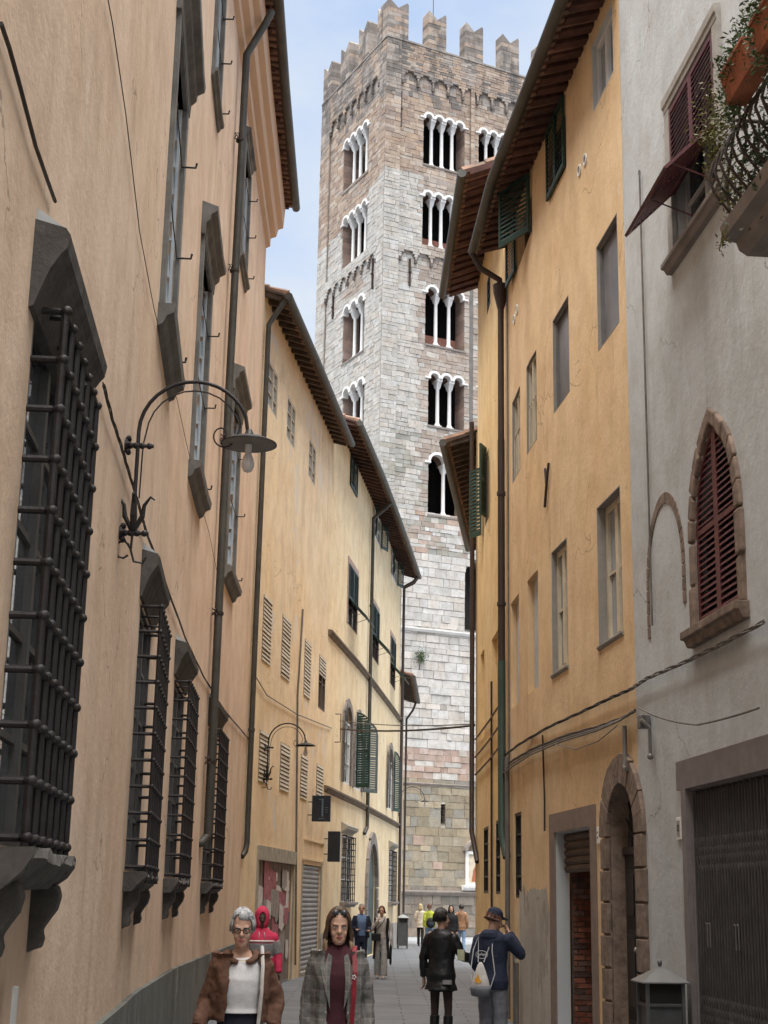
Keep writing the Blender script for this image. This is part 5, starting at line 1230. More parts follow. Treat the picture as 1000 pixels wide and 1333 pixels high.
# ================================================================ litter bin
BX, BY = 2.62, 14.25
Bn = thing('litter_bin', (BX, BY, 0), 'grey metal litter bin with a pyramid roof beside the arched doorway', 'bin')
t, n = FE.frame(20); ax = (n, t, UP)
mb = MB(); w = .165
for s in (-1, 1):
    for q in (-1, 1): mb.box(V((BX, BY, .55))+n*s*w+t*q*w, (.03, .03, 1.08), ax)
mb.box(V((BX, BY, .12)), (.33, .33, .03), ax); mb.build('frame', mat('bin_metal', (.12, .12, .118), .45, .4, var=.2, scale=6), Bn)
mb = MB(); mb.box(V((BX, BY, .5)), (.31, .31, .78), ax); mb.box(V((BX, BY, .9)), (.352, .352, .03), ax); mb.build('container', mat('bin_panel', (.085, .085, .085), .5, .3, var=.2), Bn, bevel=.006)
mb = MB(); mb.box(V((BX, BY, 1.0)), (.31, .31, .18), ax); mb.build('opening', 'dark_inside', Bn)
mb = MB(); c = V((BX, BY, 1.09)); q = .22; b4 = [c-n*q-t*q, c+n*q-t*q, c+n*q+t*q, c-n*q+t*q]; mb.poly(b4+[p+UP*.012 for p in b4]+[c+UP*.15], [(3, 2, 1, 0), (0, 1, 5, 4), (1, 2, 6, 5), (2, 3, 7, 6), (3, 0, 4, 7), (4, 5, 8), (5, 6, 8), (6, 7, 8), (7, 4, 8)]); rf = mb.build('roof', mat('bin_roof', (.24, .24, .235), .35, .6, var=.15), Bn)
mb = MB(); mb.ball(c+UP*.17, (.022, .022, .035)); mb.build('finial', 'bin_metal', rf, smooth=True)
# ================================================================ planting on the balcony
mat('foliage_dark', (.035, .055, .022), .6, var=.5, scale=7, bmp=0); mat('foliage_yellow', (.13, .125, .03), .6, var=.5, scale=9, bmp=0); mat('foliage_green', (.06, .10, .03), .6, var=.5, scale=9, bmp=0)
def leaves(mb, c, spread, n, size, rr=R):
    for _ in range(n):
        p = V((c[0]+rr.gauss(0, spread[0]), c[1]+rr.gauss(0, spread[1]), c[2]+rr.gauss(0, spread[2])))
        d = V((rr.uniform(-1, 1), rr.uniform(-1, 1), rr.uniform(-.6, .8))).normalized(); e = d.cross(V((rr.uniform(-1, 1), rr.uniform(-1, 1), rr.uniform(-1, 1)))).normalized(); s = size*rr.uniform(.6, 1.5)
        mb.face([p-d*s, p+e*s*.35, p+d*s, p-e*s*.35])
for i, Yc in enumerate((9.15, 8.5, 7.9)):
    u = FE.sy(Yc); P = thing('planter_box', FE.P(u, 7.28, .9), ('terracotta window box farthest along the railing, with yellow-green sprigs', 'middle terracotta window box on the balcony railing', 'nearest terracotta window box, cut by the top right corner')[i], 'planter', 'planters on the balcony railing')
    mb = MB(); a, b = u-.25, u+.25
    FE.prof(mb, a, b, [(.86, 7.22), (1.0, 7.22), (1.04, 7.42), (1.055, 7.42), (1.055, 7.45), (.8, 7.45), (.8, 7.42), (.82, 7.42)])
    for k in range(13): uu = a+.02+(b-a-.04)*k/12; mb.tube([FE.P(uu, 7.23, 1.003), FE.P(uu, 7.41, 1.038)], .006, 4)
    mb.build('box', 'terracotta', P, bevel=.006)
    mb = MB(); leaves(mb, FE.P(u, 7.54, .93), (.06, .13, .07), 600, .02); leaves(mb, FE.P(u+.12, 7.45, 1.0), (.05, .12, .08), 420, .02); leaves(mb, FE.P(u+.26, 7.3, .95), (.06, .05, .13), 520, .018)
    for k in range(9):
        p = FE.P(u+R.uniform(-.2, .2), 7.45, .93); q = p+V((R.uniform(-.1, .1), R.uniform(-.1, .1), R.uniform(.12, .28))); mb.tube([p, q], .003, 4); leaves(mb, q, (.02, .02, .05), 22, .014)
    mb.build('foliage', ('foliage_green', 'foliage_green', 'foliage_dark')[i], P)
SB = thing('balcony_shrub', FE.P(by1-.8, 6.7, .4), 'dense dark trailing shrub filling the balcony behind the bulging bars', 'plant'); mb = MB()
for k in range(26):
    u = by1-.12-k*.11; leaves(mb, FE.P(u, 6.98+R.uniform(-.08, .08), .5+R.uniform(-.08, .1)), (.16, .09, .2), 230, .027)
mb.build('foliage', 'foliage_dark', SB); mb = MB()
for k in range(10): leaves(mb, FE.P(by1-.02+R.uniform(-.25, .06), R.uniform(6.8, 7.6), .78+R.uniform(-.12, .1)), (.06, .07, .12), 150, .019)
for k in range(5):
    p = FE.P(by1-.05-k*.03, 6.7, .8); q = p+V((-.03, .04, -.12-R.random()*.12)); mb.tube([p, q], .003, 4); leaves(mb, q, (.02, .02, .03), 9, .018)
mb.build('trailing_foliage', 'foliage_yellow', SB); mb = MB()
for k in range(12): p = FE.P(by1-.2-k*.2, 6.68, .45); mb.tube([p, p+V((R.uniform(-.05, .05), R.uniform(-.05, .05), .35))], .008, 5)
mb.build('stem', 'brown_wood', SB)
# tufts growing out of the masonry and the gutter
u, z = TR.hit(546, 858); W_ = thing('wall_plant', TR.P(u, z, .1), 'small green caper bush growing out of the white tower wall', 'plant'); mb = MB(); leaves(mb, TR.P(u, z+.1, .18), (.14, .1, .17), 500, .045); mb.build('foliage', 'foliage_green', W_); mb = MB(); mb.tube([TR.P(u, z-.55, .0), TR.P(u, z-.2, .1), TR.P(u, z, .15)], .02, 5); mb.build('stem', 'brown_wood', W_)
W_ = thing('roof_weed', FH.P(.4, ZH+.15, .6), 'yellow weeds sprouting on the far dark eave', 'plant'); mb = MB(); leaves(mb, FH.P(.5, ZH+.18, .45), (.15, .2, .05), 120, .03); mb.build('foliage', 'foliage_yellow', W_)
# ================================================================ people
RP = random.Random(21)
mat('skin', (.50, .30, .215), .72, var=.2, scale=12, bmp=.1, bscale=200); mat('skin_dark', (.06, .035, .025), .6, var=.2, bmp=0)
mat('lips', (.42, .13, .12), .4, var=.05, bmp=0); mat('eye_white', (.6, .58, .56), .3, var=.03, bmp=0); mat('eye_dark', (.02, .014, .01), .2, var=.03, bmp=0)
def hairmat(name, c, c2, v=(60, 60, 4)):
    return mat(name, c, .45, var=.55, scale=1, col2=c2, bmp=.3, bscale=1, spec=.5, vec=v)
hairmat('hair_grey', (.46, .46, .46), (.13, .13, .14)); hairmat('hair_brown', (.10, .055, .03), (.05, .028, .018)); hairmat('hair_tips', (.36, .24, .14), (.16, .09, .05)); hairmat('hair_dark', (.025, .016, .012), (.012, .01, .009)); hairmat('hair_blonde', (.58, .45, .24), (.36, .27, .14)); hairmat('hair_auburn', (.13, .045, .02), (.06, .025, .012))
def cloth(name, c, var=.25, rough=.85, sc=14, bmp=.3): return mat(name, c, rough, var=var, scale=sc, bmp=bmp, bscale=160)
cloth('suede_brown', (.115, .055, .033)); cloth('cotton_white', (.66, .65, .64), .08); cloth('navy_trousers', (.012, .014, .024)); cloth('maroon_knit', (.055, .012, .018)); cloth('white_jeans', (.62, .61, .66), .1)
cloth('hot_pink', (.50, .03, .08)); cloth('pale_trim', (.55, .47, .45)); cloth('marl_grey', (.25, .235, .235)); cloth('navy', (.016, .022, .045)); cloth('black_cloth', (.010, .010, .011)); cloth('sky_shirt', (.13, .20, .34)); cloth('light_linen', (.50, .47, .44)); cloth('grey_trousers', (.32, .32, .31)); cloth('marl_trousers', (.15, .155, .17))
cloth('cream_coat', (.60, .52, .42)); cloth('lime_jacket', (.42, .46, .06)); cloth('tan_jacket', (.26, .14, .075)); cloth('denim', (.17, .26, .38)); cloth('red_leather', (.22, .008, .018), .2, .4); cloth('tights', (.035, .022, .02)); mat('leather_black', (.007, .007, .008), .5, var=.3, scale=8, bmp=.2, bscale=14); cloth('shoe_white', (.5, .5, .5)); cloth('olive_patch', (.42, .43, .28))
def checkmat():
    m, nt, b = newmat('check_wool'); co = nd(nt, 'ShaderNodeTexCoord').outputs['Object']; sp = nd(nt, 'ShaderNodeSeparateXYZ'); nt.links.new(co, sp.inputs[0])
    def line(o, f, w):
        a = nd(nt, 'ShaderNodeMath', operation='MULTIPLY'); nt.links.new(o, a.inputs[0]); a.inputs[1].default_value = f
        c = nd(nt, 'ShaderNodeMath', operation='FRACT'); nt.links.new(a.outputs[0], c.inputs[0]); d = nd(nt, 'ShaderNodeMath', operation='LESS_THAN'); nt.links.new(c.outputs[0], d.inputs[0]); d.inputs[1].default_value = w; return d.outputs[0]
    base = mix(nt, ramp(nt, noise(nt, co, 60, 3), .3, .7), (.115, .11, .10), (.22, .212, .195))
    c = mix(nt, line(sp.outputs[2], 11, .5), base, mix(nt, .35, base, (.08, .08, .075)))
    c = mix(nt, line(sp.outputs[0], 13, .5), c, mix(nt, .35, c, (.08, .08, .075)))
    f = nd(nt, 'ShaderNodeMath', operation='MAXIMUM'); nt.links.new(line(sp.outputs[2], 11, .07), f.inputs[0]); nt.links.new(line(sp.outputs[0], 13, .07), f.inputs[1])
    g = nd(nt, 'ShaderNodeMath', operation='MULTIPLY'); nt.links.new(f.outputs[0], g.inputs[0]); g.inputs[1].default_value = .35
    nt.links.new(mix(nt, g.outputs[0], c, (.40, .32, .27)), b.inputs['Base Color']); b.inputs['Roughness'].default_value = .9; bump(nt, b, noise(nt, co, 150, 3), .3, .003); MATS['check_wool'] = m
checkmat()
TEX = bpy.data.textures.new('folds', 'CLOUDS'); TEX.noise_scale = .085; TEX.noise_depth = 3
TEX2 = bpy.data.textures.new('soft_folds', 'CLOUDS'); TEX2.noise_scale = .05; TEX2.noise_depth = 1
def hermite(p, q, n):
    return [p.lerp(q, i/n) for i in range(n+1)]
class Fig:
    def __init__(s, label, pos, rot, H, cat='person', vox=.009, legs=((0, 0), (0, 0)), arms=None, head=(0, 0), sh=.175, slim=1.0, group=None, lean=0):
        s.root = thing('person', (0, 0, 0), label, cat, group); BASE[s.root.name] = V((0, 0, 0)); s.pos = pos; s.rot = rot; s.k = H/1.7; s.vox = vox; s.sl = slim; s.lean = lean
        j = {}
        for i, sd in enumerate((-1, 1)):       # -1 = the person's right
            fy, kb = legs[i]; j['hip', sd] = V((sd*.09, 0, .92)); j['ank', sd] = V((sd*.10, fy, .09+.05*abs(kb)))
            j['knee', sd] = V((sd*.10, fy*.5-.03-kb*.1, .50)); j['sh', sd] = V((sd*sh, .01, 1.40))
            a = (arms or {}).get(sd); e, w = a if a else ((sd*.06, .03, -.28), (sd*.07, -.03, -.53))
            j['el', sd] = j['sh', sd]+V(e); j['wr', sd] = j['sh', sd]+V(w)
        j['neck'] = V((0, .01, 1.44)); j['head'] = V((0, -.01, 1.475)); s.j = j; s.hy, s.hp = head
        s.HM = Matrix.Translation(j['head']) @ Matrix.Rotation(radians(s.hy), 4, 'Z') @ Matrix.Rotation(radians(s.hp), 4, 'X')
    def X(s, p):
        p = V(p); 
        if s.lean: p = V((p.x, p.y-max(0, p.z-.9)*s.lean, p.z))
        return V((p.x*.88*s.k, p.y*.96*s.k, p.z*s.k))
    def mk(s, name, mb, m, parent=None, vox=None, disp=0, tex=None, smooth=True, remesh=True, sm=4):
        mb.v = [s.X(v) for v in mb.v]
        o = mb.build(name, m, parent or s.root, smooth=False)
        if remesh:
            r = o.modifiers.new('Remesh', 'REMESH'); r.mode = 'VOXEL'; r.voxel_size = vox or s.vox; r.use_smooth_shade = True
            q = o.modifiers.new('Smooth', 'SMOOTH'); q.factor = .5; q.iterations = sm
            if disp: d = o.modifiers.new('Displace', 'DISPLACE'); d.texture = tex or TEX; d.strength = disp; d.mid_level = .5; d.texture_coords = 'LOCAL'
        elif smooth:
            for p in o.data.polygons: p.use_smooth = True
        return o
    def cap(s, mb, pts, rs, n=12):
        pts = [V(p) for p in pts]; mb.tube(pts, rs, n); mb.ball(pts[0], rs[0]*.99, n, 6); mb.ball(pts[-1], rs[-1]*.99, n, 6)
        for p, r in zip(pts[1:-1], rs[1:-1]): mb.ball(p, r, n, 6)
    def loft(s, mb, rings, n=24):
        vs = [V((cx+cos(2*pi*i/n)*rx, cy+sin(2*pi*i/n)*ry, z)) for (cx, cy, z, rx, ry) in rings for i in range(n)]
        m = len(rings); mb.poly(vs, [(r*n+i, r*n+(i+1) % n, (r+1)*n+(i+1) % n, (r+1)*n+i) for r in range(m-1) for i in range(n)]+[tuple(range(n))[::-1], tuple((m-1)*n+i for i in range(n))])
    def torso(s, g=0, z0=.84, z1=1.47):
        w = s.sl; R_ = [(0, .0, .84, .155, .105), (0, .005, .92, .168, .115), (0, .0, 1.0, .15, .10), (0, -.005, 1.1, .138, .095), (0, -.012, 1.2, .150, .108), (0, -.012, 1.28, .158, .112), (0, 0, 1.36, .168, .10), (0, .008, 1.41, .150, .078), (0, .01, 1.445, .085, .062), (0, .01, 1.47, .055, .052)]
        out = []
        for cx, cy, z, rx, ry in R_:
            if z0-1e-3 <= z <= z1+1e-3: out.append((cx, cy, z, rx*w+g, ry*w+g))
        return out
    def hand(s, mb, sd, curl=.5, grip=None):
        w = s.j['wr', sd]; e = s.j['el', sd]; d = (w-e).normalized(); side = V((0, -1, 0)) if abs(d.y) < .8 else V((-sd, 0, 0))
        side = (side-d*side.dot(d)).normalized(); nrm = d.cross(side)*sd
        pc = w+d*.045; mb.box(w+d*.05, (.078, .085, .026), (side, d, nrm)) ; mb.ball(w, .026, 10, 6)
        for i in range(4):
            b = w+d*.088+side*(.030-.02*i); L = (.068, .078, .073, .058)[i]; a = curl*(1+.15*i)
            p1 = b+(d*cos(a*.5)-nrm*sin(a*.5))*L*.45; p2 = p1+(d*cos(a*1.3)-nrm*sin(a*1.3))*L*.32; p3 = p2+(d*cos(a*2.1)-nrm*sin(a*2.1))*L*.25
            s.cap(mb, [b-d*.01, p1, p2, p3], [.0092, .0086, .008, .007], 8)
        b = w+d*.025+side*.036; s.cap(mb, [b, b+(side*.6+d*.7)*.035-nrm*.008, b+(side*.45+d*.85)*.062-nrm*.02], [.0115, .0098, .0085], 8)
    def body(s, skin='skin', face=True, curl=(.5, .5), legm=None, hands=(1, 1)):
        mb = MB(); j = s.j
        s.loft(mb, s.torso(-.012)); s.cap(mb, [j['neck']-V((0, 0, .05)), j['head']+V((0, .01, .04))], [.056, .05])
        for sd in (-1, 1):
            s.cap(mb, [j['sh', sd]-V((sd*.02, 0, .01)), j['el', sd], j['wr', sd]], [.048, .036, .024]); s.cap(mb, [j['hip', sd], j['knee', sd], j['ank', sd]], [.078, .052, .036])
            a = j['ank', sd]; mb.ball(a+V((0, -.06, -.045)), (.042, .12, .038), 10, 6)
            if hands[0 if sd < 0 else 1]: s.hand(mb, sd, curl[0 if sd < 0 else 1])
        # head
        prof = [(0, .024, .022, -.052), (.05, .038, .04, -.045), (.13, .050, .064, -.028), (.25, .060, .078, -.012), (.38, .067, .086, -.004), (.5, .071, .092, .004), (.64, .075, .097, .008), (.78, .072, .092, .010), (.88, .060, .078, .012), (.95, .042, .055, .013), (.995, .014, .018, .013)]
        hb = MB(); h = .225; s.loft(hb, [(0, yc, z*h, rx, ry) for z, rx, ry, yc in prof], 22)
        s.cap(hb, [V((0, -.084, .128)), V((0, -.097, .103)), V((0, -.108, .086))], [.009, .011, .0135], 8); hb.ball((.011, -.094, .083), .009, 8, 5); hb.ball((-.011, -.094, .083), .009, 8, 5)
        for sd in (-1, 1):
            hb.ball((sd*.073, .012, .11), (.012, .02, .033), 8, 6); hb.ball((sd*.04, -.058, .075), (.022, .022, .022), 8, 6); s.cap(hb, [V((sd*.012, -.088, .133)), V((sd*.045, -.076, .136))], [.008, .008], 6)
        hb.ball((0, -.076, .022), (.02, .018, .017), 8, 6); hb.ball((0, -.084, .055), (.022, .012, .016), 8, 6)
        hb.v = [s.HM @ v for v in hb.v]; i = len(mb.v); mb.v += hb.v; mb.f += [tuple(a+i for a in f) for f in hb.f]; mb.uv += hb.uv; mb.col += hb.col
        b = s.mk('body', mb, skin, vox=s.vox*.75, sm=2); s.b = b
        if face:
            def hp(x, y, z): return s.HM @ V((x, y, z))
            for sd in (-1, 1):
                m = MB(); m.ball(hp(sd*.031, -.079, .116), (.0135, .009, .0075), 10, 6); e = s.mk('eye', m, 'eye_white', b, remesh=False); m = MB(); m.ball(hp(sd*.030, -.0865, .116), (.0052, .004, .0055), 10, 6); s.mk('iris', m, 'eye_dark', b, remesh=False)
                m = MB(); m.tube([hp(sd*.014, -.092, .129), hp(sd*.032, -.09, .135), hp(sd*.05, -.078, .130)], [.0022, .0028, .0014], 6); s.mk('eyebrow', m, s.brow if hasattr(s, 'brow') else 'hair_dark', b, remesh=False)
                m = MB(); m.tube([hp(sd*.017, -.0875, .120), hp(sd*.031, -.0895, .1245), hp(sd*.046, -.078, .119)], [.0009, .0014, .0009], 5); s.mk('eyelid', m, 'hair_dark', b, remesh=False)
            m = MB(); m.tube([hp(-.022, -.0905, .052), hp(-.008, -.1, .0555), hp(0, -.1005, .054), hp(.008, -.1, .0555), hp(.022, -.0905, .052)], [.002, .005, .0045, .005, .002], 6); m.tube([hp(-.02, -.09, .049), hp(0, -.0985, .046), hp(.02, -.09, .049)], [.002, .0062, .002], 6); s.mk('lips', m, 'lips', b, remesh=False)
        return b
    def trousers(s, m, top=.1, r=(.098, .075, .065), hem=.1, z1=1.03, disp=.012, flare=0):
        mb = MB(); j = s.j; s.loft(mb, [(0, .004, .80, .15+top*.1, .112), (0, .005, .92, .172*s.sl+.006, .122), (0, 0, 1.0, .155*s.sl+.006, .106), (0, 0, z1, .148*s.sl+.006, .10)])
        for sd in (-1, 1):
            a = j['ank', sd]; a2 = j['knee', sd].lerp(a, 1-(hem-.09)/.41 if hem > .1 else 1); s.cap(mb, [j['hip', sd]-V((0, 0, .02)), j['knee', sd]], [r[0], r[1]]); mb.tube([j['knee', sd], j['knee', sd].lerp(a2, .5), a2-V((0, 0, .02))], [r[1], (r[1]+r[2])/2, r[2]+flare], 14)
        return s.mk('trousers', mb, m, disp=disp)
    def shoes(s, m='black_cloth', sole=None):
        for sd in (-1, 1):
            a = s.j['ank', sd]; mb = MB(); s.loft(mb, [(a.x, a.y-.05, a.z-.088, .045, .135), (a.x, a.y-.05, a.z-.06, .047, .138), (a.x, a.y-.04, a.z-.03, .044, .11), (a.x, a.y-.005, a.z+.0, .04, .06), (a.x, a.y, a.z+.03, .042, .048)], 16); s.mk('shoe', mb, m, vox=max(.008, s.vox), sm=3)
    def sleeves(s, mb, r=(.066, .056, .046), ext=1.0, sides=(-1, 1)):
        for sd in sides:
            j = s.j; w = j['el', sd].lerp(j['wr', sd], ext); s.cap(mb, [j['sh', sd]-V((sd*.04, 0, .03)), j['sh', sd]+(j['el', sd]-j['sh', sd])*.22, j['sh', sd]+(j['el', sd]-j['sh', sd])*.55, j['el', sd]], [r[0]*.78, r[0]*.98, r[0]*.95, r[1]]); mb.tube([j['el', sd], j['el', sd].lerp(w, .5), w], [r[1], (r[1]+r[2])*.5, r[2]], 14)
    def top(s, name, m, g=.012, z0=.92, sl=(.062, .052, .042), ext=1.0, flare=0, z1=1.47, disp=.01, sleeves=True, hemr=None):
        mb = MB(); r = s.torso(g, max(.84, z0), z1); 
        if z0 < .84 or hemr: q = r[0]; r = [(q[0], q[1], z0, q[3]+flare, q[4]+flare)]+[x for x in r if x[2] > z0+.02]
        elif r[0][2] > z0+.01: q = r[0]; r = [(q[0], q[1], z0, q[3]+flare, q[4]+flare)]+r
        s.loft(mb, r)
        if sleeves: s.sleeves(mb, sl, ext)
        return s.mk(name, mb, m, disp=disp)
    def shell(s, name, m, g=.03, z0=.9, gap=lambda z: .6, th=.022, flare=0, z1=1.44, sl=(.07, .062, .052), ext=1.0, disp=.012, n=34, asym=0, sides=(-1, 1), ease=lambda z: 0):
        """open garment: a thick shell round the torso with a gap in front"""
        mb = MB(); rg = [x for x in s.torso(g, .84, z1)]; 
        if z0 < .84: q = rg[0]; rg = [(q[0], q[1], z0, q[3]+flare, q[4]+flare)]+rg
        # resample
        zs = []; z = z0
        while z < z1-.01: zs.append(z); z += .03
        zs.append(z1)
        def at_z(z):
            for a, b in zip(rg, rg[1:]):
                if a[2]-1e-4 <= z <= b[2]+1e-4: q = (z-a[2])/(b[2]-a[2]); return [a[i]+(b[i]-a[i])*q for i in range(5)]
            return list(rg[0])
        R0 = []; R1 = []
        for z in zs:
            cx, cy, _, rx, ry = at_z(z); fl = flare*max(0, (1.05-z)/.25) if z0 >= .84 else 0; fl += ease(z); w = gap(z)
            for q, R_ in ((0, R0), (th, R1)):
                rr = []
                for i in range(n+1):
                    a = -pi/2+w/2+asym+(2*pi-w)*i/n; fold = .006*sin(a*9+z*3); rr.append(V((cx+cos(a)*(rx+q+fl+fold), cy+sin(a)*(ry+q+fl+fold), z)))
                R_.append(rr)
        M_ = len(zs); vs = [p for r in R0 for p in r]+[p for r in R1 for p in r]; N = n+1; O = M_*N; fs = []
        for r in range(M_-1):
            for i in range(n): a = r*N+i; fs.append((a, a+1, a+1+N, a+N)); fs.append((O+a+N, O+a+1+N, O+a+1, O+a))
            for i in (0, n): a = r*N+i; fs.append((a, a+N, O+a+N, O+a) if i == 0 else (O+a, O+a+N, a+N, a))
        for i in range(n): fs.append((i+1, i, O+i, O+i+1)); a = (M_-1)*N+i; fs.append((a, a+1, O+a+1, O+a))
        mb.poly(vs, fs); s.sleeves(mb, sl, ext, sides)
        return s.mk(name, mb, m, disp=disp, sm=12)
    def hair(s, m, L=.0, vol=.014, n=420, fringe=None, m2=None, part=0.0, wave=.01, r=.006, cap=True, tips=.12, short=None, name='hair'):
        """strands over a cap; L = how far the hair falls below the ears"""
        mb = MB(); mt = MB()
        def sp(ph, th, v): return V((sin(ph)*sin(th)*(.076+v), -cos(ph)*sin(th)*(.096+v)+.012, .118+cos(th)*(.108+v)))
        if cap:
            vs = []; N = 24
            for th in (.02, .35, .7, 1.0, 1.3, 1.55, 1.8, 2.0):
                for i in range(N):
                    ph = 2*pi*i/N; f = max(0, cos(ph)); lim = th
                    if f > .35: lim = min(th, 1.02 if f > .6 else 1.25)
                    v = vol*.55 if th < 1.9 else -.006; vs.append(sp(ph, lim, v))
            mb.poly(vs, [(r_*N+i, r_*N+(i+1) % N, (r_+1)*N+(i+1) % N, (r_+1)*N+i) for r_ in range(7) for i in range(N)]+[tuple(range(N))])
        for _ in range(n):
            ph = RP.uniform(-pi, pi); fr = abs(ph) < .95; th0 = RP.uniform(.05, .6)
            sgn = 1 if (ph > part) else -1; v = vol+RP.uniform(-.005, .006); pts = []
            if L > 0:
                end = ph
                if abs(ph) < 1.5: end = sgn*RP.uniform(1.2, 1.75)
                K = 6
                for i in range(K): q = i/(K-1); pts.append(sp(ph+(end-ph)*min(1, q*1.15)**.8, th0+(1.62-th0)*q, v))
                a = pts[-1]; l = L*RP.uniform(.8, 1.05); M_ = 5
                for i in range(1, M_+1):
                    q = i/M_; o = V((sin(end), -cos(end), 0))*(.012*sin(q*3)+wave*sin(q*7+ph*5)); pts.append(V((a.x, a.y, a.z-l*q))+o+V((0, .015*q, 0)))
            else:
                T_ = (short or 1.75)*RP.uniform(.85, 1.08)
                if fr: T_ = (fringe or 1.0)*RP.uniform(.85, 1.05)
                e = ph+(.55 if fr else .15)*(1 if ph > part else -1)*RP.uniform(.3, 1); K = 5
                for i in range(K): q = i/(K-1); pts.append(sp(ph+(e-ph)*q, th0+(T_-th0)*q, v+.004*sin(q*5+ph*3)))
            rr = [r*(1-.55*i/(len(pts)-1)) for i in range(len(pts))]
            if m2 and L > 0:
                c = max(2, len(pts)-4); mb.tube(pts[:c+1], rr[:c+1], 4, cap=False); mt.tube(pts[c:], rr[c:], 4)
            else: mb.tube(pts, rr, 4)
        mb.v = [s.HM @ v for v in mb.v]; h = s.mk(name, mb, m, s.root, remesh=False)
        if m2 and L > 0: mt.v = [s.HM @ v for v in mt.v]; s.mk('hair_tips', mt, m2, h, remesh=False)
        return h
    def done(s):
        s.root.location = s.pos; s.root.rotation_euler = (0, 0, radians(s.rot)); return s.root
    def W(s, p):       # local point to world
        q = s.X(p); return Matrix.Translation(V(s.pos)) @ Matrix.Rotation(radians(s.rot), 4, 'Z') @ q
def ring(mb, pts, r, n=6): mb.tube(list(pts)+[pts[0], pts[1]], r, n)
# ---- 1 grey haired woman
def Hd(f, x, y, z): return f.HM @ V((x, y, z))
f = Fig('grey haired woman in glasses with a brown suede jacket over a white top', (-.87, 10.0, 0), 8, 1.70, vox=.008, arms={-1: ((-.07, .04, -.27), (-.14, -.14, -.43)), 1: ((.11, .05, -.25), (.08, -.05, -.43))}, legs=((-.12, .2), (.14, .3)), head=(-6, 6), sh=.165, slim=1.0)
f.brow = 'hair_grey'; f.body(curl=(.9, .6)); f.trousers('navy_trousers', r=(.10, .085, .08), z1=1.13); f.shoes()
f.top('top', 'cotton_white', .02, 1.07, flare=.012, z1=1.41, sleeves=False, disp=.01)
f.shell('jacket', 'suede_brown', .028, 1.02, gap=lambda z: 1.25+(.15 if z < 1.1 else 0)-(max(0, z-1.3)*2.5), sl=(.064, .064, .054), ext=.86, flare=.015, ease=lambda z: .018*sin(max(0, min(1, (z-.95)/.35))*pi), disp=.034, asym=.12)
mb = MB()
for sd in (-1, 1):
    for i in range(9):
        q = i/8; p = V((sd*(.035+.055*sin(q*2.2)), -.085+.105*q, 1.40+.055*q)); mb.ball(p+V((sd*.02, -.03, -.012)), (.034, .026, .02), 8, 5)
    s_ = 0
f.mk('collar', mb, 'suede_brown', vox=.008)
for sd in (-1, 1):
    mb = MB(); mb.tube([f.j['el', sd].lerp(f.j['wr', sd], .78), f.j['el', sd].lerp(f.j['wr', sd], .92)], [.054, .05], 14)
    f.mk('cuff', mb, 'suede_brown', vox=.008, disp=.012)
f.hair('hair_grey', 0, .013, 620, fringe=1.02, short=1.62, part=-.5, r=.0075)
mb = MB()
for sd in (-1, 1):
    ring(mb, [Hd(f, sd*.033+cos(a*pi/8)*.0245, -.099+abs(cos(a*pi/8))*.002, .114+sin(a*pi/8)*.0175) for a in range(16)], .0028, 6); mb.tube([Hd(f, sd*.057, -.096, .118), Hd(f, sd*.078, -.05, .12), Hd(f, sd*.08, .01, .117)], .0025, 5)
mb.tube([Hd(f, -.01, -.1, .118), Hd(f, .01, -.1, .118)], .0026, 5); f.mk('glasses', mb, 'eye_dark', remesh=False)
mb = MB(); mb.tube([V((cos(a)*.075, -.02+sin(a)*.075*1.1-.02, 1.425-.03*max(0, -sin(a)))) for a in [pi+pi*i/14 for i in range(15)]], .0025, 5); f.mk('necklace', mb, mat('gold', (.5, .36, .14), .3, .8, bmp=0), remesh=False); f.done()
Bt = thing('tote_bag', f.W((.16, .05, .7)), 'pale striped shoulder bag on the far side of the grey haired woman', 'bag'); W = f.W
mb = MB(); mb.tube([W((.13, -.155, 1.0)), W((.145, -.165, 1.2)), W((.15, -.14, 1.36)), W((.15, -.02, 1.475)), W((.17, .12, 1.36)), W((.2, .16, 1.0)), W((.22, .1, .95))], .013, 6); mb.build('strap', 'light_linen', Bt, smooth='auto')
mb = MB(); c = W((.22, .02, .8)); mb.hexa([c+V((x*.06, y*.15, -.2)) for x, y in ((-1, -1), (1, -1), (1, 1), (-1, 1))]+[c+V((x*.035, y*.13, .16)) for x, y in ((-1, -1), (1, -1), (1, 1), (-1, 1))]); bg_ = mb.build('bag', 'light_linen', Bt, bevel=.02)
mb = MB(); mb.box(c+V((-.02, -.15, -.05)), (.05, .02, .28)); mb.build('side_stripe', 'hot_pink', bg_, bevel=.005)
# ---- 2 woman in the checked blazer
f = Fig('woman with long brown hair and sunglasses pushed up, in a checked blazer and maroon top', (-.26, 10.6, 0), 2, 1.71, vox=.008, arms={-1: ((-.055, .03, -.28), (-.07, -.02, -.54)), 1: ((.07, .05, -.28), (.075, -.01, -.54))}, legs=((.1, .3), (-.14, .2)), head=(4, 2), sh=.17)
f.brow = 'hair_brown'
f.body(curl=(.6, .7)); f.trousers('white_jeans', r=(.09, .07, .055)); f.shoes(); f.top('top', 'maroon_knit', .016, .92, z1=1.47, sleeves=False, disp=.006)
mb = MB(); mb.tube([f.j['neck']-V((0, 0, .01)), f.j['neck']+V((0, -.003, .05))], [.066, .058], 16); f.mk('turtleneck', mb, 'maroon_knit', vox=.008)
f.shell('blazer', 'check_wool', .028, .86, gap=lambda z: .82+.25*max(0, (z-1.05))/.35-(max(0, 1.0-z)*1.2), sl=(.064, .056, .048), ext=.94, flare=.015, disp=.026)
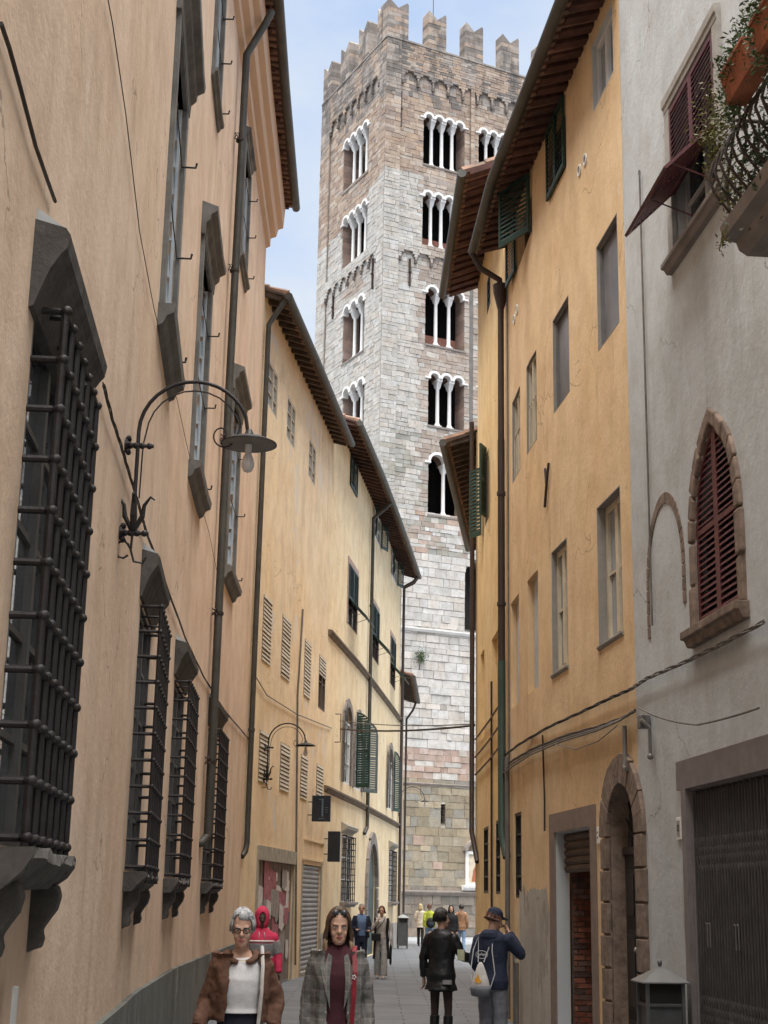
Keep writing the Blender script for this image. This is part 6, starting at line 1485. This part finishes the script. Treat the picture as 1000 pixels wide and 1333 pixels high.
for sd in (-1, 1):      # lapels
    mb = MB(); P_ = [(sd*.052, -.135, 1.06), (sd*.105, -.15, 1.22), (sd*.135, -.13, 1.33), (sd*.098, -.11, 1.35), (sd*.075, -.085, 1.42), (sd*.045, -.088, 1.40), (sd*.06, -.13, 1.25)]
    mb.poly([V(p) for p in P_]+[V(p)+V((0, -.012, 0)) for p in P_], [(0, 1, 2, 3, 4, 5, 6), (13, 12, 11, 10, 9, 8, 7)]+[(i, i+7, (i+1) % 7+7, (i+1) % 7) for i in range(7)]); f.mk('lapel', mb, 'check_wool', remesh=False, smooth=False)
    mb = MB(); mb.ball((sd*.085, -.152, 1.04), (.009, .005, .009), 10, 5); f.mk('button', mb, 'shutter_metal', remesh=False)
mb = MB()
for a in range(5): mb.ball((.125+.012*cos(a*1.25), -.165, 1.27+.012*sin(a*1.25)), .006, 6, 4)
f.mk('brooch', mb, 'porcelain', remesh=False)
f.hair('hair_brown', .23, .018, 760, m2='hair_tips', part=.05, wave=.008, r=.007)
mb = MB()
for sd in (-1, 1):
    mb.ball(Hd(f, sd*.033, -.062, .212), (.026, .014, .018), 12, 6); mb.tube([Hd(f, sd*.058, -.05, .21), Hd(f, sd*.085, .02, .18), Hd(f, sd*.085, .06, .15)], .003, 5)
mb.tube([Hd(f, -.01, -.068, .214), Hd(f, .01, -.068, .214)], .003, 5); sg = f.mk('sunglasses', mb, 'glass', remesh=False); f.done(); W = f.W
Bt = thing('handbag', W((.26, .02, .75)), 'dark red slouchy handbag hanging at the blazer woman\'s hip', 'handbag')
mb = MB()
P_ = [W((.115, -.165, .98)), W((.125, -.17, 1.15)), W((.13, -.155, 1.3)), W((.125, -.1, 1.43)), W((.13, .0, 1.462)), W((.16, .12, 1.3)), W((.22, .16, 1.0)), W((.27, .08, .92))]
for a, b in zip(P_, P_[1:]): d = (b-a).normalized(); sx = V((1, 0, 0)); sx = (sx-d*sx.dot(d)).normalized(); mb.box((a+b)/2, (.03, (b-a).length*1.04, .008), (sx, d, sx.cross(d)))
mb.build('strap', 'red_leather', Bt)
mb = MB(); c = W((.30, .02, .80)); rings_ = [(-.17, .05, .12), (-.15, .085, .17), (-.06, .095, .19), (.03, .07, .15), (.1, .035, .1), (.125, .02, .07)]
vs = [c+V((cos(2*pi*i/20)*rx, sin(2*pi*i/20)*ry, z)) for z, rx, ry in rings_ for i in range(20)]; mb.poly(vs, [(r*20+i, r*20+(i+1) % 20, (r+1)*20+(i+1) % 20, (r+1)*20+i) for r in range(5) for i in range(20)]+[tuple(range(20))[::-1], tuple(100+i for i in range(20))])
o = mb.build('bag', 'red_leather', Bt, smooth=True); d = o.modifiers.new('S', 'SUBSURF'); d.levels = d.render_levels = 2; d = o.modifiers.new('D', 'DISPLACE'); d.texture = TEX2; d.strength = .02
# ---- 3 pink hoodie
f = Fig('person in a pink hoodie, hood up, with a grey band across the chest', (-1.46, 19.6, 0), 6, 1.62, vox=.011, arms={-1: ((-.07, .02, -.27), (-.09, -.05, -.5)), 1: ((.08, .02, -.27), (.1, -.05, -.5))}, legs=((.1, .2), (-.1, .1)), slim=1.05)
f.body('skin_dark', face=False); f.trousers('marl_trousers'); f.shoes('shoe_white'); f.top('hoodie', 'hot_pink', .03, .86, (.075, .068, .055), flare=.0, disp=.012)
mb = MB(); r = [x for x in f.torso(.036, 1.08, 1.3)]; f.loft(mb, [(x[0], x[1], x[2], x[3]+.0, x[4]) for x in r]); 
for sd in (-1, 1): mb.tube([f.j['sh', sd].lerp(f.j['el', sd], .35), f.j['sh', sd].lerp(f.j['el', sd], .98)], [.08, .073], 14)
f.mk('chest_band', mb, 'marl_grey', disp=.012)
for a, b in ((1.285, 1.315), (1.085, 1.11)):
    mb = MB(); q = [x for x in f.torso(.041, 1.1, 1.37)]; zz = (a+b)/2; c0 = min(q, key=lambda x: abs(x[2]-zz)); f.loft(mb, [(c0[0], c0[1], a, c0[3]+.001, c0[4]+.001), (c0[0], c0[1], b, c0[3]+.001, c0[4]+.001)]); f.mk('trim', mb, 'pale_trim', disp=.0)
mb = MB(); N = 22; vs = []
for i in range(9):      # hood shell open at the face
    y = -.10+.03*i; rr = (.072, .098, .115, .125, .13, .128, .115, .09, .04)[i]; vs.append((y, rr))
P0 = [Hd(f, cos(2*pi*k/N)*rr*.9, y+.02, .105+sin(2*pi*k/N)*rr*1.22+(.02 if sin(2*pi*k/N) > 0 else 0)) for y, rr in vs for k in range(N)]
P1 = [Hd(f, cos(2*pi*k/N)*(rr-.02)*.9, y+.02, .105+sin(2*pi*k/N)*(rr-.02)*1.22+(.02 if sin(2*pi*k/N) > 0 else 0)) for y, rr in vs for k in range(N)]
O = len(P0); fs = [(i*N+k, i*N+(k+1) % N, (i+1)*N+(k+1) % N, (i+1)*N+k) for i in range(8) for k in range(N)]; fs += [(O+a, O+d_, O+c_, O+b) for a, b, c_, d_ in fs]; fs += [(k, (k+1) % N, O+(k+1) % N, O+k) for k in range(N)]+[tuple(8*N+k for k in range(N)), tuple(O+8*N+k for k in range(N))[::-1]]
mb.poly(P0+P1, fs); f.mk('hood', mb, 'hot_pink', remesh=False); 
for sd in (-1, 1): mb = MB(); mb.tube([(sd*.04, -.13, 1.42), (sd*.045, -.145, 1.33)], .005, 5); f.mk('drawstring', mb, 'shoe_white', remesh=False)
f.done()
# ---- 4 older man in a navy jacket, 5 woman in a black gilet
f = Fig('older grey haired man in a navy jacket and blue shirt', (-.36, 36.5, 0), 5, 1.64, vox=.013, arms={-1: ((-.07, .02, -.27), (.03, -.14, -.3)), 1: ((.08, .02, -.27), (.02, -.18, -.32))}, slim=1.1)
f.body(face=True); f.trousers('navy'); f.shoes(); f.top('shirt', 'sky_shirt', .02, .95, sleeves=False); f.shell('jacket', 'navy', .035, .9, gap=lambda z: 1.1, sl=(.075, .066, .055)); f.hair('hair_grey', 0, .008, 220, fringe=.75, short=1.6, r=.01); f.done()
f = Fig('woman in a long black gilet over a pale blouse, holding a folded umbrella', (.12, 35.6, 0), -6, 1.60, vox=.012, arms={-1: ((-.07, -.02, -.24), (.08, -.17, -.05)), 1: ((.08, .02, -.28), (.10, -.06, -.5))}, legs=((.12, .2), (-.14, .1)))
f.body(face=True); f.trousers('grey_trousers', r=(.1, .09, .1)); f.shoes('shoe_white'); f.top('blouse', 'light_linen', .018, .95, (.06, .052, .045)); f.shell('gilet', 'black_cloth', .035, .45, gap=lambda z: 1.5, sides=(), flare=.03); f.hair('hair_auburn', .05, .012, 260, r=.01); f.done(); W = f.W
Bt = thing('umbrella', W((.28, -.1, .75)), 'black folded umbrella in the hand of the woman in the gilet', 'umbrella'); mb = MB(); c = W(f.j['wr', 1]+V((0, -.04, -.05))); mb.tube([c+V((0, 0, -.5)), c+V((0, 0, -.45)), c+V((0, 0, -.12)), c], [.005, .028, .032, .01], 10); mb.build('canopy', 'black_cloth', Bt); mb = MB(); mb.tube([c, c+V((0, 0, .1))], .012, 8); mb.build('handle', 'shoe_white', Bt)
Bt = thing('crossbody_bag', W((-.15, -.15, .95)), 'small black bag worn across the woman in the gilet', 'bag'); mb = MB(); mb.box(W((-.13, -.17, .98)), (.22, .08, .17)); mb.build('bag', 'leather_black', Bt, bevel=.02); mb = MB(); mb.tube([W((-.2, -.16, 1.05)), W((-.02, -.165, 1.25)), W((.1, -.13, 1.4)), W((.1, .0, 1.465))], .008, 5); mb.build('strap', 'leather_black', Bt)
# ---- 6 woman in the black jacket seen from behind
f = Fig('dark haired woman seen from behind in a black jacket, skirt and boots', (.80, 18.9, 0), 158, 1.67, vox=.010, arms={-1: ((-.10, -.04, -.27), (-.1, -.08, -.5)), 1: ((.09, .0, -.27), (.1, -.05, -.52))}, head=(45, 0), slim=1.05)
f.j['el', -1] = f.j['sh', -1]+V((-.12, -.05, -.25)); f.j['wr', -1] = f.j['sh', -1]+V((-.26, -.26, -.30))
f.HM = Matrix.Translation(f.j['head']) @ Matrix.Rotation(radians(-52), 4, 'Z')
f.body(face=True); 
mb = MB()
for sd in (-1, 1): f.cap(mb, [f.j['hip', sd], f.j['knee', sd], f.j['ank', sd]], [.084, .056, .04])
f.mk('tights', mb, 'tights', disp=0)
for sd in (-1, 1):
    mb = MB(); mb.tube([f.j['knee', sd]-V((0, 0, .06)), f.j['knee', sd].lerp(f.j['ank', sd], .5), f.j['ank', sd]], [.068, .066, .05], 14); a = f.j['ank', sd]; f.loft(mb, [(a.x, a.y-.05, a.z-.088, .05, .14), (a.x, a.y-.05, a.z-.05, .05, .14), (a.x, a.y-.03, a.z-.0, .046, .09), (a.x, a.y, a.z+.03, .05, .055)], 16); f.mk('boot', mb, 'leather_black')
mb = MB(); f.loft(mb, [(0, 0, .72, .185, .14), (0, 0, .85, .18, .135), (0, 0, 1.0, .165, .115)]); f.mk('skirt', mb, 'black_cloth')
f.top('jacket', 'leather_black', .04, .74, (.072, .064, .054), ext=.95, flare=.035, disp=.018)
mb = MB(); mb.tube([f.j['neck']+V((0, .01, -.05)), f.j['neck']+V((0, .012, .0))], [.08, .068], 16); f.mk('collar', mb, 'leather_black'); 
e = f.j['el', -1]; w = f.j['wr', -1]; d = (w-e).normalized(); mb = MB(); mb.box(f.j['sh', -1].lerp(e, .95)+V((-.02, .07, 0)), (.1, .03, .13)); f.mk('sleeve_patch', mb, 'olive_patch', remesh=False, smooth=False)
mb = MB(); mb.box((-.15, .14, .84), (.12, .05, .05)); f.mk('hem_patch', mb, 'marl_grey', remesh=False, smooth=False)
f.hair('hair_dark', 0, .016, 420, fringe=1.1, short=1.75, r=.008); f.done()
# ---- 7 man in the navy hoodie with a cap
f = Fig('man in a navy hoodie and dark cap with one hand raised to his mouth', (1.32, 17.5, 0), 152, 1.70, vox=.010, arms={-1: ((-.07, .0, -.27), (-.02, -.14, -.45)), 1: ((.14, -.06, -.22), (.06, -.26, .05))}, head=(0, 14), slim=1.1, sh=.18)
# faces away to the right; his own left hand (towards the wall) is raised
f.j['el', -1] = f.j['sh', -1]+V((-.15, -.15, -.19)); f.j['wr', -1] = f.j['sh', -1]+V((.05, -.21, .05)); f.j['el', 1] = f.j['sh', 1]+V((.06, .03, -.28)); f.j['wr', 1] = f.j['sh', 1]+V((.04, -.15, -.42))
f.HM = Matrix.Translation(f.j['head']) @ Matrix.Rotation(radians(-38), 4, 'Z') @ Matrix.Rotation(radians(16), 4, 'X')
f.body(face=True, curl=(1.1, .5)); f.trousers('marl_trousers', r=(.11, .092, .085), disp=.02); f.shoes('shoe_white'); f.top('hoodie', 'navy', .035, .82, (.078, .07, .056), ext=.9, disp=.018)
mb = MB(); f.loft(mb, [(0, .07, 1.33, .10, .055), (0, .085, 1.39, .135, .075), (0, .075, 1.44, .12, .08), (0, .05, 1.47, .095, .07)]); f.mk('hood', mb, 'navy', disp=.012)
f.hair('hair_auburn', .02, .008, 200, r=.009, short=1.8)
mb = MB(); f2 = [Hd(f, cos(2*pi*i/20)*rx, .008+sin(2*pi*i/20)*ry, z) for z, rx, ry in ((.15, .088, .108), (.17, .09, .11), (.205, .082, .1), (.235, .055, .07), (.248, .015, .02)) for i in range(20)]; mb.poly(f2, [(r*20+i, r*20+(i+1) % 20, (r+1)*20+(i+1) % 20, (r+1)*20+i) for r in range(4) for i in range(20)]+[tuple(range(20))[::-1], tuple(80+i for i in range(20))])
vis = [Hd(f, x, y, z) for x, y, z in ((-.07, -.07, .158), (-.075, -.15, .146), (-.03, -.175, .15), (.03, -.175, .15), (.075, -.15, .146), (.07, -.07, .158))]; mb.poly(vis+[p+V((0, 0, .01)) for p in vis], [(5, 4, 3, 2, 1, 0), (6, 7, 8, 9, 10, 11)]+[(i, (i+1) % 6, (i+1) % 6+6, i+6) for i in range(6)]); f.mk('cap', mb, 'navy', remesh=False, smooth=False)
# white oval emblem with a scribbled name on the back
mb = MB(); N = 28; oz, ox = 1.20, .06
def back(x, z): return V((x, .175+.012*(1-(x/.15)**2), z))
ring(mb, [back(ox+cos(2*pi*i/N)*.085, oz+sin(2*pi*i/N)*.042) for i in range(N)], .0035, 5); f.mk('emblem', mb, 'shoe_white', remesh=False)
mb = MB(); mb.tube([back(ox+.065-.13*i/30, oz+.018*sin(i*1.35)*(1.2 if i % 7 < 3 else .6)) for i in range(31)], .003, 5); f.mk('script_mark', mb, 'shoe_white', remesh=False); f.done(); W = f.W
Bt = thing('drawstring_bag', W((.02, .25, .95)), 'pale drawstring bag with an orange patch and grey base on the hooded man\'s back', 'backpack')
mb = MB(); c = (.05, .235, .95); prof_ = [(-.2, .07, .04), (-.19, .12, .065), (-.12, .135, .08), (-.03, .11, .07), (.06, .075, .05), (.14, .04, .03), (.17, .015, .015)]
def sack(rr, grow=0): return [W((c[0]+cos(2*pi*i/20)*(rx+grow), c[1]+sin(2*pi*i/20)*(ry+grow), c[2]+z)) for z, rx, ry in rr for i in range(20)]
def addsack(mb, rr, grow=0):
    n = len(rr); mb.poly(sack(rr, grow), [(r*20+i, r*20+(i+1) % 20, (r+1)*20+(i+1) % 20, (r+1)*20+i) for r in range(n-1) for i in range(20)]+[tuple(range(20))[::-1], tuple((n-1)*20+i for i in range(20))])
addsack(mb, prof_); bag_ = mb.build('bag', 'light_linen', Bt, smooth=True); mb = MB(); addsack(mb, prof_[:3]+[(-.08, .126, .078)], .004); mb.build('base', 'marl_trousers', bag_, smooth=True)
mb = MB(); pp_ = [W((c[0]+x, c[1]+.058+.012*(1-abs(x)*9)-(z+.05)*.12, c[2]+z)) for x, z in ((-.05, -.03), (-.02, .0), (0, .05), (.02, .01), (.05, -.01), (.03, -.045), (-.02, -.05))]; nn = (W((0, 1, 0))-W((0, 0, 0))).normalized(); mb.poly([p+nn*.006 for p in pp_]+[p+nn*.012 for p in pp_], [tuple(range(7)), tuple(range(13, 6, -1))]+[(i, (i+1) % 7, (i+1) % 7+7, i+7) for i in range(7)]); mb.build('patch', mat('orange_print', (.62, .30, .03), .8, var=.2), bag_)
for sx in (-1, 1): mb = MB(); mb.tube([W((c[0]+sx*.1, c[1]-.02, c[2]-.17)), W((c[0]+sx*.17, c[1]-.06, c[2]+.05)), W((c[0]+sx*.13, c[1]-.06, c[2]+.3)), W((c[0]+sx*.1, c[1]-.15, c[2]+.45)), W((c[0]+sx*.04, c[1]-.01, c[2]+.17))], .006, 5); mb.build('cord', 'shoe_white', Bt, smooth='auto')
# ---- far group by the tower
def far(label, X, Y, rot, H, topm, legm, hairm, L=.12, hem=.82, arms=None, coat=0, legs=((.05, .1), (-.05, .1)), shoe='black_cloth'):
    f = Fig(label, (X, Y, 0), rot, H, vox=.016, arms=arms, legs=legs); f.body(face=abs(rot) < 90); f.trousers(legm, disp=.0); f.shoes(shoe); f.top('jacket', topm, .035, hem, (.075, .068, .055), flare=.02, disp=.02); f.hair(hairm, L, .014, 180, r=.014); f.done(); return f
far('blonde woman in a cream coat walking away towards the tower', 1.72, 60, 172, 1.58, 'cream_coat', 'black_cloth', 'hair_blonde', .14, .75, {-1: ((-.08, 0, -.26), (-.04, -.12, -.42)), 1: ((.08, 0, -.26), (.04, -.12, -.42))}, legs=((.15, .2), (-.12, .1)))
f9 = far('person in a lime yellow jacket, seen from behind among the far group', 1.93, 56, 185, 1.60, 'lime_jacket', 'denim', 'hair_auburn', .04)
Bt = thing('backpack', f9.W((0, .2, 1.0)), 'small dark rucksack on the back of the person in the lime jacket', 'backpack'); mb = MB(); f9l = f9.W((-.03, .2, 1.0)); mb.ball(f9l, (.17, .1, .19), 12, 8); mb.build('pack', 'black_cloth', Bt, smooth=True); mb = MB(); mb.ball(f9l+V((0, -.09, -.05)), (.11, .04, .08), 10, 6); mb.build('pocket', 'navy', Bt, smooth=True)
far('woman with long dark hair and a black coat facing the camera in the far group', 2.33, 48, 4, 1.60, 'black_cloth', 'black_cloth', 'hair_dark', .2, .7)
far('person in a tan jacket and blue jeans walking away in the far group', 2.93, 53, 176, 1.62, 'tan_jacket', 'denim', 'hair_dark', .0, .8, legs=((.14, .2), (-.12, .1)), shoe='shoe_white')
# second bin far down the street
def copy_tree(o, parent=None):
    c = o.copy(); C.objects.link(c); c.parent = parent
    for ch in list(o.children): copy_tree(ch, c)
    return c
b2 = copy_tree(Bn); b2.location = (.97, 56.5, 0); b2['label'] = 'distant litter bin with a pale pyramid roof at the corner of the curved house'; b2['group'] = Bn['group'] = 'pyramid roofed litter bins'
EXPOSURE = 3.05
# ================================================================ light, sky, camera
def world():
    w = bpy.data.worlds.new('World'); bpy.context.scene.world = w; w.use_nodes = True; nt = w.node_tree; bg = nt.nodes['Background']
    sky = nd(nt, 'ShaderNodeTexSky'); sky.sky_type = 'NISHITA'; sky.sun_disc = False; sky.sun_elevation = radians(SUN_EL); sky.sun_rotation = radians(SUN_ROT); sky.air_density = 1; sky.dust_density = 1.5
    co = nd(nt, 'ShaderNodeTexCoord').outputs['Generated']
    n1 = noise(nt, co, 2.6, 7, .6, (1, 1, 2.2))
    f = ramp(nt, n1, .36, .64)
    lv = nd(nt, 'ShaderNodeMapping'); 
    c = mix(nt, f, mix(nt, .85, sky.outputs[0], CLOUD_BLUE), CLOUD)
    nt.links.new(c, bg.inputs[0]); bg.inputs[1].default_value = WORLD_S
SUN_EL, SUN_ROT = 78, 195
CLOUD = (1.95, 2.08, 2.25); CLOUD_BLUE = (1.25, 1.55, 2.05); WORLD_S = .05
world()
sd = bpy.data.lights.new('sun', 'SUN'); sd.energy = 1.5; sd.angle = radians(72); sd.color = (1, .965, .92)
so = bpy.data.objects.new('sun', sd); C.objects.link(so)
dv = V((sin(radians(SUN_ROT))*cos(radians(SUN_EL)), cos(radians(SUN_ROT))*cos(radians(SUN_EL)), sin(radians(SUN_EL))))
so.rotation_euler = dv.to_track_quat('Z', 'Y').to_euler()
cd_ = bpy.data.cameras.new('camera'); co_ = bpy.data.objects.new('camera', cd_); C.objects.link(co_)
co_.matrix_world = CM; cd_.sensor_fit = 'VERTICAL'; cd_.sensor_height = 24; cd_.lens = 24*FOC/1333; cd_.clip_end = 2000; cd_.clip_start = .05
sc = bpy.context.scene; sc.camera = co_
sc.view_settings.view_transform = 'Standard'; sc.view_settings.look = 'None'; sc.view_settings.exposure = EXPOSURE; sc.view_settings.gamma = 1
sc.cycles.max_bounces = 8; sc.cycles.diffuse_bounces = 5
